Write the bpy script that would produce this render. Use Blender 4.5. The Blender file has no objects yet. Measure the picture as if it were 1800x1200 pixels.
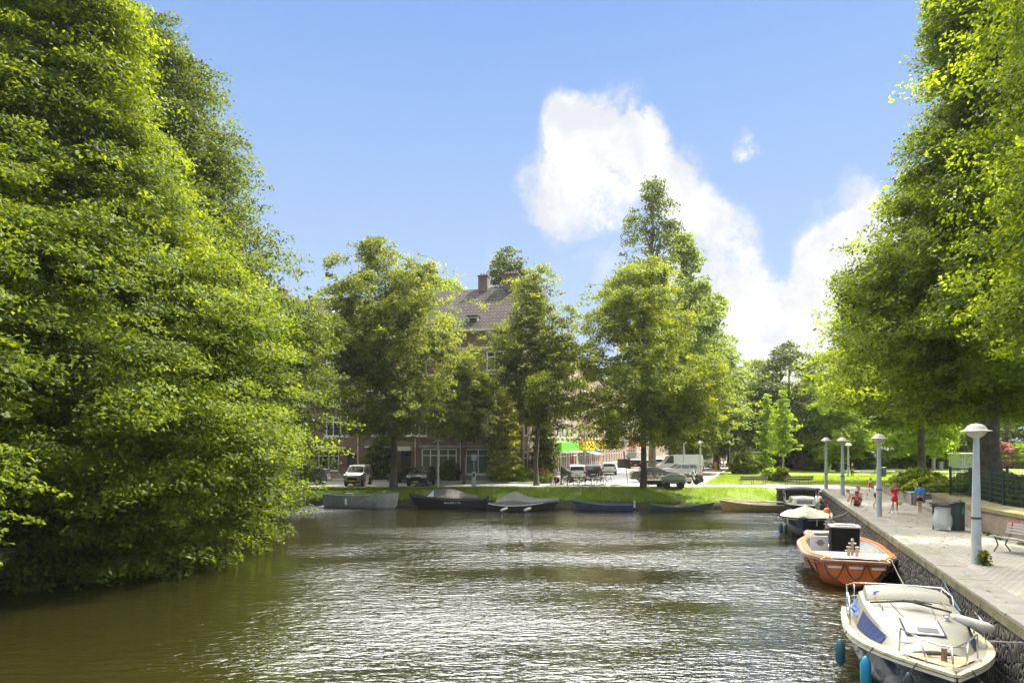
import bpy, bmesh, math, random
import numpy as np
from mathutils import Vector, Matrix, Euler
R = math.radians
PI = math.pi
C = bpy.context.scene.collection
sc = bpy.context.scene

# ------------------------------------------------------------------ camera
H = 4.85                       # eye height above the canal water (z = 0)
cam_d = bpy.data.cameras.new('camera'); cam = bpy.data.objects.new('camera', cam_d); C.objects.link(cam)
cam.location = (0, 0, H); cam.rotation_euler = (R(90), 0, 0)
cam_d.sensor_width = 36; cam_d.lens = 24; cam_d.shift_y = 182 / 1800
cam_d.clip_start = 0.1; cam_d.clip_end = 6000
sc.camera = cam
sc.view_settings.view_transform = 'Standard'
sc.view_settings.look = 'None'
sc.view_settings.exposure = 1.5
sc.view_settings.gamma = 1
sc.render.film_transparent = False
sc.cycles.max_bounces = 8
sc.cycles.diffuse_bounces = 5
sc.cycles.glossy_bounces = 3
sc.cycles.transmission_bounces = 4
sc.cycles.transparent_max_bounces = 8
sc.cycles.use_denoising = True
sc.cycles.sample_clamp_indirect = 8

def G(px, py, z=1.3):          # ground point seen at a pixel of the 1800 x 1200 photograph (used to measure the place)
    Y = (H - z) * 1200 / (py - 782)
    return Vector(((px - 900) / 1200 * Y, Y, z))
def W(px, py, Y):
    return Vector(((px - 900) / 1200 * Y, Y, H + (782 - py) / 1200 * Y))

# ------------------------------------------------------------------ node helpers
def nd(nt, t, **kw):
    n = nt.nodes.new(t)
    for k, v in kw.items():
        if k.startswith('i_'):
            n.inputs[k[2:].replace('_', ' ')].default_value = v
        else:
            setattr(n, k, v)
    return n

# ------------------------------------------------------------------ sky
SUN_EL = R(55); SUN_AZ = math.atan2(0.82, 0.54)      # to the right and a little beyond
sd = Vector((math.sin(SUN_AZ) * math.cos(SUN_EL), math.cos(SUN_AZ) * math.cos(SUN_EL), math.sin(SUN_EL)))
w = bpy.data.worlds.new('World'); sc.world = w; w.use_nodes = True
nt = w.node_tree; nt.nodes.clear(); L = nt.links
out = nd(nt, 'ShaderNodeOutputWorld'); bg = nd(nt, 'ShaderNodeBackground'); bg.inputs[1].default_value = 0.13
sky = nd(nt, 'ShaderNodeTexSky', sky_type='NISHITA', sun_disc=False, sun_elevation=SUN_EL, sun_rotation=SUN_AZ)
sky.altitude = 10; sky.air_density = 1.0; sky.dust_density = 0.6; sky.ozone_density = 2.2
tc = nd(nt, 'ShaderNodeTexCoord')
def dirpx(px, py):
    return Vector((px - 900, 1200, 782 - py)).normalized()
n1 = nd(nt, 'ShaderNodeTexNoise'); n1.inputs['Scale'].default_value = 5.5; n1.inputs['Detail'].default_value = 9; n1.inputs['Roughness'].default_value = 0.58
L.new(tc.outputs['Generated'], n1.inputs['Vector'])
sub = nd(nt, 'ShaderNodeVectorMath', operation='SUBTRACT'); sub.inputs[1].default_value = (0.5, 0.5, 0.5)
L.new(n1.outputs['Color'], sub.inputs[0])
scl = nd(nt, 'ShaderNodeVectorMath', operation='SCALE'); scl.inputs['Scale'].default_value = 0.20
L.new(sub.outputs[0], scl.inputs[0])
addv = nd(nt, 'ShaderNodeVectorMath', operation='ADD')
L.new(tc.outputs['Generated'], addv.inputs[0]); L.new(scl.outputs[0], addv.inputs[1])
blobs = [  # px, py, radius px, strength
    (1000, 215, 62, 1.0), (1060, 245, 80, 1.2), (975, 300, 68, 1.1), (1090, 320, 92, 1.2), (1010, 370, 70, .7), (1130, 300, 60, 1.0),
    (1210, 340, 70, .95), (1262, 395, 72, 1.0), (1180, 400, 60, .6), (1270, 490, 80, .8), (1240, 600, 110, 1.1), (1190, 510, 70, .5),
    (1320, 610, 95, 1.1), (1400, 590, 95, 1.1), (1420, 510, 66, 1.1), (1460, 450, 66, 1.0), (1500, 360, 66, .8), (1540, 420, 90, 1.0),
    (1150, 540, 110, .5), (1040, 480, 100, .35), (1345, 255, 30, .6), (1560, 560, 130, 1.0), (1380, 690, 150, 1.2), (1300, 560, 90, 1.2), (860, 425, 60, .22), (940, 470, 80, .25),
    (1700, 420, 170, .8), (1900, 250, 220, .8)]
acc = None
for px, py, rp, st in blobs:
    d = nd(nt, 'ShaderNodeVectorMath', operation='DISTANCE'); d.inputs[1].default_value = dirpx(px, py)
    L.new(addv.outputs[0], d.inputs[0])
    dist = math.sqrt((px - 900) ** 2 + 1200 ** 2 + (782 - py) ** 2)
    rr = rp / dist
    mr = nd(nt, 'ShaderNodeMapRange'); mr.interpolation_type = 'SMOOTHSTEP'
    mr.inputs['From Min'].default_value = rr * 1.3; mr.inputs['From Max'].default_value = rr * 0.1
    mr.inputs['To Max'].default_value = st
    L.new(d.outputs['Value'], mr.inputs['Value'])
    if acc is None: acc = mr.outputs[0]
    else:
        m = nd(nt, 'ShaderNodeMath', operation='MAXIMUM' if st < .5 else 'ADD'); L.new(acc, m.inputs[0]); L.new(mr.outputs[0], m.inputs[1]); acc = m.outputs[0]
# wispy break-up of the mass, and bright unseen cloud added overhead to lift the shadows
n2 = nd(nt, 'ShaderNodeTexNoise'); n2.inputs['Scale'].default_value = 11; n2.inputs['Detail'].default_value = 10; n2.inputs['Roughness'].default_value = .62
L.new(addv.outputs[0], n2.inputs['Vector'])
mk = nd(nt, 'ShaderNodeMapRange'); mk.inputs['From Min'].default_value = .25; mk.inputs['From Max'].default_value = .62; mk.inputs['To Min'].default_value = .12; mk.inputs['To Max'].default_value = 1.35
L.new(n2.outputs['Fac'], mk.inputs['Value'])
mm = nd(nt, 'ShaderNodeMath', operation='MULTIPLY'); L.new(acc, mm.inputs[0]); L.new(mk.outputs[0], mm.inputs[1])
sep = nd(nt, 'ShaderNodeSeparateXYZ'); L.new(tc.outputs['Generated'], sep.inputs[0])
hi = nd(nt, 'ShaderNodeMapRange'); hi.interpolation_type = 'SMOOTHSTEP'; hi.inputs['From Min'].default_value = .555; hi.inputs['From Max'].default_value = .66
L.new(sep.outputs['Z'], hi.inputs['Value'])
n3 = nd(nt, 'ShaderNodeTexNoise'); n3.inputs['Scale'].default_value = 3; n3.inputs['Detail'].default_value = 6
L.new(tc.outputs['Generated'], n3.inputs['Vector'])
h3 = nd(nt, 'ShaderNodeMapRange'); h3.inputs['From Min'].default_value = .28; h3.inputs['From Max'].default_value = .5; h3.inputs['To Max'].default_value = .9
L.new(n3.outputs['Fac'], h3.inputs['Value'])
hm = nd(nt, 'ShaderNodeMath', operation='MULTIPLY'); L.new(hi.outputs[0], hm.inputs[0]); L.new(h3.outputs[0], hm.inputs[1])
mx = nd(nt, 'ShaderNodeMapRange'); mx.interpolation_type = 'SMOOTHSTEP'; mx.inputs['From Min'].default_value = .08; mx.inputs['From Max'].default_value = .85; L.new(mm.outputs[0], mx.inputs['Value'])
# clear-sky colour, a little lighter and milkier than the model (thin summer haze)
tint = nd(nt, 'ShaderNodeMix', data_type='RGBA'); tint.inputs[0].default_value = 0.93
tint.inputs[7].default_value = (.42, .98, 2.3, 1)
L.new(sky.outputs[0], tint.inputs[6])
hz = nd(nt, 'ShaderNodeMapRange'); hz.inputs['From Min'].default_value = .66; hz.inputs['From Max'].default_value = 0.0; hz.inputs['To Max'].default_value = .95
L.new(sep.outputs['Z'], hz.inputs['Value'])
t2 = nd(nt, 'ShaderNodeMix', data_type='RGBA'); t2.inputs[7].default_value = (1.8, 2.2, 2.7, 1)
L.new(hz.outputs[0], t2.inputs[0]); L.new(tint.outputs[2], t2.inputs[6])
n5 = nd(nt, 'ShaderNodeTexNoise'); n5.inputs['Scale'].default_value = 14; n5.inputs['Detail'].default_value = 8; n5.inputs['Roughness'].default_value = .55
L.new(addv.outputs[0], n5.inputs['Vector'])
m5 = nd(nt, 'ShaderNodeMapRange'); m5.inputs['From Min'].default_value = .38; m5.inputs['From Max'].default_value = .60; L.new(n5.outputs['Fac'], m5.inputs['Value'])
cc = nd(nt, 'ShaderNodeMix', data_type='RGBA'); cc.inputs[6].default_value = (2.25, 2.32, 2.45, 1); cc.inputs[7].default_value = (2.85, 2.85, 2.88, 1); L.new(m5.outputs[0], cc.inputs[0])
cl = nd(nt, 'ShaderNodeMix', data_type='RGBA'); L.new(cc.outputs[2], cl.inputs[7])
L.new(mx.outputs[0], cl.inputs[0]); L.new(t2.outputs[2], cl.inputs[6])
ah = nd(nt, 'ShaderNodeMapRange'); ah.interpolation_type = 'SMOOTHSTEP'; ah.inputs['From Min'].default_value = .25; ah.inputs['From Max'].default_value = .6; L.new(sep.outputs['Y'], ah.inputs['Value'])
hc = nd(nt, 'ShaderNodeMix', data_type='RGBA'); hc.inputs[6].default_value = (7.5, 7.3, 6.8, 1); hc.inputs[7].default_value = (75, 74, 72, 1); L.new(ah.outputs[0], hc.inputs[0])   # added unseen cloud above the view, far brighter ahead to silver the water
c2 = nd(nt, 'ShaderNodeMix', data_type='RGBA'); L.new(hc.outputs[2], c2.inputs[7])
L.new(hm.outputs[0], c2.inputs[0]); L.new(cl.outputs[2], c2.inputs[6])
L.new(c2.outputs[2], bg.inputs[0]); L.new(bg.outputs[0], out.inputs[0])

# ------------------------------------------------------------------ sun
sl = bpy.data.lights.new('sun', 'SUN'); sl.energy = 4.8; sl.angle = R(0.5); sl.color = (1.0, .94, .78)
so = bpy.data.objects.new('sun', sl); C.objects.link(so); so.location = (60, 30, 60)
so.rotation_euler = (-sd).to_track_quat('-Z', 'Y').to_euler()

# ------------------------------------------------------------------ materials
MATS = {}
def mat(name, col, rough=.7, metal=0, var=.12, scale=3.0, bump=0, bscale=20, spec=.5, dirt=None, dscale=1.5, damt=.5, coat=0):
    """one painted / plain surface: base colour with a slight uneven tone, optional dirt or moss patches, optional bump"""
    if name in MATS: return MATS[name]
    m = bpy.data.materials.new(name); m.use_nodes = True; t = m.node_tree; b = t.nodes['Principled BSDF']; l = t.links
    b.inputs['Roughness'].default_value = rough; b.inputs['Metallic'].default_value = metal
    b.inputs['Specular IOR Level'].default_value = spec; b.inputs['Coat Weight'].default_value = coat
    tcn = nd(t, 'ShaderNodeTexCoord')
    no = nd(t, 'ShaderNodeTexNoise'); no.inputs['Scale'].default_value = scale; no.inputs['Detail'].default_value = 6; no.inputs['Roughness'].default_value = .65
    l.new(tcn.outputs['Object'], no.inputs['Vector'])
    mr = nd(t, 'ShaderNodeMapRange'); mr.inputs['From Min'].default_value = .3; mr.inputs['From Max'].default_value = .7
    mr.inputs['To Min'].default_value = 1 - var; mr.inputs['To Max'].default_value = 1 + var
    l.new(no.outputs['Fac'], mr.inputs['Value'])
    mu = nd(t, 'ShaderNodeVectorMath', operation='SCALE'); mu.inputs[0].default_value = col[:3]
    l.new(mr.outputs[0], mu.inputs['Scale']); src = mu.outputs[0]
    if dirt:
        n2 = nd(t, 'ShaderNodeTexNoise'); n2.inputs['Scale'].default_value = dscale; n2.inputs['Detail'].default_value = 8; n2.inputs['Roughness'].default_value = .7
        l.new(tcn.outputs['Object'], n2.inputs['Vector'])
        r2 = nd(t, 'ShaderNodeMapRange'); r2.inputs['From Min'].default_value = .48; r2.inputs['From Max'].default_value = .66; r2.inputs['To Max'].default_value = damt
        l.new(n2.outputs['Fac'], r2.inputs['Value'])
        mi = nd(t, 'ShaderNodeMix', data_type='RGBA'); mi.inputs[7].default_value = (*dirt, 1)
        l.new(r2.outputs[0], mi.inputs[0]); l.new(src, mi.inputs[6]); src = mi.outputs[2]
    l.new(src, b.inputs['Base Color'])
    if bump:
        n4 = nd(t, 'ShaderNodeTexNoise'); n4.inputs['Scale'].default_value = bscale; n4.inputs['Detail'].default_value = 5
        l.new(tcn.outputs['Object'], n4.inputs['Vector'])
        bp = nd(t, 'ShaderNodeBump'); bp.inputs['Strength'].default_value = bump; bp.inputs['Distance'].default_value = .02
        l.new(n4.outputs['Fac'], bp.inputs['Height']); l.new(bp.outputs[0], b.inputs['Normal'])
    MATS[name] = m; return m

def brickmat(name, c1, c2, mort, bw=.22, bh=.065, ms=.012, rough=.85, stain=None, bump=.4, offset=.5, samt=.5, sscale=.6, axes='XZ'):
    if name in MATS: return MATS[name]
    m = bpy.data.materials.new(name); m.use_nodes = True; t = m.node_tree; b = t.nodes['Principled BSDF']; l = t.links
    b.inputs['Roughness'].default_value = rough
    tcn = nd(t, 'ShaderNodeTexCoord'); sp = nd(t, 'ShaderNodeSeparateXYZ'); l.new(tcn.outputs['Object'], sp.inputs[0])
    cb = nd(t, 'ShaderNodeCombineXYZ')
    if axes == 'XZ':   # vertical walls: run along x + y, courses along z
        ad = nd(t, 'ShaderNodeMath', operation='ADD'); l.new(sp.outputs[0], ad.inputs[0]); l.new(sp.outputs[1], ad.inputs[1])
        l.new(ad.outputs[0], cb.inputs[0]); l.new(sp.outputs[2], cb.inputs[1])
    else:
        l.new(sp.outputs[0], cb.inputs[0]); l.new(sp.outputs[1], cb.inputs[1])
    br = nd(t, 'ShaderNodeTexBrick'); br.inputs['Scale'].default_value = 1; br.inputs['Brick Width'].default_value = bw
    br.inputs['Row Height'].default_value = bh; br.inputs['Mortar Size'].default_value = ms; br.offset = offset
    br.inputs['Color1'].default_value = (*c1, 1); br.inputs['Color2'].default_value = (*c2, 1); br.inputs['Mortar'].default_value = (*mort, 1)
    br.inputs['Bias'].default_value = 0
    l.new(cb.outputs[0], br.inputs['Vector'])
    no = nd(t, 'ShaderNodeTexNoise'); no.inputs['Scale'].default_value = sscale; no.inputs['Detail'].default_value = 8; no.inputs['Roughness'].default_value = .65
    l.new(tcn.outputs['Object'], no.inputs['Vector'])
    mr = nd(t, 'ShaderNodeMapRange'); mr.inputs['From Min'].default_value = .45; mr.inputs['From Max'].default_value = .68; mr.inputs['To Max'].default_value = samt
    l.new(no.outputs['Fac'], mr.inputs['Value'])
    mi = nd(t, 'ShaderNodeMix', data_type='RGBA'); mi.inputs[7].default_value = (*(stain or mort), 1)
    l.new(mr.outputs[0], mi.inputs[0]); l.new(br.outputs['Color'], mi.inputs[6]); l.new(mi.outputs[2], b.inputs['Base Color'])
    bp = nd(t, 'ShaderNodeBump'); bp.inputs['Strength'].default_value = bump; bp.inputs['Distance'].default_value = .02; bp.invert = True
    l.new(br.outputs['Fac'], bp.inputs['Height']); l.new(bp.outputs[0], b.inputs['Normal'])
    MATS[name] = m; return m

def leafmat(name, dark, light, trans, rough=.45, tw=.45):
    if name in MATS: return MATS[name]
    m = bpy.data.materials.new(name); m.use_nodes = True; t = m.node_tree; b = t.nodes['Principled BSDF']; l = t.links
    at = nd(t, 'ShaderNodeAttribute', attribute_name='tone')
    mi = nd(t, 'ShaderNodeMix', data_type='RGBA'); mi.inputs[6].default_value = (*dark, 1); mi.inputs[7].default_value = (*light, 1)
    l.new(at.outputs['Fac'], mi.inputs[0]); l.new(mi.outputs[2], b.inputs['Base Color'])
    b.inputs['Roughness'].default_value = max(rough, .55); b.inputs['Specular IOR Level'].default_value = .25
    tr = nd(t, 'ShaderNodeBsdfTranslucent')
    m2 = nd(t, 'ShaderNodeMix', data_type='RGBA', blend_type='MULTIPLY'); m2.inputs[0].default_value = 1; m2.inputs[7].default_value = (*trans, 1)
    l.new(mi.outputs[2], m2.inputs[6]); l.new(m2.outputs[2], tr.inputs['Color'])
    ms = nd(t, 'ShaderNodeMixShader'); ms.inputs[0].default_value = tw
    o = t.nodes['Material Output']; l.new(b.outputs[0], ms.inputs[1]); l.new(tr.outputs[0], ms.inputs[2]); l.new(ms.outputs[0], o.inputs[0])
    MATS[name] = m; return m

def glassmat(name='window_glass', col=(.02, .025, .03), rough=.06, var=.3):
    return mat(name, col, rough=rough, spec=.9, var=var, scale=.9)

# ------------------------------------------------------------------ object helpers
def tag(o, label=None, cat=None, group=None, kind=None):
    if label: o['label'] = label
    if cat: o['category'] = cat
    if group: o['group'] = group
    if kind: o['kind'] = kind
    return o
def empty(name, loc=(0, 0, 0), rz=0, label=None, cat=None, group=None, scale=1):
    o = bpy.data.objects.new(name, None); C.objects.link(o); o.location = loc; o.rotation_euler = (0, 0, rz); o.empty_display_size = .3
    o.scale = (scale,) * 3
    return tag(o, label, cat, group)
def kids(o): return [c for c in bpy.data.objects if c.parent == o]
def copy_tree(o, parent=None, _k=None):
    c = o.copy(); C.objects.link(c)
    if parent: c.parent = parent
    for ch in (_k or kids)(o): copy_tree(ch, c)
    return c

class MB:
    def __init__(s): s.v = []; s.f = []; s.m = []; s.cur = 0; s.M = Matrix.Identity(4)
    def mi(s, i): s.cur = i; return s
    def add(s, vs, fs):
        o = len(s.v); s.v += [tuple(s.M @ Vector(v)) for v in vs]; s.f += [tuple(i + o for i in f) for f in fs]; s.m += [s.cur] * len(fs); return s
    def box(s, c, d, rz=0, rx=0, ry=0):
        cx, cy, cz = c; a, b, h = d[0] / 2, d[1] / 2, d[2] / 2
        E = Euler((rx, ry, rz)).to_matrix()
        vs = [Vector(c) + E @ Vector((x * a, y * b, z * h)) for z in (-1, 1) for y in (-1, 1) for x in (-1, 1)]
        return s.add(vs, [(0, 2, 3, 1), (4, 5, 7, 6), (0, 1, 5, 4), (2, 6, 7, 3), (0, 4, 6, 2), (1, 3, 7, 5)])
    def bar(s, p, q, wd, th=None):
        p, q = Vector(p), Vector(q); d = q - p; ln = d.length
        if ln < 1e-6: return s
        E = d.to_track_quat('Z', 'Y').to_matrix(); th = th or wd; c = (p + q) / 2
        vs = [c + E @ Vector((x * wd / 2, y * th / 2, z * ln / 2)) for z in (-1, 1) for y in (-1, 1) for x in (-1, 1)]
        return s.add(vs, [(0, 2, 3, 1), (4, 5, 7, 6), (0, 1, 5, 4), (2, 6, 7, 3), (0, 4, 6, 2), (1, 3, 7, 5)])
    def tube(s, pts, r, n=8, closed=False, caps=True):
        pts = [Vector(p) for p in pts]; k = len(pts); rs = r if isinstance(r, (list, tuple)) else [r] * k
        vs = []; prev = None
        for i, p in enumerate(pts):
            a = pts[i - 1] if (i > 0 or closed) else p; b = pts[(i + 1) % k] if (i < k - 1 or closed) else p
            d = (b - a).normalized() if (b - a).length > 1e-9 else Vector((0, 0, 1))
            if prev is None:
                u = d.orthogonal().normalized()
            else:
                u = (prev - d * prev.dot(d)); u = u.normalized() if u.length > 1e-6 else d.orthogonal().normalized()
            prev = u; v2 = d.cross(u)
            for j in range(n):
                t = 2 * PI * j / n; vs.append(p + (u * math.cos(t) + v2 * math.sin(t)) * rs[i])
        fs = []
        for i in range(k if closed else k - 1):
            i2 = (i + 1) % k
            for j in range(n):
                j2 = (j + 1) % n; fs.append((i * n + j, i * n + j2, i2 * n + j2, i2 * n + j))
        if caps and not closed:
            fs.append(tuple(reversed(range(n)))); fs.append(tuple((k - 1) * n + j for j in range(n)))
        return s.add(vs, fs)
    def lathe(s, prof, n=16, c=(0, 0, 0), sx=1, sy=1):
        vs = []
        for r, z in prof:
            for j in range(n):
                t = 2 * PI * j / n; vs.append((c[0] + r * math.cos(t) * sx, c[1] + r * math.sin(t) * sy, c[2] + z))
        fs = []
        for i in range(len(prof) - 1):
            for j in range(n):
                j2 = (j + 1) % n; fs.append((i * n + j, i * n + j2, (i + 1) * n + j2, (i + 1) * n + j))
        fs.append(tuple(reversed(range(n)))); fs.append(tuple((len(prof) - 1) * n + j for j in range(n)))
        return s.add(vs, fs)
    def loft(s, secs, closed=False, cap0=False, cap1=False):
        n = len(secs[0]); vs = [p for q in secs for p in q]; fs = []
        for i in range(len(secs) - 1):
            for j in range(n if closed else n - 1):
                j2 = (j + 1) % n; fs.append((i * n + j, i * n + j2, (i + 1) * n + j2, (i + 1) * n + j))
        if cap0: fs.append(tuple(reversed(range(n))))
        if cap1: fs.append(tuple((len(secs) - 1) * n + j for j in range(n)))
        return s.add(vs, fs)
    def prism(s, poly, z0, z1):
        n = len(poly); vs = [(x, y, z0) for x, y in poly] + [(x, y, z1) for x, y in poly]
        return s.add(vs, [tuple(reversed(range(n))), tuple(range(n, 2 * n))] + [(i, (i + 1) % n, n + (i + 1) % n, n + i) for i in range(n)])
    def sphere(s, c, r, n=12, m=8, sz=1):
        prof = [(max(1e-4, math.sin(PI * i / m)) * r, -math.cos(PI * i / m) * r * sz) for i in range(m + 1)]
        return s.lathe(prof, n, c)
    def build(s, name, mats, parent=None, smooth=False, bevel=0, fix=True, seg=2):
        me = bpy.data.meshes.new(name); me.from_pydata(s.v, [], s.f)
        for q in (mats if isinstance(mats, (list, tuple)) else [mats]): me.materials.append(q)
        me.polygons.foreach_set('material_index', s.m)
        if fix:
            bm = bmesh.new(); bm.from_mesh(me); bmesh.ops.recalc_face_normals(bm, faces=bm.faces); bm.to_mesh(me); bm.free()
        if smooth:
            me.polygons.foreach_set('use_smooth', [True] * len(me.polygons))
            if smooth != 'all':
                try: me.set_sharp_from_angle(angle=R(35))
                except Exception: pass
        me.update()
        o = bpy.data.objects.new(name, me); C.objects.link(o)
        if parent: o.parent = parent
        if bevel:
            b = o.modifiers.new('bevel', 'BEVEL'); b.width = bevel; b.segments = seg; b.limit_method = 'ANGLE'; b.angle_limit = R(30)
        return o
def textmesh(name, body, size, m, parent, loc, rot, depth=.002, cmp=1.0):
    cu = bpy.data.curves.new(name, 'FONT'); cu.body = body; cu.size = size; cu.extrude = depth; cu.align_x = 'CENTER'; cu.align_y = 'CENTER'
    t = bpy.data.objects.new(name, cu); me = bpy.data.meshes.new_from_object(t); bpy.data.objects.remove(t)
    me.materials.clear(); me.materials.append(m)
    o = bpy.data.objects.new(name, me); C.objects.link(o); o.parent = parent; o.location = loc; o.rotation_euler = rot; o.scale = (cmp, 1, 1)
    return o

# ------------------------------------------------------------------ leaves
def fastmesh(name, V, F, m, parent=None, tone=None, nv=4):
    me = bpy.data.meshes.new(name); n = len(F)
    me.vertices.add(len(V)); me.vertices.foreach_set('co', V.astype(np.float32).ravel())
    me.loops.add(n * nv); me.loops.foreach_set('vertex_index', F.astype(np.int32).ravel())
    me.polygons.add(n); me.polygons.foreach_set('loop_start', np.arange(0, n * nv, nv, dtype=np.int32))
    me.update(calc_edges=True)
    if tone is not None:
        a = me.attributes.new('tone', 'FLOAT', 'POINT'); a.data.foreach_set('value', tone.astype(np.float32))
    me.materials.append(m)
    o = bpy.data.objects.new(name, me); C.objects.link(o)
    if parent: o.parent = parent
    return o
def leaves(rng, P, N, S, tone, name, m, parent, el=1.5, fold=.18, hang=None):
    n = len(P); N = N / np.maximum(np.linalg.norm(N, axis=1, keepdims=True), 1e-6)
    A = rng.normal(size=(n, 3))
    if hang is not None: A = A * (1 - .6) + hang
    A -= (A * N).sum(1, keepdims=True) * N; A /= np.maximum(np.linalg.norm(A, axis=1, keepdims=True), 1e-6)
    B = np.cross(N, A); s = S[:, None]
    V = np.stack([P - A * s * .5 * el, P + B * s * .42 + N * s * fold, P + A * s * .5 * el, P - B * s * .42 + N * s * fold], 1).reshape(-1, 3)
    F = np.arange(n * 4).reshape(n, 4)
    return fastmesh(name, V, F, m, parent, np.repeat(tone, 4))
def wav(rng, lam, k=7):
    K = rng.normal(size=(k, 3)); K /= np.linalg.norm(K, axis=1, keepdims=True); K *= (2 * PI / (lam * rng.uniform(.6, 1.5, (k, 1)))); ph = rng.uniform(0, 6.28, k)
    return lambda P: np.sin(P @ K.T + ph).sum(1) / math.sqrt(k) * .8
CAMXY = np.array([0.0, 0.0])
def crown(seed, c, prof, nspray, per, sr, leaf, name, m, parent, flat=.35, shell=.45, lob=.16, lam=4.5, gap=-.55, droop=.25, el=1.5, lean=(0, 0), up=.8, back=.5, skew=None, size_var=.3, hangy=0, thin=None, blobs=0, br=1.6, bz=.75, loose=.28, zj=.25):
    """foliage as many sprays of single leaves spread through an uneven, lobed volume of revolution round the trunk"""
    rng = np.random.default_rng(seed)
    zs = np.array([p[0] for p in prof], float); rs = np.array([p[1] for p in prof], float)
    M = int(nspray * 2.2)
    zz = np.linspace(zs[0], zs[-1], 200); ww = np.interp(zz, zs, rs) + .3; cdf = np.cumsum(ww); cdf /= cdf[-1]
    z = np.interp(rng.uniform(0, 1, M), cdf, zz); th = rng.uniform(0, 2 * PI, M)
    Rz = np.interp(z, zs, rs)
    f1 = wav(rng, lam); f2 = wav(rng, lam * .45)
    t = (z - zs[0]) / (zs[-1] - zs[0])
    ax = c[0] + lean[0] * t; ay = c[1] + lean[1] * t
    D = np.stack([np.cos(th), np.sin(th), np.zeros(M)], 1)
    P0 = np.stack([ax, ay, z], 1) + D * Rz[:, None]
    mult = 1 + lob * f1(P0) + lob * .45 * f2(P0)
    if skew is not None:   # crown reaching further to one side
        mult *= 1 + skew[2] * np.clip(D[:, 0] * skew[0] + D[:, 1] * skew[1], -1, 1)
    mult = np.clip(mult, .45, 1 + lob * 1.15 + (skew[2] if skew else 0))
    u = rng.uniform(0, 1, M); rad = 1 - shell * (1 - np.sqrt(u)) ** 1.0 * 1.6
    rad = np.clip(rad, .12, 1.03)
    P = np.stack([ax, ay, z], 1) + D * (Rz * mult * rad)[:, None]
    P[:, 2] += rng.normal(0, zj, M)
    keep = (f2(P * 1.3) + .5 * f1(P * .8)) > gap
    tocam = CAMXY - np.array(c[:2]); tocam = tocam / np.linalg.norm(tocam)
    facing = D[:, 0] * tocam[0] + D[:, 1] * tocam[1]
    keep &= rng.uniform(0, 1, M) < np.where(facing > -.25, 1, back)
    if thin is not None: keep &= rng.uniform(0, 1, M) < thin(P)
    P_l, D_l = P[keep], D[keep]
    if blobs:   # boughs: many smaller leafy masses, each with its own rounded top and shaded underside
        u3 = rng.uniform(.0, 1, (blobs, 3)); zb_ = np.interp(u3[:, 0], cdf, zz); tb = u3[:, 1] * 2 * PI; Rb = np.interp(zb_, zs, rs)
        Db = np.stack([np.cos(tb), np.sin(tb), np.zeros(blobs)], 1); mb_ = np.ones(blobs)
        if skew is not None: mb_ = 1 + skew[2] * np.clip(Db[:, 0] * skew[0] + Db[:, 1] * skew[1], -1, 1)
        tt = (zb_ - zs[0]) / (zs[-1] - zs[0]); rb = br * rng.uniform(.6, 1.25, blobs)
        rr_ = np.maximum(0, Rb * mb_ * (1 + lob * rng.normal(0, .55, blobs)).clip(.6, 1.25) * np.sqrt(rng.uniform(.12, 1, blobs)) - rb * .55)
        Cb = np.stack([c[0] + lean[0] * tt, c[1] + lean[1] * tt, zb_], 1) + Db * rr_[:, None]
        wgt = rb ** 2; k = rng.choice(blobs, int(nspray * 1.5), p=wgt / wgt.sum()); v = rng.normal(size=(len(k), 3)); v[:, 2] += .35; v += Db[k] * .3; v /= np.linalg.norm(v, axis=1, keepdims=True)
        rad = rb[k] * (.45 + .55 * rng.uniform(0, 1, len(k)) ** .4); P = Cb[k] + v * rad[:, None] * np.array([1, 1, bz])
        hd_ = v[:, :2] + Db[k][:, :2] * .6; hl = np.maximum(np.linalg.norm(hd_, axis=1, keepdims=True), 1e-6); D = np.concatenate([hd_ / hl, np.zeros((len(k), 1))], 1)
        P[:, 2] = np.maximum(P[:, 2], zs[0] - .3)
        fc = Db[k][:, 0] * tocam[0] + Db[k][:, 1] * tocam[1]; keep = rng.uniform(0, 1, len(k)) < np.where(fc > -.25, 1, back); BC = Cb
        nl = min(len(P_l), int(nspray * loose)); nb_ = nspray - nl; q_ = np.nonzero(keep)[0][:nb_]; P = np.concatenate([P[q_], P_l[:nl]]); D = np.concatenate([D[q_], D_l[:nl]]); keep = np.ones(len(P), bool)
    idx = np.nonzero(keep)[0][:nspray]; P = P[idx]; D = D[idx]; n = len(P)
    tone_s = np.clip(.45 + .26 * rng.normal(size=n) + .14 * f1(P), 0, 1)
    # leaves of each spray lie on a drooping fan
    a = rng.uniform(0, 2 * PI, (n, per)); q = np.sqrt(rng.uniform(0, 1, (n, per))) * sr * rng.uniform(.6, 1.25, (n, 1))
    out_ = D[:, None, :] ; side = np.stack([-D[:, 1], D[:, 0], np.zeros(n)], 1)[:, None, :]
    X = (np.cos(a) * q)[..., None]; Yq = (np.sin(a) * q)[..., None]
    LP = P[:, None, :] + out_ * X * 1.15 + side * Yq
    LP[..., 2] += (-droop * (X[..., 0] + sr) - droop * .5 * np.abs(Yq[..., 0])) + rng.normal(0, flat * sr * .5, (n, per))
    LN = np.array([0, 0, up]) + out_ * .45 + rng.normal(0, .55, (n, per, 3))
    LP = LP.reshape(-1, 3); LN = LN.reshape(-1, 3)
    tone = np.clip(np.repeat(tone_s, per) + .16 * rng.normal(size=n * per), 0, 1)
    S = leaf * (1 + size_var * rng.normal(size=n * per)).clip(.5, 1.8)
    hv = None
    if hangy: hv = np.array([0, 0, -hangy]) + np.repeat(D, per, 0) * .5
    o_ = leaves(rng, LP, LN, S, tone, name, m, parent, el, hang=hv)
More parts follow.
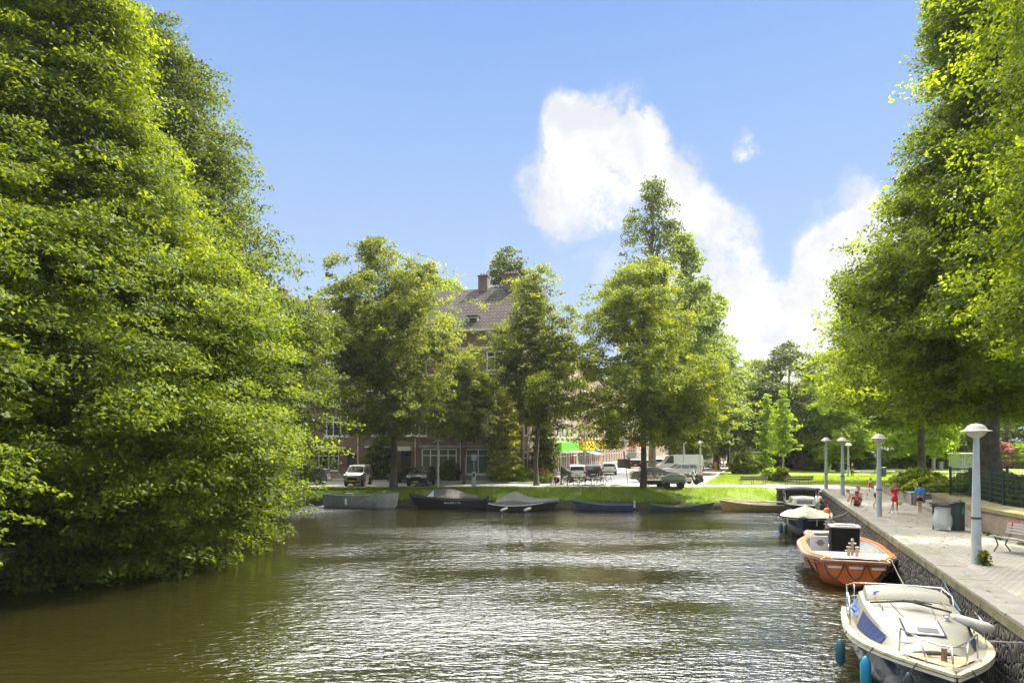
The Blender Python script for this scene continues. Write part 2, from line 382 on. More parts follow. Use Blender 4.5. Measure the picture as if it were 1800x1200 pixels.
    if blobs: P = np.concatenate([BC[rng.permutation(blobs)], P])
    return o_, P
def trunk_mesh(seed, base, top, r0, r1, tips, name, m, parent, fork=.35, wob=.25, flare=1.5, limb_r=.35, n=10):
    rnd = random.Random(seed); b = MB(); base = Vector(base); top = Vector(top); K = 9; pts = []; rr = []
    for i in range(K + 1):
        t = i / K; p = base.lerp(top, t); w_ = wob * math.sin(t * PI)
        pts.append(p + Vector((rnd.uniform(-w_, w_), rnd.uniform(-w_, w_), 0))); rr.append((r0 + (r1 - r0) * t ** .8) * (flare if i == 0 else 1))
    pts.insert(1, pts[0].lerp(pts[1], .12)); rr.insert(1, r0 * 1.12)
    b.tube([pts[0] + Vector((0, 0, -.2))] + pts, [rr[0] * 1.1] + rr, n)
    for tip in tips:
        tip = Vector(tip); t = fork + (1 - fork) * max(0, min(.85, (tip.z - base.z) / max(1, (top.z - base.z)) - .22)) * .95
        f = t * (len(pts) - 1); i = int(min(len(pts) - 2, f)); s0 = pts[i].lerp(pts[i + 1], f - i)
        q = []; k = 6; r = r0 * limb_r * (1 - t * .55)
        for j in range(k):
            u = j / (k - 1); p = s0.lerp(tip, u); p.z += math.sin(u * PI) * .12 * (tip - s0).length * (1 if tip.z > s0.z - 1 else .5)
            if 0 < j < k - 1: p += Vector([rnd.uniform(-.25, .25) for _ in range(3)])
            q.append(p)
        b.tube(q, [max(.02, r * (1 - .85 * j / (k - 1))) for j in range(k)], 6)
        for _ in range(3):
            j = rnd.randint(2, k - 2); e = q[j] + Vector((rnd.uniform(-1, 1), rnd.uniform(-1, 1), rnd.uniform(-.1, .9))) * (tip - s0).length * .28
            b.tube([q[j], q[j].lerp(e, .5) + Vector((0, 0, .12)), e], [r * .4, r * .28, .012], 5)
    return b.build(name, m, parent, smooth='all', fix=False)
BARK = dict()
def tree(seed, c, zb, prof, nspray, per, sr, leaf, lm, bark, label, cat='tree', group=None, tr=.3, top=None, ntips=16, trunk_lean=(0, 0), name='tree', **kw):
    root = empty(name, (c[0], c[1], zb), label=label, cat=cat, group=group)
    cr, P = crown(seed, c, prof, nspray, per, sr, leaf, 'crown', lm, root, **kw)
    cr.matrix_parent_inverse = Matrix.Translation((-c[0], -c[1], -zb))
    rnd = random.Random(seed + 1); tips = [P[rnd.randrange(kw.get('blobs') or len(P))] for _ in range(ntips if not kw.get('blobs') else int(ntips * 1.6))]
    ax = Vector((c[0], c[1], 0))
    tips = [tuple(ax.lerp(Vector((p[0], p[1], 0)), .86).xy) + (p[2] - .1,) for p in tips]
    ln = kw.get('lean', (0, 0))
    tp = top or prof[-1][0] * .9
    tk = trunk_mesh(seed + 2, (c[0] + trunk_lean[0], c[1] + trunk_lean[1], zb), (c[0] + ln[0], c[1] + ln[1], tp), tr, .04, tips, 'trunk', bark, root)
    tk.matrix_parent_inverse = Matrix.Translation((-c[0], -c[1], -zb))
    return root
# ================================================================== SETTING
QS = .359
def QX(Y): return 18.9 - (39.2 - Y) * QS          # outer edge of the quay coping
qd = Vector((QS, 1, 0)).normalized(); qn = Vector((qd.y, -qd.x, 0))   # along the quay, and away from the water
QRZ = math.atan2(qd.y, qd.x)
KY = 50.0
def sheet(name, pts, m, kind='structure', label=None):
    b = MB(); b.add([tuple(p) for p in pts], [tuple(range(len(pts)))]); o = b.build(name, m, fix=False); tag(o, kind=kind)
    if label: o['label'] = label
    return o

# --- water
def watermat():
    m = bpy.data.materials.new('canal_water'); m.use_nodes = True; t = m.node_tree; b = t.nodes['Principled BSDF']; l = t.links
    b.inputs['Base Color'].default_value = (.015, .0145, .003, 1); b.inputs['Roughness'].default_value = .035; b.inputs['IOR'].default_value = 1.9
    g = nd(t, 'ShaderNodeNewGeometry')
    mp = nd(t, 'ShaderNodeMapping'); mp.inputs['Scale'].default_value = (.6, 1.5, 1); mp.inputs['Rotation'].default_value = (0, 0, R(-9)); l.new(g.outputs['Position'], mp.inputs['Vector'])
    def noise(sc_, det, r=.5, dist=0):
        n = nd(t, 'ShaderNodeTexNoise'); n.inputs['Scale'].default_value = sc_; n.inputs['Detail'].default_value = det; n.inputs['Roughness'].default_value = r
        n.inputs['Distortion'].default_value = dist; l.new(mp.outputs[0], n.inputs['Vector']); return n.outputs['Fac']
    big = noise(.10, 3); mid = noise(2.1, 2, .5, .6); fine = noise(6.5, 3, .55, .4)
    # wind-ruffled in the middle, calmer near the banks and in patches
    am = nd(t, 'ShaderNodeMapRange'); am.inputs['From Min'].default_value = .36; am.inputs['From Max'].default_value = .62; am.inputs['To Min'].default_value = .22; am.inputs['To Max'].default_value = 1.1
    l.new(big, am.inputs['Value'])
    a = nd(t, 'ShaderNodeMath', operation='MULTIPLY'); a.inputs[1].default_value = .62; l.new(mid, a.inputs[0])
    c = nd(t, 'ShaderNodeMath', operation='MULTIPLY_ADD'); c.inputs[1].default_value = .34; l.new(fine, c.inputs[0]); l.new(a.outputs[0], c.inputs[2])
    d = nd(t, 'ShaderNodeMath', operation='MULTIPLY'); l.new(c.outputs[0], d.inputs[0]); l.new(am.outputs[0], d.inputs[1])
    bp = nd(t, 'ShaderNodeBump'); bp.inputs['Strength'].default_value = 1; bp.inputs['Distance'].default_value = WAVE
    l.new(d.outputs[0], bp.inputs['Height']); l.new(bp.outputs[0], b.inputs['Normal'])
    return m
WAVE = .16
water = sheet('water', [(-60, -40, 0), (60, -40, 0), (60, 60, 0), (-60, 60, 0)], watermat())

# --- ground to the horizon, street, park
m_ground = mat('rough_grass', (.07, .10, .025), rough=.95, var=.4, scale=.3, bump=.5, bscale=3)
m_lawn = mat('lawn_grass', (.125, .20, .016), rough=.9, var=.3, scale=1.2, bump=.8, bscale=14, dirt=(.16, .19, .03), dscale=.7, damt=.6)
m_park = mat('park_grass', (.17, .22, .02), rough=.9, var=.25, scale=.8, bump=.6, bscale=10, dirt=(.13, .16, .02), dscale=.35, damt=.7)
m_road = brickmat('street_brick', (.36, .32, .28), (.42, .38, .34), (.30, .28, .25), bw=.22, bh=.11, ms=.008, stain=(.30, .27, .24), axes='XY', bump=.2, sscale=.25)
m_asph = mat('asphalt', (.34, .33, .32), rough=.9, var=.12, scale=.4, bump=.3, bscale=30)
m_kerb = mat('kerb_stone', (.42, .40, .37), rough=.85, var=.15, scale=2)
m_slab = brickmat('pavement_slabs', (.40, .38, .35), (.46, .43, .39), (.26, .25, .23), bw=.3, bh=.3, ms=.012, stain=(.32, .30, .27), axes='XY', bump=.25, sscale=.3)
m_path = mat('light_gravel_path', (.55, .50, .43), rough=.95, var=.1, scale=.6, bump=.3, bscale=40)

b = MB()
for x0, x1, y0, y1 in [(-2500, 2500, 56.8, 5000), (-2500, -17.4, -60, 56.8), (60, 2500, -60, 56.8)]:
    b.add([(x0, y0, 1.26), (x1, y0, 1.26), (x1, y1, 1.26), (x0, y1, 1.26)], [(0, 1, 2, 3)])
tag(b.build('ground', m_ground, fix=False), kind='structure')
KL = lambda Y: 16.8 + (Y - 60.9) * .384       # kerb between the street and the park lawn
sheet('street', [(-80, 57.4, 1.3), (14.5, 57.0, 1.3), (KL(60.9), 60.9, 1.3), (KL(250), 250, 1.3), (KL(250) - 60, 250, 1.3), (-80, 120, 1.3)], m_road)
sheet('road', [(-80, 62.2, 1.304), (4, 60.3, 1.304), (9.5, 64, 1.304), (KL(250) - 4, 250, 1.304), (KL(250) - 12, 250, 1.304), (4.8, 70.5, 1.304), (-1, 64.3, 1.304), (-80, 83.2, 1.304)], m_asph)
sheet('park_lawn', [(KL(61) + .3, 61.3, 1.33), (28, 61.3, 1.33), (34, 47, 1.33), (140, 44, 1.33), (170, 150, 1.33), (KL(116) + .3, 116, 1.33)], m_park)
sheet('path', [(14.5, 57.0, 1.305), (21, 57.2, 1.305), (23.2, 55.5, 1.305), (34, 55, 1.305), (29, 61.3, 1.336), (KL(61.2), 61.3, 1.312)], m_path)
b = MB(); 
for a_, c_ in [(61.0, 116.0)]:
    p, q = Vector((KL(a_), a_, 1.36)), Vector((KL(c_), c_, 1.36)); b.bar(p, q, .2, .14)
b.bar((KL(61), 61.2, 1.35), (29, 61.2, 1.35), .14, .1)
tag(b.build('kerb', m_kerb), kind='structure')

# --- the grassy far bank
m_soil = mat('bank_soil', (.055, .045, .032), rough=.95, var=.5, scale=2.5, bump=1, bscale=6, dirt=(.07, .09, .02), dscale=1.2, damt=.5)
def bankY(x): return 54.9 + (x + 16) * (-.113) + .12 * math.sin(x * 1.3) + .1 * math.sin(x * 3.1 + 1)
rnd = random.Random(4)
secs = []; xs = [-60 + i * .5 for i in range(163)]
gr = [[], [], []]
for x in xs:
    yb = bankY(x); yt = 57.9
    row = []
    for k, (f, z) in enumerate([(0, -.4), (.02, .25), (.05, .48), (.10, .58), (.25, .72), (.5, .98), (.75, 1.2), (.92, 1.31), (1, 1.33)]):
        y = yb + (yt - yb) * f; row.append((x, y, z + (rnd.uniform(-.03, .03) if 1 < k < 7 else 0)))
    secs.append(row)
b = MB(); b.loft([r[:4] for r in secs]); tag(b.build('canal_bank', m_soil, smooth='all', fix=False), kind='structure')
b = MB(); b.loft([r[3:] for r in secs]); lawn = tag(b.build('lawn', m_lawn, smooth='all', fix=False), kind='structure')
# grass blades
rng = np.random.default_rng(11)
def blades(name, P, h, m, wd=.02, lean=.5):
    n = len(P); a = rng.uniform(0, 2 * PI, n); d = np.stack([np.cos(a), np.sin(a), np.zeros(n)], 1); hh = h * rng.uniform(.5, 1.4, n)
    tip = P + np.stack([rng.normal(0, lean, n) * hh, rng.normal(0, lean, n) * hh, hh], 1)
    V = np.stack([P - d * wd, P + d * wd, tip], 1).reshape(-1, 3)
    o = fastmesh(name, V, np.arange(n * 3).reshape(n, 3), m, None, np.repeat(rng.uniform(0, 1, n), 3), nv=3); return o
def gz(x, y):
    yb = 54.9 + (x + 16) * (-.113); f = np.clip((y - yb) / (57.9 - yb), 0, 1)
    return np.interp(f, [0, .10, .25, .5, .75, .92, 1], [.5, .58, .72, .98, 1.2, 1.31, 1.33])
m_blade = leafmat('grass_blades', (.12, .19, .012), (.27, .33, .03), (1.6, 1.7, .8), rough=.6, tw=.5)
N = 90000; x = rng.uniform(-24, 21, N); yb = 54.9 + (x + 16) * (-.113); y = yb + .3 + (57.7 - yb - .3) * rng.uniform(0, 1, N) ** .9
tag(blades('grass', np.stack([x, y, gz(x, y) - .02], 1), .10, m_blade, .018), kind='stuff', label='short green grass growing on the sloping canal bank')
N = 40000; y = rng.uniform(61.6, 80, N); x = KL(y) + .4 + rng.uniform(0, 1, N) * (48 - KL(y)); 
tag(blades('grass', np.stack([x, y, np.full(N, 1.33)], 1), .09, leafmat('park_blades', (.14, .20, .012), (.25, .30, .03), (1.6, 1.7, .8), rough=.6, tw=.5), .025), kind='stuff', label='short mown grass of the park lawn beyond the path')

N = 9000; x = rng.uniform(-24, 20.8, N); yb = 54.9 + (x + 16) * (-.113); y = yb + .12 + .35 * rng.uniform(0, 1, N); cl_ = (np.sin(x * 2.3) + np.sin(x * 5.1 + 2) + rng.normal(0, .6, N)) > -.2
tag(blades('reeds', np.stack([x, y, gz(x, y) - .08], 1)[cl_], .27, m_blade, .02, .6), kind='stuff', label='ragged longer grass hanging over the edge of the canal bank')
# --- left bank: low quay wall under the big trees
m_lq = mat('old_plaster_wall', (.30, .25, .17), rough=.9, var=.3, scale=1.5, dirt=(.08, .08, .05), dscale=1.2, damt=.8)
root = empty('canal_wall', (-17.2, 10, 0), label='low pale canal wall half hidden under the overhanging trees on the left', cat='wall')
b = MB(); b.box((-.2, 8, .3), (.5, 76, 1.7)); b.build('wall', m_lq, root)
b = MB(); b.box((-.2, 8, 1.21), (.62, 76, .14)); b.build('coping', m_kerb, root, bevel=.02)

# --- right quay: stone wall, coping, brick paving
def stonemat():
    m = bpy.data.materials.new('basalt_rubble'); m.use_nodes = True; t = m.node_tree; p = t.nodes['Principled BSDF']; l = t.links
    p.inputs['Roughness'].default_value = .8
    tcn = nd(t, 'ShaderNodeTexCoord'); mp = nd(t, 'ShaderNodeMapping'); mp.inputs['Scale'].default_value = (8.5, 8.5, 5.2); l.new(tcn.outputs['Object'], mp.inputs['Vector'])
    nz = nd(t, 'ShaderNodeTexNoise'); nz.inputs['Scale'].default_value = 1.4; l.new(mp.outputs[0], nz.inputs['Vector'])
    mv = nd(t, 'ShaderNodeMix', data_type='RGBA'); mv.inputs[0].default_value = .12; l.new(mp.outputs[0], mv.inputs[6]); l.new(nz.outputs['Color'], mv.inputs[7])
    v = nd(t, 'ShaderNodeTexVoronoi', feature='DISTANCE_TO_EDGE'); v.inputs['Scale'].default_value = 1; l.new(mv.outputs[2], v.inputs['Vector'])
    vc = nd(t, 'ShaderNodeTexVoronoi'); vc.inputs['Scale'].default_value = 1; l.new(mv.outputs[2], vc.inputs['Vector'])
    cr = nd(t, 'ShaderNodeValToRGB'); cr.color_ramp.elements[0].color = (.030, .026, .022, 1); cr.color_ramp.elements[1].color = (.11, .092, .072, 1)
    sx = nd(t, 'ShaderNodeSeparateColor'); l.new(vc.outputs['Color'], sx.inputs[0]); l.new(sx.outputs[0], cr.inputs[0])
    mr = nd(t, 'ShaderNodeMapRange'); mr.inputs['From Max'].default_value = .07; mr.inputs['To Min'].default_value = 1; mr.inputs['To Max'].default_value = 0; l.new(v.outputs['Distance'], mr.inputs['Value'])
    n5 = nd(t, 'ShaderNodeTexNoise'); n5.inputs['Scale'].default_value = 2.2; n5.inputs['Detail'].default_value = 6; l.new(tcn.outputs['Object'], n5.inputs['Vector'])
    m5 = nd(t, 'ShaderNodeMapRange'); m5.inputs['From Min'].default_value = .38; m5.inputs['From Max'].default_value = .62; l.new(n5.outputs['Fac'], m5.inputs['Value'])
    mo = nd(t, 'ShaderNodeMix', data_type='RGBA'); mo.inputs[6].default_value = (.05, .045, .04, 1); mo.inputs[7].default_value = (.34, .30, .25, 1); l.new(m5.outputs[0], mo.inputs[0])
    mi = nd(t, 'ShaderNodeMix', data_type='RGBA'); l.new(mr.outputs[0], mi.inputs[0]); l.new(cr.outputs[0], mi.inputs[6]); l.new(mo.outputs[2], mi.inputs[7])
    n6 = nd(t, 'ShaderNodeTexNoise'); n6.inputs['Scale'].default_value = 1.1; n6.inputs['Detail'].default_value = 7; l.new(tcn.outputs['Object'], n6.inputs['Vector'])
    m6 = nd(t, 'ShaderNodeMapRange'); m6.inputs['From Min'].default_value = .52; m6.inputs['From Max'].default_value = .66; m6.inputs['To Max'].default_value = .55; l.new(n6.outputs['Fac'], m6.inputs['Value'])
    mm_ = nd(t, 'ShaderNodeMix', data_type='RGBA'); mm_.inputs[7].default_value = (.07, .085, .02, 1); l.new(m6.outputs[0], mm_.inputs[0]); l.new(mi.outputs[2], mm_.inputs[6])
    l.new(mm_.outputs[2], p.inputs['Base Color'])
    bp = nd(t, 'ShaderNodeBump'); bp.inputs['Strength'].default_value = 1; bp.inputs['Distance'].default_value = .08
    m7 = nd(t, 'ShaderNodeMapRange'); m7.inputs['From Max'].default_value = .25; l.new(v.outputs['Distance'], m7.inputs['Value']); l.new(m7.outputs[0], bp.inputs['Height']); l.new(bp.outputs[0], p.inputs['Normal'])
    return m
QZ = 1.65
m_cop = mat('concrete_coping', (.23, .21, .175), rough=.9, var=.2, scale=3, bump=.4, bscale=25, dirt=(.17, .16, .05), dscale=.9, damt=.85)
m_moss = mat('mossy_concrete', (.16, .14, .07), rough=.95, var=.4, scale=2.5, bump=.6, bscale=20, dirt=(.055, .06, .018), dscale=1.3, damt=.9)
qroot = empty('quay_wall', (QX(12), 12, 0), rz=QRZ, label='rough dark stone quay wall with a pale mossy coping along the boats', cat='wall')
Lq = (KY - 12) / qd.y + 32
b = MB(); n = 150; secs = []
rnd = random.Random(9)
for i in range(n + 1):
    x = -32 + Lq * i / n; secs.append([(x, .10 + rnd.uniform(-.03, .03), -.6)] + [(x, .06 + rnd.uniform(-.035, .035), z) for z in (-.1, .15, .4, .65, .9, 1.15)] + [(x, .06, 1.42)])
b.loft(secs); b.add([(-32 + Lq, .06, -.6), (-32 + Lq, 2.6 - .0, -.6), (-32 + Lq, 2.6, 1.42), (-32 + Lq, .06, 1.42)], [(0, 1, 2, 3)])
wl = b.build('wall', stonemat(), qroot, smooth='all', fix=False)
b = MB(); x = -32; rnd = random.Random(33)
while x < -32 + Lq:
    w_ = min(rnd.uniform(1.6, 2.1), -32 + Lq - x); b.box((x + w_ / 2, -.30 + rnd.uniform(-.008, .008), 1.54 + rnd.uniform(-.006, .006)), (w_ - .012, .78, .225), rx=rnd.uniform(-.006, .006)); x += w_
b.build('coping', m_cop, qroot, bevel=.018)
b = MB(); b.box((-32 + Lq / 2, .093, 1.50), (Lq - .02, .02, .19)); b.build('coping_face', m_moss, qroot)
# short return wall to the left at the far end of the quay
rt = empty('bank_wall', (22.3, KY, 0), rz=R(-3), label='short dark retaining wall closing the far end of the quay behind the canopied boat', cat='wall')
b = MB(); b.box((-1.25, .3, .4), (2.9, .5, 2.3)); b.build('wall', m_soil, rt, bevel=.03)
b = MB(); b.box((-1.25, .25, 1.62), (3.0, .62, .16)); b.build('coping', m_cop, rt, bevel=.02)

m_pave = brickmat('quay_clinker', (.26, .235, .195), (.335, .305, .26), (.15, .135, .10), bw=.21, bh=.105, ms=.016, stain=(.36, .32, .22), axes='XY', bump=.35, sscale=.5, samt=.7)
b = MB(); e = 0.66
px_ = lambda Y: QX(Y) + e
pts = [(px_(-30), -30, QZ), (60, -30, QZ), (60, 30, QZ), (34, 47, QZ), (29, 50.2, QZ), (px_(50.2), 50.2, QZ)]
tag(b.add(pts, [tuple(range(6))]).build('quay_paving', m_pave, fix=False), kind='structure')
b = MB(); b.add([(px_(50.2), 50.2, QZ), (29, 50.2, QZ), (34, 47, QZ), (36, 54.5, 1.306), (23.2, 55.6, 1.306)], [(0, 1, 2, 3, 4)])
tag(b.build('ramp', m_path, fix=False), kind='structure')
b = MB(); b.add([(20.98, 50.9, .60), (22.95, 50.3, 1.60), (23.2, 55.7, 1.325), (20.98, 57.9, 1.335)], [(0, 1, 2), (0, 2, 3)]); tag(b.build('lawn', m_lawn, fix=False), kind='structure')

# ================================================================== BUILDINGS
m_brick = brickmat('dark_brown_brick', (.16, .095, .068), (.21, .125, .09), (.18, .15, .125), stain=(.12, .078, .06), samt=.6)
m_brick2 = brickmat('warm_brick', (.30, .155, .095), (.36, .19, .12), (.30, .26, .22), stain=(.24, .13, .09), samt=.5)
m_brick3 = brickmat('pale_brick', (.40, .30, .22), (.46, .35, .26), (.38, .34, .30), stain=(.33, .25, .19), samt=.5)
m_plinth = mat('grey_plinth', (.30, .28, .25), rough=.9, var=.2, scale=2)
m_white = mat('white_paint', (.74, .73, .68), rough=.5, var=.06, scale=2)
m_cream = mat('cream_paint', (.66, .61, .50), rough=.6, var=.1, scale=2)
m_glass = glassmat()
m_curt = mat('net_curtain', (.11, .145, .09), rough=.8, var=.35, scale=5)
m_dark = mat('dark_recess', (.03, .028, .025), rough=.8)
m_door = mat('dark_door', (.045, .04, .035), rough=.4)
def tilemat():
    m = brickmat('roof_tiles', (.048, .036, .030), (.078, .060, .050), (.012, .010, .008), bw=.36, bh=.40, ms=.075, offset=0, rough=.95, stain=(.07, .062, .055), samt=.4, bump=1, axes='XZ'); return m
m_tile = tilemat()
def openwall(b, x0, x1, z0, z1, ops, y=0, dep=.16):
    X = sorted({x0, x1, *[o[0] for o in ops], *[o[0] + o[2] for o in ops]}); Z = sorted({z0, z1, *[o[1] for o in ops], *[o[1] + o[3] for o in ops]})
    X = [v for v in X if x0 <= v <= x1]; Z = [v for v in Z if z0 <= v <= z1]
    for i in range(len(X) - 1):
        for j in range(len(Z) - 1):
            cx, cz = (X[i] + X[i + 1]) / 2, (Z[j] + Z[j + 1]) / 2
            if any(o[0] < cx < o[0] + o[2] and o[1] < cz < o[1] + o[3] for o in ops): continue
            b.add([(X[i], y, Z[j]), (X[i + 1], y, Z[j]), (X[i + 1], y, Z[j + 1]), (X[i], y, Z[j + 1])], [(0, 1, 2, 3)])
    for (ox, oz, ow, oh) in [o[:4] for o in ops]:
        for p, q in [((ox, oz), (ox + ow, oz)), ((ox + ow, oz), (ox + ow, oz + oh)), ((ox + ow, oz + oh), (ox, oz + oh)), ((ox, oz + oh), (ox, oz))]:
            b.add([(p[0], y, p[1]), (q[0], y, q[1]), (q[0], y + dep, q[1]), (p[0], y + dep, p[1])], [(0, 1, 2, 3)])
def window(root, x, z, wd, h, cols=2, top=.3, fm=None, pm=None, sill=True, sz=.12):
    """frame with mullions and a transom; the panes (one object) are a child"""
    b = MB(); y = .08; t = sz
    b.box((x + t / 2, y, z + h / 2), (t, .1, h)); b.box((x + wd - t / 2, y, z + h / 2), (t, .1, h))
    b.box((x + wd / 2, y, z + t / 2), (wd - 2 * t, .1, t)); b.box((x + wd / 2, y, z + h - t / 2), (wd - 2 * t, .1, t))
    for i in range(1, cols): b.box((x + wd * i / cols, y, z + h / 2), (t * .8, .09, h - 2 * t))
    if top: b.box((x + wd / 2, y - .012, z + h * (1 - top)), (wd - 2 * t, .09, t * .8))
    if sill: b.box((x + wd / 2, -.03, z - .05), (wd + .16, .2, .08))
    f = b.build('window', fm or m_white, root)
    p = MB(); p.box((x + wd / 2, y + .03, z + h / 2), (wd - .05, .02, h - .05)); p.build('pane', pm or m_glass, f)
    return f
def house(name, label, base, rz, ln, dep, h, wm, ops, roof='flat', ridge=4.5, cat='building', group=None, eave=.35, tile=None, plinth=.7):
    """ops: (x, z, w, h, cols, transom, frame material, pane material, kind)"""
    root = empty(name, base, rz, label=label, cat=cat, group=group)
    b = MB(); openwall(b, 0, ln, -.2, h, ops)
    b.add([(0, 0, -.2), (0, dep, -.2), (0, dep, h), (0, 0, h)], [(0, 1, 2, 3)]); b.add([(ln, 0, -.2), (ln, dep, -.2), (ln, dep, h), (ln, 0, h)], [(0, 1, 2, 3)])
    b.add([(0, dep, -.2), (ln, dep, -.2), (ln, dep, h), (0, dep, h)], [(0, 1, 2, 3)])
    if roof == 'pitch':
        for x in (0, ln): b.add([(x, 0, h), (x, dep, h), (x, dep / 2, h + ridge)], [(0, 1, 2)])
    b.build('wall', wm, root, fix=False)
    if plinth:
        b = MB(); gaps = sorted([(o[0] - .05, o[0] + o[2] + .05) for o in ops if o[1] < plinth]); x = 0
        for g0, g1 in gaps + [(ln, ln)]:
            if g0 > x: b.box(((x + g0) / 2, -.02, plinth / 2 - .05), (g0 - x, .06, plinth + .1))
            x = g1
        b.build('plinth', m_plinth, root)
    if roof == 'flat':
        b = MB(); b.box((ln / 2, dep / 2 - .1, h + .1), (ln + .1, dep + .6, .22)); b.build('cornice', m_white, root)
    else:
        b = MB(); b.box((ln / 2, -.2, h + .02), (ln + .2, .42, .18)); b.build('gutter', m_cream, root)
        e = eave; k = ridge / (dep / 2)
        b = MB(); b.add([(-.2, -e, h - e * k + .45), (ln + .2, -e, h - e * k + .45), (ln + .2, dep / 2, h + ridge + .12), (-.2, dep / 2, h + ridge + .12), (ln + .2, dep + e, h - e * k + .45), (-.2, dep + e, h - e * k + .45)], [(0, 1, 2, 3), (3, 2, 4, 5)])
        r_ = b.build('roof', tile or m_tile, root, fix=False); sm = r_.modifiers.new('thickness', 'SOLIDIFY'); sm.thickness = .12; sm.offset = -1
    for o in ops:
        k = o[8] if len(o) > 8 else 'win'
        if k == 'win': window(root, o[0], o[1], o[2], o[3], o[4], o[5], o[6], o[7])
        elif k == 'door':
            b = MB(); b.box((o[0] + o[2] / 2, .13, o[1] + o[3] * .4), (o[2], .06, o[3] * .8)); d_ = b.build('door', o[6] or m_door, root)
            b = MB(); b.box((o[0] + o[2] / 2, .13, o[1] + o[3] * .9 + .02), (o[2], .04, o[3] * .2 - .06)); b.build('fanlight', m_glass, root)
            b = MB(); b.sphere((o[0] + o[2] * .85, .07, o[1] + 1.0), .04); b.build('handle', m_cream, d_)
    return root
BL = 46.0; Cc = Vector((1.0, 65.3, 1.3)); u_ = Vector((-.966, .259, 0))
def D(d, wd=0): return BL - d                       # distance left of the corner -> local x
ops = []
G1 = .75
ops += [(D(5.76), .7, 2.61, 2.5, 2, .27, m_white, m_curt), (D(10.36), .7, 3.72, 2.5, 4, .27, m_white, m_curt), (D(16.0), 1.5, 2.5, 1.75, 3, .35, m_white, m_glass),
        (D(12.55), .05, 1.05, 2.95, 1, 0, m_door, m_glass, 'door'), (D(18.6), .05, 1.1, 2.8, 1, 0, m_door, m_glass, 'door'), (D(21.9), .9, 2.4, 2.2, 2, .3, m_white, m_glass),
        (D(26), .9, 2.6, 2.2, 3, .3, m_white, m_curt), (D(28), .05, 1.05, 2.9, 1, 0, m_door, m_glass, 'door'), (D(33), .9, 3.2, 2.2, 3, .3, m_white, m_glass), (D(39), .9, 3.2, 2.2, 3, .3, m_white, m_glass)]
rnd = random.Random(3)
for z, h_ in ((4.45, 2.1), (7.6, 2.1), (10.75, 1.9)):
    for k in range(10):
        d = 3.6 + k * 4.35
        if d < BL - 1: ops.append((D(d), z, 2.5, h_, 3, .3, m_white, rnd.choice([m_glass, m_curt])))
main = house('brick_apartment_block', 'long dark brick apartment block with steep grey tiled roof and chimneys behind the parked cars', Cc + u_ * BL, R(-15), BL, 11, 14.7, m_brick, ops, 'pitch', 5.2)
# trim: light bands, door canopy sign, awning, pipes, chimneys, dormers, skylights
b = MB(); b.box((BL / 2, -.05, 10.45), (BL, .12, .22)); b.box((BL / 2, -.05, 13.0), (BL, .1, .14)); b.build('stone_band', m_cream, main)
b = MB(); b.box((D(12.05), -.25, 3.2), (1.35, .5, .42)); b.build('door_canopy', m_cream, main, bevel=.02)
b = MB(); b.box((D(14.75), -.35, 3.38), (3.0, .7, .12)); b.build('window_canopy', m_white, main, bevel=.02)
b = MB(); b.box((D(20.4), -.45, 3.3), (3.4, .9, .12)); b.build('window_canopy', m_white, main, bevel=.02)
for d in (6.25, 11.0, 17.3):
    b = MB(); b.tube([(D(d), -.09, .1), (D(d), -.09, 14.6)], .05, 8); b.build('drainpipe', m_cream, main)
b = MB(); b.box((D(8.5), -.06, 3.42), (4.2, .12, .22)); b.box((D(4.45), -.06, 3.42), (3.1, .12, .2)); b.build('lintel', m_plinth, main)
for d in (5.2, 17.3):
    b = MB(); b.box((D(d), 1.45, 15.6), (1.0, 1.5, 1.2)); dm = b.build('dormer', m_white, main)
    b = MB(); b.box((D(d), 1.35, 16.26), (1.2, 1.8, .1)); b.build('dormer_roof', m_dark, dm)
    b = MB(); b.box((D(d), .69, 15.6), (.75, .04, .9)); b.build('pane', m_glass, dm)
k_ = 5.2 / 5.5; al = math.atan(k_)
for d in (19.6, 21.6, 27.5):
    b = MB(); b.M = Matrix.Translation((D(d), 3.1, 14.7 + 3.1 * k_ + .22)) @ Matrix.Rotation(al, 4, 'X'); b.box((0, 0, 0), (.95, 1.2, .1)); s_ = b.build('skylight', m_white, main)
    b = MB(); b.M = Matrix.Translation((D(d), 3.1, 14.7 + 3.1 * k_ + .29)) @ Matrix.Rotation(al, 4, 'X'); b.box((0, 0, 0), (.75, 1.0, .03)); b.build('pane', mat('sky_glass', (.35, .4, .45), rough=.08, spec=1), s_)
for d, w_ in ((5.6, 1.0), (2.6, 1.6), (15.5, 1.1), (30, 1.3)):
    b = MB(); b.box((D(d), 5.6, 20.2), (w_, .9, 2.2)); b.box((D(d), 5.6, 21.34), (w_ + .14, 1.04, .1)); ch = b.build('chimney', m_brick, main)
    b = MB()
    for q in range(int(w_ / .3)): b.lathe([(.1, 0), (.12, .05), (.09, .32)], 8, (D(d) - w_ / 2 + .2 + q * .3, 5.6, 21.38))
    b.build('chimney_pot', m_brick2, ch)
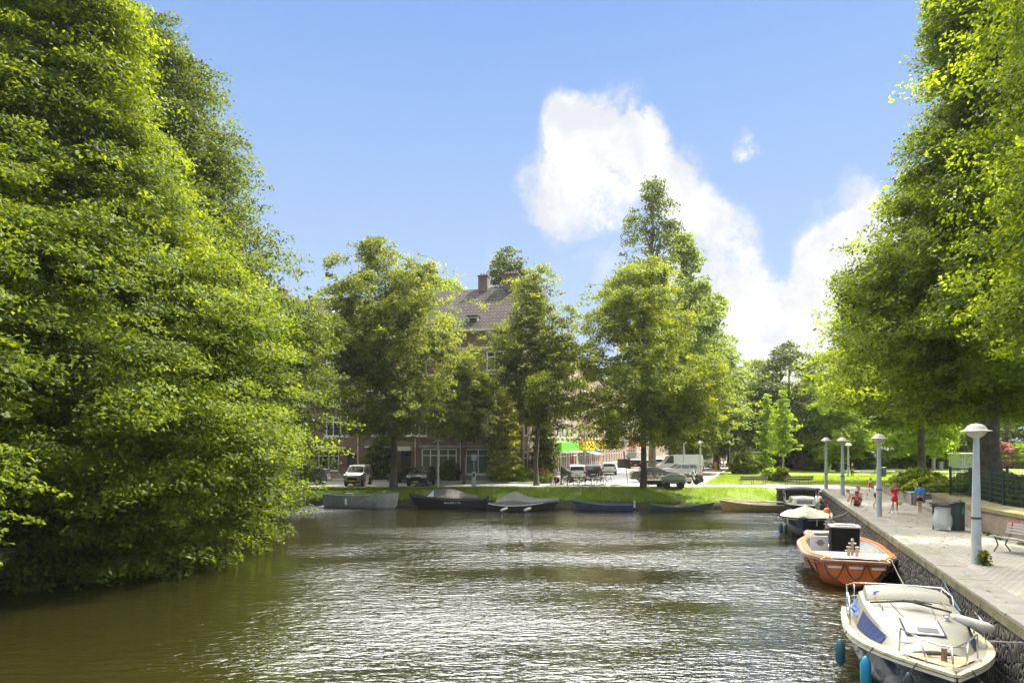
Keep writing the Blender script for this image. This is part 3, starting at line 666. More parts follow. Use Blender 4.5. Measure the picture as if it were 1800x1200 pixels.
# the block's flank on the side street and the row of shops receding along it
SRZ = math.atan2(.945, .326); sdv = Vector((.326, .945, 0))
def shopops(ln, h, z0=3.9, fl=3.1, step=2.2, ww=1.15, rnd=random.Random(8)):
    o = []
    n = int((ln - .6) / step)
    zz = z0 + .55
    while zz + 1.9 < h:
        for i in range(n): o.append((.5 + i * step, zz, ww, 1.8, 1, .35, m_white, rnd.choice([m_glass, m_glass, m_curt])))
        zz += fl
    return o
def rowhouse(t0, ln, h, wm, label, shop=True, gl=None, **kw):
    o = shopops(ln, h)
    if shop:
        x = .4
        while x + 2.4 < ln: o.append((x, .4, 2.1, 2.5, 2, .25, gl or m_white, m_glass)); x += 2.6
    else:
        x = .4
        while x + 1.4 < ln: o.append((x, .8, 1.2, 2.1, 1, .3, m_white, m_glass)); x += 2.2
    p = Vector((1.0, 65.3, 1.3)) + sdv * t0
    return house('shop_house', label, p + Vector((.0, .0, 0)), SRZ, ln, 9, h, wm, o, 'flat', **kw)
g_ = 'row of brick houses receding along the street'
rh = []
for a_ in [(.2, 11.5, 14.6, m_brick3, 'pale brick house end behind the tall creeper, first of the receding row', False),
           (11.9, 11.0, 14.4, m_brick3, 'pale brick shop house with a bright green fascia'),
           (23.1, 15.0, 13.9, m_brick2, 'orange brick corner shop house with a yellow fascia'),
           (38.3, 21, 13.4, m_brick2, 'warm brick house with tall white windows beyond the yellow shop', False),
           (59.6, 24, 13.8, m_brick3, 'pale house with an orange red shop awning further up the street'),
           (84, 30, 12.6, m_brick2, 'brick house row between the poplar trunks near the street end', False),
           (114.5, 50, 12.2, m_brick3, 'long pale brick row closing the far end of the street', False)]:
    r_ = rowhouse(*a_); r_['group'] = g_; rh.append(r_)
m_green = mat('green_fascia', (.13, .62, .05), rough=.35, var=.05); m_yel = mat('yellow_fascia', (.85, .66, .02), rough=.4, var=.06); m_red = mat('orange_red_awning', (.62, .13, .04), rough=.6)
m_awn = mat('grey_awning', (.22, .21, .24), rough=.8)
b = MB(); b.box((4.2, -.35, 3.35), (8.2, .7, .95)); b.build('shop_fascia', m_green, rh[1], bevel=.03)
b = MB(); b.box((4.2, -.6, 2.72), (8.6, 1.2, .14)); b.build('shop_canopy', m_white, rh[1], bevel=.02)
b = MB(); b.box((7.2, -.3, 3.4), (14.0, .6, 1.05)); b.box((-.18, 1.5, 3.4), (.3, 3.6, 1.05)); b.build('shop_fascia', m_yel, rh[2], bevel=.03)
b = MB(); b.box((9.5, -.62, 3.0), (4, .04, .32)); b.build('fascia_panel', mat('pale_blue_panel', (.45, .55, .75), rough=.4), rh[2])
b = MB(); b.add([(1, -.05, 2.85), (6.4, -.05, 2.85), (6.4, -1.9, 2.35), (1, -1.9, 2.35), (1, -1.9, 2.15), (6.4, -1.9, 2.15)], [(0, 1, 2, 3), (3, 2, 5, 4)]); a_ = b.build('awning', m_awn, rh[2], fix=False); a_.modifiers.new('thickness', 'SOLIDIFY').thickness = .03
b = MB(); b.add([(2, -.05, 4.6), (12, -.05, 4.6), (12, -1.5, 3.1), (2, -1.5, 3.1)], [(0, 1, 2, 3)]); a_ = b.build('awning', m_red, rh[4], fix=False); a_.modifiers.new('thickness', 'SOLIDIFY').thickness = .03
# block closing the far end of the street
fe = house('distant_building', 'pale low building far off at the end of the street between the trees', (50, 190, 1.3), R(-8), 60, 12, 9, m_brick3,
           [(1 + i * 3.3, z, 1.7, 1.7, 2, .3, m_white, m_glass) for i in range(17) for z in (1.0, 4.3)], 'flat')
bw = house('distant_building', 'white house glimpsed between the park trees on the right', (71, 128, 1.3), R(-14), 11, 9, 12, m_white,
           [(1 + i * 3.3, z, 1.7, 1.8, 2, .3, m_white, m_glass) for i in range(3) for z in (1.0, 4.3, 7.6)], 'flat')
# pavement in front of the block and along the row
b = MB(); b.M = Matrix.Translation(Cc + u_ * BL) @ Matrix.Rotation(R(-15), 4, 'Z'); b.box((BL / 2 + .6, -1.45, .0), (BL + 3.2, 2.9, .26)); tag(b.build('pavement', m_slab), kind='structure')
b = MB(); b.M = Matrix.Translation(Vector((1.0, 65.3, 1.3))) @ Matrix.Rotation(SRZ, 4, 'Z'); b.box((80, -1.6, -.02), (158, 3.2, .26)); tag(b.build('pavement', m_slab), kind='structure')
# ================================================================== TREES
m_bark = mat('grey_bark', (.10, .085, .06), rough=.95, var=.35, scale=4, bump=1, bscale=14, dirt=(.09, .10, .04), dscale=2, damt=.5)
m_bark2 = mat('plane_bark', (.16, .14, .10), rough=.9, var=.4, scale=3, bump=.8, bscale=10, dirt=(.06, .055, .04), dscale=2.5, damt=.8)
T2 = (2.15, 1.9, .45)
lm_horn = leafmat('hornbeam_leaves', (0.028, 0.0516, 0.0024), (0.1566, 0.2148, 0.0097), T2, tw=.5)
lm_horn2 = leafmat('elm_leaves', (0.0241, 0.0417, 0.0028), (0.099, 0.1406, 0.0111), T2, tw=.45)
lm_plane = leafmat('plane_leaves', (0.0504, 0.0833, 0.0052), (0.2006, 0.2747, 0.0201), T2, tw=.5)
lm_mid = leafmat('maple_leaves', (0.0447, 0.0708, 0.0095), (0.1926, 0.2377, 0.039), T2, tw=.5)
lm_oak = leafmat('oak_leaves', (0.0388, 0.0706, 0.0029), (0.2179, 0.2708, 0.0104), T2, tw=.48)
lm_pop = leafmat('poplar_leaves', (0.0597, 0.0802, 0.0165), (0.1707, 0.2005, 0.041), (1.4, 1.5, .7), tw=.4)
lm_willow = leafmat('willow_leaves', (.13, .17, .035), (.27, .32, .08), (1.4, 1.5, .7), tw=.45)
lm_dark = leafmat('dark_leaves', (0.0335, 0.0595, 0.0079), (0.1049, 0.1406, 0.0178), T2, tw=.35)
lm_lime = leafmat('lime_leaves', (0.1469, 0.2163, 0.0119), (0.3148, 0.3894, 0.0297), (1.5, 1.6, .6), tw=.55)
lm_gold = leafmat('golden_ivy_leaves', (.22, .25, .02), (.46, .46, .07), (1.3, 1.3, .6), tw=.4)
lm_pink = leafmat('pink_flowers', (.40, .16, .14), (.65, .38, .34), (1.3, 1.0, .9), tw=.4)
lm_purple = leafmat('purple_leaves', (0.1259, 0.0649, 0.0495), (0.2308, 0.119, 0.0792), (1.3, 1.0, .9), tw=.3)
gl_ = 'broad trees overhanging the canal on the left'
tree(101, (-19.5, 29), 1.2, [(.35, 7.4), (1.5, 8.8), (4, 9.6), (8, 9.9), (11, 8.6), (13.5, 6.7), (17, 5.2), (21, 3.8), (25, 2.4), (27.5, .4)], 13000, 60, .75, .10, lm_horn, m_bark,
     'broad bright green tree in the middle of the left bank, sweeping down to the water', group=gl_, tr=.55, flat=.3, droop=.26, lob=.26, lam=3.4, gap=-.38, shell=.5, el=1.7, top=26, blobs=420, br=1.9, bz=.62)
tree(102, (-23, 43), 1.2, [(.4, 8), (1.5, 10), (5, 10.3), (9, 10.3), (13, 9.5), (18, 8.0), (23, 5.8), (28, 3.6), (31.5, .8)], 9500, 52, .85, .13, lm_horn2, m_bark,
     'darker tall tree behind the bright one on the left, stepping down towards the roofs', group=gl_, tr=.6, flat=.3, droop=.26, lob=.20, lam=3.4, gap=-.65, shell=.45, el=1.6, top=29, blobs=420, br=2.1, bz=.62)
tree(103, (-19.5, 15.5), 1.2, [(.5, 5.2), (1.5, 6.2), (3, 6.4), (6, 6.6), (9, 6.6), (13, 5.8), (17, 4), (20, 1)], 5500, 60, .65, .085, lm_horn, m_bark,
     'nearest green tree at the left edge of the view with drooping layered twigs', group=gl_, tr=.4, flat=.16, droop=.34, lob=.2, lam=3, gap=-.7, shell=.5, el=1.7, top=19, blobs=200, br=1.4, bz=.62)
tree(104, (-30, 57), 1.2, [(1.5, 5), (4, 7.5), (9, 9), (14, 7.5), (19, 3), (21, .5)], 1000, 40, 1.2, .24, lm_horn2, m_bark,
     'farthest tree of the left bank, mostly hidden behind the dark one', group=gl_, tr=.4, gap=-.8)
# trees on the far bank and before the houses
gm = 'street trees in front of the brick houses'
tree(111, (-9.9, 57.0), 1.2, [(5.4, 2.0), (6.4, 5.2), (8.5, 6.2), (12, 7.0), (16, 6.9), (19, 5.3), (20.8, 3.0)], 3900, 40, .48, .135, lm_mid, m_bark,
     'large rounded tree with a thick trunk between the silver van and the black car', group=gm, tr=.33, lob=.42, lam=2.6, gap=-.1, shell=.7, droop=.12, top=18, ntips=26, el=1.2, blobs=190, br=1.25, bz=1.0, loose=.14, flat=.5)
tree(112, (-4.4, 62.5), 1.3, [(5.8, 1.2), (6.6, 2.9), (8.8, 3.3), (11, 2.6), (13.2, .8)], 800, 38, .55, .16, lm_mid, m_bark,
     'small slim dark green tree close to the ground floor windows', group=gm, tr=.12, lob=.18, lam=2, gap=-.6, shell=.8, top=11, el=1.2, blobs=22, br=1.0)
tree(113, (2.15, 60.2), 1.3, [(7.0, .9), (8, 2.8), (10, 3.9), (13, 4.1), (16, 3.2), (19, 2.1), (21.0, 1.0)], 2100, 38, .42, .125, lm_mid, m_bark,
     'narrow upright tree with a straight bare trunk beside the bicycle rack', group=gm, tr=.22, lob=.6, lam=2.4, gap=0, shell=.8, droop=.1, top=19, ntips=22, el=1.2, blobs=72, br=1.25, loose=.14, flat=.5, bz=1.0)
tree(114, (11.0, 57.2), 1.1, [(5.0, 3.6), (6.0, 6.0), (8, 7.4), (10.5, 6.8), (13, 5.4), (16, 4.6), (18.5, 3.4), (20.4, 1.6)], 3800, 40, .48, .13, lm_oak, m_bark,
     'bright green spreading tree on the lawn in front of the trailer', group=gm, tr=.30, lob=.42, lam=2.8, gap=-.15, shell=.65, droop=.12, top=18, ntips=24, el=1.2, blobs=150, br=1.3, bz=.9, skew=(-1, 0, .16), loose=.14, flat=.5)
gp = 'tall trees along the middle of the street'
tree(121, (15.6, 76), 1.3, [(9, 2.2), (13, 3.4), (18, 4.2), (24, 4.3), (28, 3.6), (31, 2.7), (34.4, 1.0)], 760, 26, .75, .19, lm_pop, m_bark2,
     'tallest poplar rising thinly leaved above every other tree', group=gp, tr=.45, lob=.2, lam=3, gap=.05, shell=.9, up=.4, droop=.1, top=33, ntips=30, blobs=70, br=1.15, bz=.9, loose=.45)
tree(122, (20.6, 82), 1.3, [(8, 3.0), (12, 4.6), (17, 4.8), (22, 4.0), (26, 2.6), (29.5, .8)], 760, 32, .75, .22, lm_willow, m_bark2,
     'second poplar, a little lower, just right of the tallest', group=gp, tr=.5, lob=.25, lam=3, gap=.0, shell=.9, up=.4, droop=.1, top=28, ntips=46, blobs=44, br=1.1, bz=1.2)
tree(123, (23.5, 88), 1.3, [(4, 3), (8, 6), (12, 6.6), (16, 5.8), (20, 4.2), (24, 2.2), (25.5, .6)], 1700, 36, .95, .24, lm_willow, m_bark2,
     'olive green willow like tree sloping down to the right of the poplars', group=gp, tr=.45, lob=.2, lam=3.5, gap=-.35, shell=.8, droop=.25, top=23, ntips=34, blobs=80, br=1.5, bz=.9)
tree(124, (30.5, 102), 1.3, [(4, 3), (8, 5.4), (12, 6.2), (16, 5.2), (19, 3), (21, .6)], 1000, 36, 1.0, .27, lm_willow, m_bark2,
     'rounded olive tree where the street trees step down towards the far lamps', group=gp, tr=.45, lob=.16, lam=3.5, gap=-.5, shell=.7, blobs=80, br=1.6)
tree(125, (37.5, 118), 1.3, [(4, 2.5), (7, 4.8), (11, 5.6), (15, 4.4), (18, 1.2)], 700, 34, 1.1, .3, lm_oak, m_bark,
     'darker street tree further up the road beyond the olive ones', group=gp, tr=.4, lob=.16, lam=3.5, gap=-.5)
tree(126, (54, 165), 1.3, [(3, 3), (7, 7), (12, 8.5), (17, 6), (21, 1)], 800, 34, 1.5, .42, lm_willow, m_bark,
     'pale far tree at the end of the street above the bus shelter', group=gp, tr=.5, gap=-.5)
tree(127, (20.8, 84), 1.3, [(4.5, 2), (6, 3.6), (9, 4.0), (12, 2.8), (14, .6)], 520, 34, .8, .22, lm_oak, m_bark2,
     'low bright tree filling between the spreading tree and the lamps', group=gp, tr=.35, gap=-.4)
for i, (x, y, r_) in enumerate([(25.2, 97, .38), (29.5, 110, .42), (33.0, 122, .42)]):
    t_ = empty('street_tree', (x, y, 1.3), label=['thick grey trunk right of the white van', 'grey street trunk behind the first lamp pair', 'farthest grey street trunk before the bus shelter'][i], cat='tree', group=gp)
    cr, P = crown(140 + i, (0, 0), [(6, 2), (8, 3.6), (11, 4), (14, 1)], 330, 32, .9, .28, 'crown', lm_willow, t_)
    trunk_mesh(150 + i, (0, 0, 0), (0, 0, 12), r_, .05, [tuple(P[k]) for k in range(0, 100, 12)], 'trunk', m_bark2, t_)
tree(131, (-.6, 92), 1.3, [(18, .8), (24, 1.6), (28, 2.3), (31, 1.4), (32, .3)], 260, 34, .7, .24, lm_dark, m_bark, 'dark tree top showing above the roof ridge beside the chimney', tr=.3, gap=-.6, top=30)
tree(132, (-8.5, 92), 1.3, [(16, 2), (22, 3.0), (26, 1.8), (27.6, .3)], 200, 30, .8, .22, lm_willow, m_bark, 'thin pale tree top above the roof left of the chimneys', tr=.25, gap=-.1, top=26)
# young trees by the flower beds
for i, (px, py, Y, top_, r_) in enumerate([(1375, 838, 76, 10.6, 1.5), (1347, 832, 86, 11.0, 1.35)]):
    x = (px - 900) / 1200 * Y
    tree(161 + i, (x, Y), 1.3, [(3.9, .9), (4.8, r_), (6.8, r_ * .9), (9, r_ * .55), (top_, .15)], 190, 26, .38, .15, lm_lime, mat('pale_bark', (.38, .33, .25), rough=.9), 
         ['young lime green tree with a pale thin stem, nearer the two dark benches', 'young lime green tree with a thin stem, further left over the green hedge'][i], group='young lime green trees', tr=.09, lob=.32, lam=1.5, gap=-.3, shell=.9, droop=0, top=top_ - .8, ntips=12)
gk = 'park trees beyond the lawn'
park = [(40.2, 99, 19.5, 7.6, 3.6, lm_dark, .5, 'dark park tree with a black trunk behind the young trees'),
        (47.5, 104, 17, 6.5, 3.2, lm_mid, .4, 'dark dense tree behind the three near lamps'),
        (44, 92, 14, 4.6, 3.0, lm_lime, .3, 'bright yellow green tree glowing in front of the dark park trees'),
        (55, 118, 21, 8, 3, lm_oak, .4, 'tall park tree right of the dark ones'),
        (62.5, 104, 18, 7.5, 4.5, lm_mid, .4, 'dark tree over the long hedge'),
        (52.5, 88, 15, 4.8, 3.4, lm_lime, .3, 'yellow green tree hanging over the white house gap'),
        (72, 112, 20, 8.5, 4.5, lm_oak, .45, 'dark spreading tree behind the glass shelter'),
        (84, 116, 22, 9, 2.2, lm_oak, .45, 'green tree at the right behind the fence'),
        (50, 135, 22, 8, 2, lm_oak, .45, 'far green tree above the dark park trees'),
        (97, 122, 24, 10, 2, lm_dark, .45, 'dark tree at the far right edge of the park'),
        (66, 146, 24, 9, 2, lm_mid, .45, 'greyish green far tree behind the white house'),
        (40, 132, 17, 6, 3, lm_mid, .35, 'greyish tree left of the dark park tree')]
for i, (x, y, h, r_, z0, lmm, tr_, lb) in enumerate(park):
    tree(200 + i * 3, (x, y), 1.3, [(z0, r_ * .45), (z0 + 1.6, r_ * .9), (z0 + (h - z0) * .35, r_), (z0 + (h - z0) * .65, r_ * .8), (h - 1.5, r_ * .4), (h, .4)], 780 if r_ > 5 else 480, 32, 1.0, .28, lmm, m_bark, lb, group=gk, tr=tr_, lob=.2, lam=4, gap=-.55, shell=.6, back=.25, ntips=10, blobs=60 if r_ > 5 else 36, br=r_ * .24)
# the big planes of the right-hand quay
gq = 'plane trees of the right bank'
tree(301, (23.6, 34.5), 2.3, [(6.8, 3.4), (8, 5.8), (10, 6.7), (13.5, 6.4), (16, 5.2), (18, 3.8), (20, 2.7), (25, 2.3), (30, 1.2)], 6500, 46, .6, .13, lm_plane, m_bark2,
     'big plane tree over the fence, its edge leaning out above the quay lamps', group=gq, tr=.36, lob=.24, lam=3.2, gap=-.45, shell=.5, droop=.1, flat=.5, loose=.18, top=27, ntips=26, trunk_lean=(.3, -.8), el=1.2, blobs=260, br=1.45, bz=.95)
tree(302, (20.8, 20.5), 2.3, [(7.2, 3.4), (9, 5.4), (12, 6.2), (16, 6.4), (21, 6.0), (26, 5)], 5200, 46, .55, .115, lm_plane, m_bark2,
     'nearest plane tree at the right edge with large hanging leaves', group=gq, tr=.42, lob=.22, lam=3.0, gap=-.5, shell=.5, droop=.1, flat=.5, loose=.18, top=24, ntips=18, trunk_lean=(2.2, 6.5), el=1.2, blobs=200, br=1.25, bz=.95)
tree(303, (34.5, 50), 1.5, [(7.2, 4), (8.6, 7.6), (10.5, 9.2), (14, 9.4), (18, 7.4), (21.5, 3.6), (23, .5)], 3200, 44, .85, .19, lm_plane, m_bark2,
     'plane tree behind the big one, reaching left over the white path', group=gq, tr=.4, lob=.22, lam=3.4, gap=-.45, shell=.5, droop=.1, flat=.5, loose=.18, skew=(-1, 0, .12), top=21, el=1.2, blobs=170, br=1.7, bz=.95)
tree(304, (38.5, 64), 1.4, [(7.0, 4), (8.4, 7.2), (10, 8.2), (14, 7.0), (17, 4), (19, .6)], 1600, 42, 1.0, .25, lm_plane, m_bark2,
     'farther plane tree over the park benches', group=gq, tr=.4, lob=.17, lam=3.8, gap=-.5, shell=.55, droop=.14, top=17, el=1.2, blobs=100, br=1.9, bz=.7)
tree(305, (24.6, 35.6), 2.3, [(9, 1.5), (14, 4), (20, 3)], 300, 40, .8, .19, lm_plane, m_bark2,
     'slimmer leaning plane trunk just left of the thick one behind the fence', group=gq, tr=.26, gap=-.5, trunk_lean=(.1, .2), top=18)
# ================================================================== BOATS
m_rope = mat('rope', (.38, .35, .28), rough=.9)
m_drope = mat('dark_rope', (.05, .045, .04), rough=.9)
m_steel = mat('stainless_rail', (.72, .71, .68), rough=.22, metal=.9, var=.05)
m_black = mat('black_paint', (.018, .02, .02), rough=.35, var=.25, scale=3)
m_rub = mat('black_rubber', (.025, .025, .025), rough=.7)
class Hull:
    def __init__(s, L, B, D, dr=.25, tip=0.012, tm=.42, tw=.7, bp=2.2, bq=1.0, sb=.3, ss=.1, rake=.35, e0=.32, e1=.7, n=26, k=9):
        s.__dict__.update(locals())
    def half(s, t):
        if t < s.tm: v = s.tw + (1 - s.tw) * math.sin(PI / 2 * t / s.tm)
        else: v = max(0, 1 - ((t - s.tm) / (1 - s.tm)) ** s.bp) ** s.bq
        return max(s.tip, v) * s.B / 2
    def sheer(s, t): return s.D + s.sb * max(0, (t - .4) / .6) ** 2 + s.ss * max(0, (.4 - t) / .4) ** 2
    def x(s, t, z): return (t - .5) * s.L + s.rake * (z / s.D) * t ** 5
    def gun(s, t, side, inset=0, dz=0):
        z = s.sheer(t); return (s.x(t, z) - (inset * (t > .97)), side * max(.0, s.half(t) - inset), z + dz)
    def T(s): return [i / s.n for i in range(s.n + 1)]
    def section(s, t, inset=0, floor=None):
        zk = -s.dr + (s.dr + .12) * max(0, (t - .82) / .18) ** 2; zs = s.sheer(t); e = s.e0 + (s.e1 - s.e0) * t ** 3; h = s.half(t); P = []
        for side in (1, -1):
            q = []
            for i in range(s.k + 1):
                a = i / s.k; z = zk + (zs - zk) * a; y = h * (a ** e if a > 0 else 0)
                if floor is not None and z < floor: z = floor; 
                q.append((s.x(t, z) - (inset * 1.2 * t ** 6), side * max(0, y - inset), z))
            P.append(q)
        return P[0][::-1] + P[1][1:]
    def shell(s, b): S = [s.section(t) for t in s.T()]; b.loft(S); b.add(S[0], [tuple(range(len(S[0])))]); b.add(S[-1], [tuple(reversed(range(len(S[-1]))))]); return b
    def inner(s, b, floor=.12, inset=.05, t0=.02, t1=.96):
        T = [t0 + (t1 - t0) * i / s.n for i in range(s.n + 1)]
        S = []
        for t in T:
            q = s.section(t, inset, floor); q[0] = (q[0][0], q[0][1], q[0][2] - .005); q[-1] = (q[-1][0], q[-1][1], q[-1][2] - .005); S.append(q)
        b.loft(S); b.add(S[0], [tuple(range(len(S[0])))]); return b
    def rail(s, b, w=.07, h=.05, dz=.0, out=.02, t0=0, t1=1):
        T = [t0 + (t1 - t0) * i / 30 for i in range(31)]
        for side in (1, -1):
            S = []
            for t in T:
                x, y, z = s.gun(t, side); y0 = y + side * out; y1 = side * max(0, abs(y) - w)
                S.append([(x, y0, z + dz), (x, y0, z + dz + h), (x, y1, z + dz + h), (x, y1, z + dz)])
            b.loft(S, closed=True, cap0=True, cap1=True)
        return b
    def cover(s, b, ridge, t0=0, t1=1, k=8, over=.03, drop=.12, sag=.5):
        """taut cloth from gunwale to gunwale over a ridge line ridge(t) above the sheer"""
        S = []
        for i in range(29):
            t = t0 + (t1 - t0) * i / 28; x, y, z = s.gun(t, 1); r = ridge(t); row = [(x, y + over, z - drop)]
            for j in range(2 * k + 1):
                f = 1 - j / k; a = 1 - abs(f)
                row.append((x, (y + over) * f, z + .015 + r * (a ** (1 + sag * .3)) + .012 * math.sin(i * 1.7 + j * 2.1)))
            row.append((x, -(y + over), z - drop)); S.append(row)
        b.loft(S, cap0=True, cap1=True); return b
def thwart(h, t, m, parent, w=.26, dz=-.16, name='seat'):
    x, y, z = h.gun(t, 1); b = MB(); b.box((x, 0, h.D + dz), (w, 2 * y - .1, .04)); return b.build(name, m, parent)
def fender(parent, p, r, ln, m, name='fender', rope_to=None):
    b = MB(); b.lathe([(.02, -ln / 2 - .04), (r * .55, -ln / 2 + .0), (r, -ln / 2 + r * .9), (r, ln / 2 - r * .9), (r * .55, ln / 2), (.025, ln / 2 + .05)], 12, p)
    o = b.build(name, m, parent, smooth='all')
    if rope_to:
        c = MB(); c.tube([(p[0], p[1], p[2] + ln / 2 + .03), rope_to], .012, 5); c.build('rope', m_drope, o)
    return o
def sagrope(name, p, q, sag, r, m, parent=None, label=None, cat=None):
    p, q = Vector(p), Vector(q); b = MB(); pts = []
    for i in range(13):
        t = i / 12; v = p.lerp(q, t); v.z -= sag * 4 * t * (1 - t); pts.append(v)
    b.tube(pts, r, 6); o = b.build(name, m, parent, smooth='all'); 
    if label: tag(o, label, cat)
    return o
BR = R(-6)
m_alu = mat('weathered_grey_hull', (.42, .43, .37), rough=.5, var=.25, scale=1.5, dirt=(.16, .17, .13), dscale=1.2, damt=.6)
m_cover = mat('charcoal_canvas', (.075, .072, .07), rough=.85, var=.2, scale=3, bump=.6, bscale=5)
m_cover2 = mat('grey_canvas', (.20, .20, .19), rough=.85, var=.25, scale=3, bump=.6, bscale=5)
m_lightgrey = mat('light_grey_paint', (.48, .48, .44), rough=.6, var=.1)
m_ffend = mat('white_vinyl', (.70, .70, .66), rough=.45, dirt=(.4, .38, .3), dscale=4, damt=.5)
# 1 grey open sloop
r = empty('sloop', (-11.75, 53.1, 0), rz=BR, label='grey open sloop with one white fender on its side, leftmost boat at the far bank', cat='boat')
h = Hull(5.7, 1.95, .92, tm=.45, tw=.62, sb=.26, ss=.1, rake=.12, bp=2.6)
h.shell(MB()).build('hull', m_alu, r, smooth=True, fix=False); h.inner(MB()).build('interior', m_lightgrey, r, smooth=True, fix=False)
h.rail(MB(), .1, .06).build('gunwale', mat('grey_rubber_rail', (.22, .22, .21), rough=.6), r)
thwart(h, .3, m_lightgrey, r); thwart(h, .62, m_lightgrey, r)
b = MB(); b.box((-.9, 0, .85), (.6, .5, .55)); b.build('console', mat('beige_console', (.42, .38, .32), rough=.6), r, bevel=.03)
b = MB(); b.box((-3.0, 0, .06), (.5, 1.3, .06)); b.build('swim_step', m_alu, r)
fender(r, (-.85, -1.07, .48), .09, .5, m_ffend, rope_to=(-.85, -.98, .95))
# 2 black covered sloop
r = empty('sloop', (-4.65, 52.5, 0), rz=BR + PI, label='black sloop with a peaked charcoal canvas cover and white lettering on its hull', cat='boat')
h = Hull(5.55, 2.0, .80, tm=.4, tw=.85, sb=.22, ss=.0, rake=.45, bp=2.3)
h.shell(MB()).build('hull', m_black, r, smooth=True, fix=False); h.rail(MB(), .1, .06).build('gunwale', m_rub, r)
def rg(t):
    if t > .86: return 0
    if t > .7: return .62 * (.86 - t) / .16
    if t > .45: return .62 + .06 * math.sin((.7 - t) * 12)
    return .64 * (max(0, t - .12) / .33) ** .9
h.cover(MB(), rg, .02, .97).build('cover', m_cover, r, smooth=True, fix=False)
b = MB(); z = h.sheer(.8); b.add([(1.75, .80, z + .05), (1.2, .93, z + .05), (1.28, .5, z + .52)], [(0, 1, 2)]); b.add([(1.75, .83, z + .05), (1.2, .96, z + .05), (1.28, .53, z + .52)], [(0, 1, 2)])
b.build('windscreen', mat('pale_screen', (.45, .52, .55), rough=.1, spec=.9), r, fix=False)
textmesh('hull_lettering', 'Sanne 2015 m 720', .17, m_white, r, (-.25, .985, .50), (R(90), 0, R(180)), .003)
b = MB(); b.box((-2.95, .25, .42), (.3, .3, .5)); b.box((-2.98, .25, .12), (.16, .1, .3)); b.build('outboard_motor', m_rub, r, bevel=.03)
# 3, 4 small covered boats
r = empty('rowing_boat', (1.0, 52.2, 0), rz=BR + R(3), label='boat under a peaked grey canvas, behind the lower dark covered one', cat='boat')
h = Hull(4.4, 1.8, .5, tm=.4, tw=.75, sb=.18, ss=.05, rake=.3)
h.shell(MB()).build('hull', m_black, r, smooth=True, fix=False)
h.cover(MB(), lambda t: .12 + .55 * math.exp(-((t - .32) / .2) ** 2) + .14 * math.sin(PI * t), 0, 1, sag=.2).build('cover', m_cover2, r, smooth=True, fix=False)
r = empty('rowing_boat', (.15, 50.6, 0), rz=BR + R(8), label='low dark covered boat with a white rail and two white fenders', cat='boat')
h = Hull(3.8, 1.5, .42, tm=.45, tw=.4, sb=.14, ss=.12, rake=.2)
h.shell(MB()).build('hull', m_black, r, smooth=True, fix=False); h.rail(MB(), .05, .05, -.03, .05).build('gunwale', m_ffend, r)
h.cover(MB(), lambda t: .05 + .26 * math.sin(PI * min(1, t * 1.1)) ** 1.5, .02, .98, over=-.03, drop=.02).build('cover', mat('dark_slate_canvas', (.05, .058, .06), rough=.8, bump=.8, bscale=6), r, smooth=True, fix=False)
for x in (-.75, .95):
    b = MB(); b.M = Matrix.Translation((x, -.86, .18)) @ Matrix.Rotation(R(70), 4, 'Y'); b.lathe([(.02, -.3), (.1, -.2), (.1, .2), (.02, .3)], 10); b.build('fender', m_ffend, r, smooth='all')
# 5 blue rowing boat, 6 green rowing boat
r = empty('rowing_boat', (6.95, 51.2, 0), rz=BR + PI, label='open dark blue rowing boat with its raised bow pointing left', cat='boat')
m_blue = mat('faded_navy_paint', (.035, .06, .13), rough=.55, var=.3, scale=2, dirt=(.10, .11, .13), dscale=1.5, damt=.4)
h = Hull(4.1, 1.35, .40, tm=.4, tw=.8, sb=.30, ss=.02, rake=.25)
h.shell(MB()).build('hull', m_blue, r, smooth=True, fix=False); h.inner(MB(), .08, .04).build('interior', m_blue, r, smooth=True, fix=False); h.rail(MB(), .05, .03).build('gunwale', mat('pale_blue_rail', (.16, .2, .28), rough=.6), r)
for t in (.2, .45, .68): thwart(h, t, m_blue, r, dz=-.1)
b = MB(); b.box((-2.2, .1, .45), (.12, .2, .5)); b.build('outboard_bracket', m_cream, r)
r = empty('rowing_boat', (12.3, 50.7, 0), rz=BR, label='old mossy green rowing boat sagging low in the water, bow to the right', cat='boat')
m_gr = mat('old_green_paint', (.045, .085, .06), rough=.8, var=.4, scale=2, dirt=(.09, .085, .05), dscale=1.6, damt=.8)
h = Hull(4.2, 1.4, .30, tm=.45, tw=.6, sb=.32, ss=.22, rake=.3)
h.shell(MB()).build('hull', m_gr, r, smooth=True, fix=False); h.inner(MB(), .04, .04).build('interior', m_gr, r, smooth=True, fix=False); h.rail(MB(), .05, .03).build('gunwale', mat('weathered_rail', (.20, .20, .15), rough=.8), r)
for t in (.25, .5, .75): thwart(h, t, m_gr, r, dz=-.06)
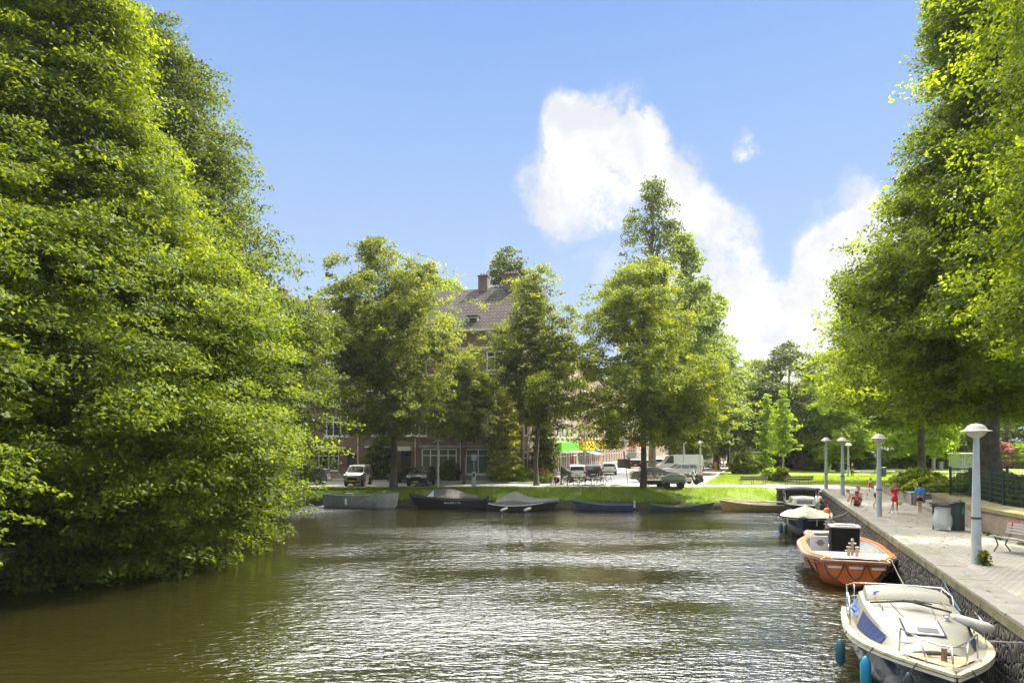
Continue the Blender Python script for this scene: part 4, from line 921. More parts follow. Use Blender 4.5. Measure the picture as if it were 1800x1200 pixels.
# 7 ochre dinghy with spars
r = empty('sailing_dinghy', (18.2, 50.2, 0), rz=BR + PI, label='ochre yellow dinghy with long pale spars lying on it', cat='boat')
m_och = mat('ochre_paint', (.46, .31, .085), rough=.45, var=.12, scale=2, dirt=(.22, .16, .06), dscale=1.5, damt=.6)
h = Hull(5.4, 1.6, .48, tm=.4, tw=.7, sb=.30, ss=.02, rake=.1)
h.shell(MB()).build('hull', m_och, r, smooth=True, fix=False); h.inner(MB(), .1, .05).build('interior', m_cream, r, smooth=True, fix=False); h.rail(MB(), .07, .04).build('gunwale', m_cream, r)
thwart(h, .4, m_cream, r, dz=-.1); thwart(h, .65, m_cream, r, dz=-.1)
b = MB(); b.tube([(3.5, .15, .98), (-2.6, -.1, .62)], [.03, .05], 8); b.build('mast', mat('bleached_wood', (.55, .50, .40), rough=.7), r)
b = MB(); b.tube([(2.3, -.35, .82), (-2.2, .3, .68)], [.03, .04], 8); b.tube([(1.7, .45, .78), (-1.9, .5, .70)], .025, 6); b.build('boom', mat('bleached_wood', (.55, .50, .40)), r)
# ---- boats along the quay wall: local +x is the bow, towards the camera
def toward(a): return math.atan2(-qd.y, -qd.x) + a
# 8 cabin boat with canopy
r = empty('cabin_boat', (19.75, 46.4, 0), rz=toward(R(1)), label='small cream cabin boat with a black hull and black folding canopy, farthest at the quay', cat='boat')
m_ivory = mat('ivory_gelcoat', (.56, .54, .46), rough=.4, var=.08, scale=2, dirt=(.40, .37, .26), dscale=2, damt=.5)
h = Hull(6.2, 2.3, .82, tm=.45, tw=.85, sb=.15, ss=0, rake=.3, bp=2.6)
h.shell(MB()).build('hull', m_black, r, smooth=True, fix=False); h.rail(MB(), .16, .05).build('gunwale', m_rub, r)
b = MB(); S = []
for t in [.02 + .95 * i / 20 for i in range(21)]:
    x, y, z = h.gun(t, 1); S.append([(x, y - .1, z + .03), (x, y * .5, z + .07), (x, 0, z + .09), (x, -y * .5, z + .07), (x, -y + .1, z + .03)])
b.loft(S); b.build('deck', m_ivory, r, smooth='all', fix=False)
def cabinbox(b, x0, x1, w0, w1, z0, z1, ins=.16, rk0=.25, rk1=.05, crown_=.06):
    """tumblehome cabin trunk: front raked by rk1, rounded top"""
    for (a, c) in [((x0, w0), (x1, w1))]:
        lo = [(x0, -w0, z0), (x1, -w1, z0), (x1, w1, z0), (x0, w0, z0)]; hi = [(x0 + rk0, -w0 + ins, z1), (x1 - rk1, -w1 + ins, z1), (x1 - rk1, w1 - ins, z1), (x0 + rk0, w0 - ins, z1)]
        mid = [(x0 + rk0, 0, z1 + crown_), (x1 - rk1, 0, z1 + crown_)]
        b.add(lo + hi + mid, [(0, 1, 5, 4), (3, 7, 6, 2), (0, 4, 8, 7, 3), (1, 2, 6, 9, 5), (4, 5, 9, 8), (8, 9, 6, 7)])
    return b
cabinbox(MB(), -.9, 1.8, .92, .78, .85, 1.34, .14, .1, .35).build('cabin', m_ivory, r, bevel=.05)
b = MB(); b.M = Matrix.Translation((1.66, 0, 1.12)) @ Matrix.Rotation(-math.atan2(.35, .49), 4, 'Y'); b.box((0, 0, 0), (.03, .95, .24)); b.build('windscreen', m_glass, r)
for s_ in (1, -1):
    b = MB(); b.M = Matrix.Translation((.45, s_ * .79, 1.12)) @ Matrix.Rotation(s_ * R(15), 4, 'X') @ Matrix.Rotation(-s_ * R(3), 4, 'Z'); b.box((0, 0, 0), (1.1, .03, .22)); b.build('side_window', m_glass, r)
b = MB(); S = []
for i in range(9):
    x = -2.6 + i * .26; S.append([(x, 1.12 * math.cos(a), 1.55 + .34 * max(0, math.sin(a)) ** .5 - (.3 if k in (0, 12) else 0)) for k, a in enumerate([PI * q / 12 for q in range(13)])])
b.loft(S); o = b.build('canopy', m_rub, r, smooth='all', fix=False); o.modifiers.new('thickness', 'SOLIDIFY').thickness = .02
for s_ in (1, -1):
    for x in (-.55, -2.4):
        b = MB(); b.tube([(x, s_ * 1.02, .85), (x - .05, s_ * 1.1, 1.6)], .035, 8); b.build('canopy_post', m_white, r)
b = MB(); b.tube([(1.2, -.8, .95), (1.2, -.8, 1.25), (2.3, 0, 1.3), (1.2, .8, 1.25), (1.2, .8, .95)], .014, 6); b.build('rail', m_steel, r)
# 9 covered dark-blue sloop
bow, stn = Vector((15.15, 35.5, 0)), Vector((17.85, 41.0, 0)); dv = (bow - stn)
r = empty('sloop', (bow + stn) / 2, rz=math.atan2(dv.y, dv.x), label='dark blue sloop under a pale olive canvas tent, just beyond the orange boat', cat='boat')
m_navy = mat('navy_gelcoat', (.012, .028, .06), rough=.25, var=.25, scale=1.5)
m_olive = mat('olive_canvas', (.30, .29, .21), rough=.85, var=.15, scale=2.5, bump=.6, bscale=5, dirt=(.22, .22, .13), dscale=1.2, damt=.6)
h = Hull(6.1, 2.6, .95, tm=.5, tw=.8, sb=.1, ss=0, rake=.25, bp=3.2, bq=.85)
h.shell(MB()).build('hull', m_navy, r, smooth=True, fix=False); h.rail(MB(), .05, .07, -.05, .04).build('gunwale', m_rub, r)
h.cover(MB(), lambda t: .58 * (1 - abs(t - .62) / .62) ** .9 if t < .62 else .58 * (1 - (t - .62) / .4) ** .8, .02, .975, drop=.1, sag=.1).build('cover', m_olive, r, smooth=True, fix=False)
for t, s_ in ((.80, 1), (.93, 1), (.9, -1)):
    x, y, z = h.gun(t, s_); b = MB(); b.box((x, y + s_ * .06, z - .22), (.1, .05, .3)); b.build('cover_strap', m_lightgrey, r)
x, y, z = h.gun(.84, -1); 
for q, (t, c_) in enumerate([(.90, m_rub), (.82, m_blue)]):
    x, y, z = h.gun(t, -1); fender(r, (x, y - .14, .35), .1, .5, c_, rope_to=(x, y - .02, z))
sagrope('mooring_rope', (17.2, 37.6, .95), (QX(35.6) - .0, 35.6, 1.45), .18, .02, m_rope, None, 'pale rope sagging from the covered blue sloop to the quay wall', 'rope')
# 10 orange lifeboat
c0, c1 = Vector((11.45, 22.75, 0)), Vector((14.15, 30.5, 0)); dv = c0 - c1
r = empty('lifeboat', (c0 + c1) / 2, rz=math.atan2(dv.y, dv.x), label='open orange lifeboat with a black box amidships and looped side ropes', cat='boat')
def orangemat():
    return mat('faded_orange_gelcoat', (.72, .165, .012), rough=.5, var=.15, scale=1.5, dirt=(.64, .17, .08), dscale=.7, damt=.6)
m_or = orangemat(); m_ordk = mat('worn_deck', (.60, .48, .37), rough=.6, var=.15, scale=4, dirt=(.58, .20, .06), dscale=1.6, damt=.7)
h = Hull(7.9, 3.0, .97, dr=.3, tip=.66, tm=.5, tw=.25, bp=9, bq=.8, sb=.04, ss=.02, rake=.12, e0=.30, e1=.42, n=44)
h.shell(MB()).build('hull', m_or, r, smooth=True, fix=False)
h.inner(MB(), .25, .26, .05, .84).build('interior', mat('grey_white_gelcoat', (.45, .45, .42), rough=.5, var=.12, dirt=(.26, .25, .2), dscale=2, damt=.5), r, smooth=True, fix=False)
h.rail(MB(), .28, .03, .0, .0).build('side_deck', m_ordk, r); h.rail(MB(), .05, .035, .03, -.24).build('coaming', m_or, r); h.rail(MB(), .0, .09, -.1, .06).build('rubbing_strake', mat('tan_rubber_strake', (.30, .20, .15), rough=.6), r)
b = MB(); S = []
for t in [.80 + .19 * i / 10 for i in range(11)]:
    x, y, z = h.gun(t, 1); S.append([(x, y - .02, z + .033), (x, 0, z + .06), (x, -y + .02, z + .033)])
b.loft(S); b.add([S[0][0], S[0][1], S[0][2], (S[0][2][0], S[0][2][1], .4), (S[0][0][0], S[0][0][1], .4)], [(0, 1, 2, 3, 4)]); b.build('foredeck', m_ordk, r, fix=False)
b = MB(); S = []
for t in [.0 + .1 * i / 5 for i in range(6)]:
    x, y, z = h.gun(t, 1); S.append([(x, y - .02, z + .033), (x, 0, z + .06), (x, -y + .02, z + .033)])
b.loft(S); b.build('afterdeck', m_ordk, r, fix=False)
b = MB(); b.box((1.35, -.02, 1.02), (.75, .95, 1.6)); bx = b.build('engine_box', mat('matt_black_box', (.010, .010, .009), rough=.95, spec=.15), r, bevel=.02)
b = MB(); b.box((1.35, -.02, 1.85), (.85, 1.05, .06)); b.box((1.35, .0, 1.90), (.5, .7, .05)); b.build('lid', m_lightgrey, bx, bevel=.015)
b = MB(); b.box((.75, -.82, .95), (.08, .62, .85)); bd = b.build('bulkhead', m_white, r, bevel=.01)
b = MB(); b.M = Matrix.Translation((.80, -.78, 1.12)) @ Matrix.Rotation(R(90), 4, 'Y'); b.lathe([(.12, -.004), (.12, .004)], 20); b.box((0, 0, 0), (.03, .34, .006)); b.build('emblem', mat('brass_grey', (.28, .25, .2), rough=.4, metal=.4), bd)
b = MB(); b.box((-2.2, 0, .62), (.5, 2.0, .06)); b.box((2.35, 0, .55), (.9, 2.1, .06)); b.build('bench_seat', m_lightgrey, r, bevel=.01)
def bitts(x, z, name='bitts'):
    b = MB()
    for y in (-.13, .13): b.lathe([(.07, 0), (.055, .02), (.05, .26), (.08, .28), (.08, .31)], 10, (x, y, z))
    b.tube([(x, -.24, z + .17), (x, .24, z + .17)], .025, 8); b.lathe([(.05, 0), (.04, .5), (.06, .52), (.02, .58)], 10, (x - .12, 0, z)); b.tube([(x - .12, -.12, z + .4), (x - .12, .12, z + .4)], .03, 8)
    return b.build(name, mat('galvanised_steel', (.42, .38, .30), rough=.45, metal=.5, dirt=(.2, .12, .06), dscale=6, damt=.5), r)
bitts(3.45, 1.07); bitts(-3.65, 1.2)
lo = MB()   # lifeline loops on both sides and round the bow
for s_ in (1, -1):
    n_ = 11; lo = MB()
    for i in range(n_):
        t0, t1 = .12 + .80 * i / n_, .12 + .80 * (i + 1) / n_; pts = []
        for j in range(9):
            f = j / 8; t = t0 + (t1 - t0) * f; sgn = h.sheer(t); z = sgn - .12 - .62 * math.sin(PI * f) ** .8
            zk = -h.dr; a = (z - zk) / (sgn - zk); e = h.e0 + (h.e1 - h.e0) * t ** 3; pts.append((h.x(t, z), s_ * (h.half(t) * a ** e + .02), z))
        lo.tube(pts, .02, 5)
    lo.build('lifeline', m_drope, r)
lo = MB()
for i, (ya, yb) in enumerate([(-.95, -.35), (-.3, .3), (.35, .95)]):
    lo.tube([(h.x(1, .8) + .05, ya + (yb - ya) * j / 8, .86 - .5 * math.sin(PI * j / 8) ** .8) for j in range(9)], .02, 5)
b = MB(); b.box((h.x(1, h.sheer(1)) + .035, 0, h.sheer(1) - .055), (.07, 2.05, .09)); b.build('bow_strake', mat('tan_rubber_strake', (.30, .20, .15)), r, bevel=.02)
for yy in (-.62, .02, .7): mk_f = MB(); mk_f.box((h.x(1, .75) + .012, yy, .75), (.014, .42, .07)); mk_f.build('reflective_strip', mat('reflective_tape', (.7, .68, .66), rough=.3), r)
lo.build('lifeline', m_drope, r)
mk_ = MB()
for s_ in (1, -1):
    for i in range(8):
        t = .45 + .52 * i / 7; z = h.sheer(t) - .2; e = h.e0 + (h.e1 - h.e0) * t ** 3; a = (z + h.dr) / (h.sheer(t) + h.dr)
        p = Vector((h.x(t, z), s_ * (h.half(t) * a ** e + .004), z)); t2 = min(.985, t + .035); q = Vector((h.x(t2, z), s_ * (h.half(t2) * a ** e + .004), z)); mk_.bar(p, q, .07, .016)
mk_.build('reflective_strip', mat('reflective_tape', (.7, .68, .66), rough=.3), r)
b = MB()
for y, z in ((-.35, .78), (.12, .82), (.42, .66), (-.05, .5), (.05, .42), (-.14, .4)): b.sphere((h.x(.985, z) + .06, y, z), .045 if z < .6 else .07, 8, 6)
b.build('hull_fitting', m_rub, r)
sagrope('mooring_rope', (12.75, 23.0, 1.06), (QX(21.2) - .12, 21.3, .35), .05, .018, m_rope, None, 'thin pale rope hanging from the orange lifeboat down the quay wall', 'rope')
# 11 stubby cruiser in the foreground
A = R(-2)
cb, cs = Vector((7.42, 11.55, 0)), Vector((8.98, 16.05, 0)); dv = cb - cs
r = empty('motor_cruiser', (cb + cs) / 2, rz=math.atan2(dv.y, dv.x), label='weathered cream cabin cruiser with a dark blue hull and steel rails, nearest boat', cat='boat')
m_gel = mat('weathered_gelcoat', (.27, .25, .195), rough=.5, var=.10, scale=2.5, bump=.15, bscale=30, dirt=(.34, .30, .15), dscale=1.8, damt=.9)
m_hullb = mat('dark_teal_hull', (.010, .030, .045), rough=.22, var=.3, scale=1.2, dirt=(.05, .07, .08), dscale=1.4, damt=.4)
h = Hull(4.85, 2.5, .92, dr=.3, tm=.42, tw=.86, bp=2.15, bq=1.0, sb=.14, ss=.02, rake=.30, e0=.28, e1=.62, n=34)
h.shell(MB()).build('hull', m_hullb, r, smooth=True, fix=False)
h.rail(MB(), .10, .05, -.02, .035).build('gunwale', mat('cream_rubbing_rail', (.56, .50, .30), rough=.6, dirt=(.22, .2, .08), dscale=5, damt=.7), r, smooth=False)
h.rail(MB(), .0, .05, -.09, .03).build('rubbing_strake', m_ivory, r)
b = MB(); S = []
T = [0.005 + .985 * i / 30 for i in range(31)]
for t in T:
    x, y, z = h.gun(t, 1); y -= .06; S.append([(x, y * f, z + .025 + .05 * (1 - f * f)) for f in (1, .75, .4, 0, -.4, -.75, -1)])
b.loft(S); b.build('deck', m_gel, r, smooth='all', fix=False)
# trunk cabin that follows the deck plan, its roof sloping down to the foredeck
b = MB(); S = []
for i in range(21):
    t = .12 + .66 * i / 20; x, y, z = h.gun(t, 1); f = i / 20
    w_ = (y - .20) * (1 - .12 * f ** 3); rise = .50 * (1 - f ** 2.6) + .02; top = w_ * (.86 - .05 * f)
    zt = z + .04 + rise; row = [(x, w_, z + .02), (x - .02, top, zt - .03)] + [(x - .02, top * q, zt + .07 * (1 - q * q)) for q in (.85, .5, 0, -.5, -.85)] + [(x - .02, -top, zt - .03), (x, -w_, z + .02)]
    S.append(row)
b.loft(S, cap0=True, cap1=True); cab = b.build('cabin', m_gel, r, smooth=True, fix=False)
# raised hard top step aft
b = MB(); S = []
for i in range(9):
    t = .10 + .22 * i / 8; x, y, z = h.gun(t, 1); w_ = y - .42; zt = z + .66 + .05 * math.sin(PI * i / 8) - (.10 if i == 8 else 0)
    S.append([(x, w_, zt - .12)] + [(x, w_ * q, zt + .06 * (1 - q * q)) for q in (.96, .6, 0, -.6, -.96)] + [(x, -w_, zt - .12)])
b.loft(S, cap0=True, cap1=True); b.build('roof_hatch', m_gel, r, smooth=True, fix=False)
m_bl = mat('blue_screen_cover', (.02, .035, .12), rough=.8, var=.15)
for s_ in (-1, 1):   # side windows covered in blue
    b = MB(); S = []
    for q in range(7):
        t = .40 + .26 * q / 6; x, y, z = h.gun(t, 1); f = (t - .12) / .66; w0 = (y - .20) * (1 - .12 * f ** 3); rise = .50 * (1 - f ** 2.6) + .02; top = w0 * (.86 - .05 * f)
        S.append([(x, s_ * (w0 + (top - w0) * zf + .02), z + .02 + (rise - .01) * zf + .012) for zf in (.08, .84)])
    b.loft(S); o = b.build('side_window', m_bl, r, fix=False)
z_f = h.sheer(.72)
def deckz(x):   # cabin roof height along the centre line
    t = x / h.L + .5; f = (t - .12) / .66; f = max(0, min(1, f)); return h.sheer(t) + .04 + .50 * (1 - f ** 2.6) + .02 + .07
xh = .62; sl = math.atan2(deckz(xh - .3) - deckz(xh + .3), .6)
b = MB(); b.M = Matrix.Translation((xh, -.05, deckz(xh) + .015)) @ Matrix.Rotation(sl, 4, 'Y'); b.box((0, 0, 0), (.62, .62, .035)); hb = b.build('hatch', m_white, r, bevel=.012)
b = MB(); b.M = Matrix.Translation((xh, -.05, deckz(xh) + .015)) @ Matrix.Rotation(sl, 4, 'Y'); b.box((.17, .06, .021), (.2, .36, .012)); b.build('hatch_panel', mat('smoked_panel', (.08, .075, .07), rough=.4), hb)
b = MB(); b.M = Matrix.Translation((xh, -.05, deckz(xh) + .006)) @ Matrix.Rotation(sl, 4, 'Y')
for a_, c_ in (((-.33, -.33), (.33, -.33)), ((.33, -.33), (.33, .33)), ((-.33, .33), (.33, .33))): b.bar((a_[0], a_[1], 0), (c_[0], c_[1], 0), .02, .02)
b.build('hatch_seal', m_rub, hb)
b = MB(); S = []
for t in [.80 + .17 * i / 8 for i in range(9)]:
    x, y, z = h.gun(t, 1); y = max(0.02, y - .16); S.append([(x, y, z + .072), (x, 0, z + .083), (x, -y, z + .072)])
b.loft(S); b.build('foredeck_panel', mat('rusty_stained_deck', (.42, .27, .10), rough=.7, var=.3, scale=5, dirt=(.52, .48, .34), dscale=3, damt=.9), r, fix=False)
b = MB(); zb = h.sheer(.93) + .06; b.lathe([(.06, 0), (.05, .02), (.045, .2), (.05, .22)], 12, (1.98, 0, zb)); b.tube([(1.98, -.14, zb + .14), (1.98, .14, zb + .14)], .014, 6); b.build('mooring_post', mat('rusty_steel', (.22, .17, .12), rough=.7, metal=.3), r)
# roof seams, grab rails, vents, cleats, rope ends, waterline grime
m_seam = mat('dark_seam', (.16, .14, .10), rough=.9)
b = MB()
for yy in (-.42, .40): b.tube([(x_, yy * (1 - .12 * k_), deckz(x_) - .012 + .004) for k_, x_ in enumerate([-1.0, -.5, 0, .25])], .008, 5)
b.tube([(-.72, -.75, deckz(-.72) - .075), (-.72, 0, deckz(-.72) + .002), (-.72, .75, deckz(-.72) - .075)], .008, 5)
b.tube([(1.18, -.55, deckz(1.18) - .03), (1.18, 0, deckz(1.18) + .004), (1.18, .55, deckz(1.18) - .03)], .008, 5)
b.build('roof_seam', m_seam, r)
for yy in (-.62, .62):
    b = MB(); b.tube([(-.95, yy, deckz(-.95) - .05), (-.9, yy, deckz(-.9) + .03), (-.2, yy * .97, deckz(-.2) + .02), (-.15, yy * .97, deckz(-.15) - .05)], .012, 6); b.build('grab_rail', mat('teak_rail', (.30, .19, .10), rough=.7), r)
for t_, s_ in ((.55, 1), (.55, -1), (.80, 1), (.84, -1), (.2, -1), (.2, 1)):
    x, y, z = h.gun(t_, s_); b = MB(); b.box((x, y - s_ * .09, z + .065), (.15, .03, .02)); b.box((x, y - s_ * .09, z + .045), (.05, .03, .03)); b.build('cleat', m_steel, r)
b = MB(); b.lathe([(.07, 0), (.07, .03), (.04, .05), (.04, .08), (.075, .10), (.06, .13)], 12, (.12, .48, deckz(.12) - .06)); b.build('vent', m_steel, r, smooth=True)
b = MB()
for k_ in range(5): b.tube([(1.65 + .1 * math.cos(k_ * 1.3), .15 + .12 * math.sin(k_ * 2.1), zb + .03), (1.75, -.1 + .08 * k_, zb + .05), (1.6 + .05 * k_, -.22, zb + .03)], .012, 5)
b.build('rope_coil', m_drope, r)
# pulpit
zp = h.sheer(.97) + .03
b = MB(); b.tube([(1.55, -.62, zp), (1.58, -.60, zp + .42), (1.95, -.36, zp + .36), (2.32, -.12, zp + .36), (2.45, 0, zp + .38), (2.32, .12, zp + .36), (1.95, .36, zp + .36), (1.58, .60, zp + .42), (1.55, .62, zp)], .016, 8)
b.tube([(2.45, 0, zp + .38), (2.55, 0, zp + .02)], .016, 8); b.tube([(1.98, .36, zp + .36), (2.12, .30, zp)], .015, 8); b.tube([(1.98, -.36, zp + .36), (2.12, -.30, zp)], .015, 8); b.build('bow_rail', m_steel, r, smooth='all')
# stern rails: two heights, posts
b = MB()
for dz, rr in ((.62, .018), (.32, .014)):
    pts = []
    for t in (.40, .36, .2, .06): 
        x, y, z = h.gun(t, -1); pts.append((x, y + .08, z + (dz if t < .39 else dz * .25)))
    pts += [(-2.33, -.85, .95 + dz), (-2.40, -.3, .95 + dz), (-2.40, .4, .95 + dz), (-2.3, .95, .95 + dz)]
    for t in (.12,): 
        x, y, z = h.gun(t, 1); pts.append((x, y - .1, z + dz * .9)); pts.append((x + .25, y - .08, z + .03))
    b.tube(pts, rr, 7)
for (x, y) in [(-2.33, -.85), (-2.40, -.3), (-2.40, .4), (-2.3, .95)]: b.tube([(x, y, .93), (x, y, 1.57)], .014, 6)
for t in (.36, .2, .06):
    x, y, z = h.gun(t, -1); b.tube([(x, y + .08, z), (x, y + .08, z + .62)], .014, 6)
b.build('stern_rail', m_steel, r, smooth='all')
b = MB(); x, y, z = h.gun(.42, 1); b.tube([(x - .45, y - .05, z), (x - .4, y - .07, z + .5), (x + .1, y - .05, z + .4), (x + .3, y - .05, z + .02)], .015, 7); b.build('side_rail', m_steel, r, smooth='all')
# fenders
m_tur = mat('turquoise_vinyl', (.02, .27, .42), rough=.4, var=.12); m_teal = mat('teal_vinyl', (.03, .12, .15), rough=.45); m_dk = mat('dark_vinyl', (.03, .04, .045), rough=.45)
for t, s_, m_, ln in ((.72, -1, m_tur, .54), (.47, -1, m_teal, .50), (.90, -1, m_dk, .3), (.93, 1, m_dk, .3)):
    x, y, z = h.gun(t, s_); fender(r, (x, y + s_ * .16, z - .20 - ln / 2), .10 if ln > .4 else .085, ln, m_, rope_to=(x, y + s_ * .02, z + .04))
# boathook with a pale fender lying across the roof, tangle of line
b = MB(); b.tube([(-.55, -.78, 1.50), (-.35, -.1, 1.62), (-.1, .62, 1.50)], [.02, .022, .02], 7); b.build('boathook', m_drope, r)
b = MB(); 
for i in range(7): b.tube([(-.36 + .12 * math.cos(i * 1.1), -.05 + .15 * math.sin(i * 2.3), 1.62), (-.30 + .1 * math.cos(i), .05 * i, 1.61), (-.33, .2 * math.cos(i * 3), 1.62)], .012, 5)
b.build('rope_coil', m_drope, r)
b = MB(); b.M = Matrix.Translation((.12, .90, 1.36)) @ Matrix.Rotation(R(58), 4, 'Z') @ Matrix.Rotation(R(97), 4, 'Y'); b.lathe([(.02, -.40), (.07, -.36), (.105, -.25), (.105, .25), (.07, .36), (.02, .40)], 14); b.build('fender', mat('dirty_white_vinyl', (.48, .45, .38), rough=.6, dirt=(.25, .2, .13), dscale=5, damt=.8), r, smooth='all')
# crumpled blue tarpaulin aft on the port side
rnd = random.Random(5); b = MB(); n_ = 9; V = []
for i in range(n_):
    for j in range(n_): V.append((-1.75 + .95 * i / 8 + rnd.uniform(-.04, .04), -1.02 + .62 * j / 8 + rnd.uniform(-.04, .04), 1.12 + .34 * math.sin(PI * j / 8 * .9) * (.6 + .4 * math.sin(i * 1.3)) + rnd.uniform(-.05, .07) + .18 * (j > 4)))
b.add(V, [(i * n_ + j, i * n_ + j + 1, (i + 1) * n_ + j + 1, (i + 1) * n_ + j) for i in range(n_ - 1) for j in range(n_ - 1)])
tp = b.build('tarpaulin', mat('blue_white_tarpaulin', (.12, .20, .52), rough=.5, var=.2, scale=3, dirt=(.62, .68, .80), dscale=2.2, damt=1), None, fix=False); tp.modifiers.new('t', 'SOLIDIFY').thickness = .01
tp.location = r.location; tp.rotation_euler = r.rotation_euler; tag(tp, 'crumpled blue and white tarpaulin lying on the side of the nearest cruiser', 'tarpaulin')
sagrope('mooring_rope', (8.35, 11.95, 1.42), (12.2, 11.6, 1.68), .10, .014, m_rope, None, 'taut pale rope from the nearest cruiser over the quay coping at the right', 'rope')
sagrope('mooring_rope', (10.2, 15.5, 1.05), (QX(17.6) - .08, 17.6, 1.5), .05, .02, mat('blue_rope', (.05, .14, .22), rough=.8), None, 'blue rope tied from the back of the nearest cruiser up the quay wall', 'rope')
# ================================================================== PEOPLE
m_skin = mat('skin', (.52, .31, .21), rough=.6, var=.05); m_skin2 = mat('tanned_skin', (.34, .19, .12), rough=.6, var=.05)
def skinmesh(name, joints, links, root, m, parent, sub=1, sc_=1.0):
    bm = bmesh.new(); sk = bm.verts.layers.skin.verify(); V = {}
    for k, (p, r_) in joints.items():
        v = bm.verts.new(Vector(p) * sc_); v[sk].radius = (r_ * sc_, r_ * sc_) if not isinstance(r_, tuple) else (r_[0] * sc_, r_[1] * sc_); V[k] = v
        if k == root: v[sk].use_root = True
    for a, c in links: bm.edges.new((V[a], V[c]))
    me = bpy.data.meshes.new(name); bm.to_mesh(me); bm.free(); me.materials.append(m)
    o = bpy.data.objects.new(name, me); C.objects.link(o); o.parent = parent
    s_ = o.modifiers.new('skin', 'SKIN'); s_.use_smooth_shade = True; s_.branch_smoothing = .3
    q = o.modifiers.new('sub', 'SUBSURF'); q.levels = q.render_levels = sub
    return o
BASE = {'pel': ((0, 0, .52), .068), 'wai': ((0, 0, .61), .060), 'che': ((0, -.005, .72), .074), 'nb': ((0, -.008, .805), .036), 'nt': ((0, 0, .85), .028),
        'hd': ((0, .008, .885), (.046, .052)), 'hd2': ((0, .006, .935), (.052, .058)), 'hd3': ((0, .0, .975), (.034, .038)),
        'sl': ((-.10, -.008, .785), .034), 'sr': ((.10, -.008, .785), .034), 'el': ((-.135, -.01, .64), .024), 'er': ((.135, -.01, .64), .024),
        'wl': ((-.145, .03, .51), .015), 'wr': ((.145, .03, .51), .015),
        'hl': ((-.052, 0, .50), .056), 'hr': ((.052, 0, .50), .056), 'kl': ((-.056, .012, .28), .034), 'kr': ((.056, .012, .28), .034),
        'cl': ((-.056, -.004, .2), .031), 'cr': ((.056, -.004, .2), .031),
        'al': ((-.056, -.012, .045), .020), 'ar': ((.056, -.012, .045), .020), 'tl': ((-.062, .075, .018), .018), 'tr': ((.062, .075, .018), .018)}
LINKS = [('pel', 'wai'), ('wai', 'che'), ('che', 'nb'), ('nb', 'nt'), ('nt', 'hd'), ('hd', 'hd2'), ('hd2', 'hd3'), ('che', 'sl'), ('che', 'sr'), ('sl', 'el'), ('sr', 'er'), ('el', 'wl'), ('er', 'wr'),
         ('pel', 'hl'), ('pel', 'hr'), ('hl', 'kl'), ('hr', 'kr'), ('kl', 'cl'), ('kr', 'cr'), ('cl', 'al'), ('cr', 'ar'), ('al', 'tl'), ('ar', 'tr')]
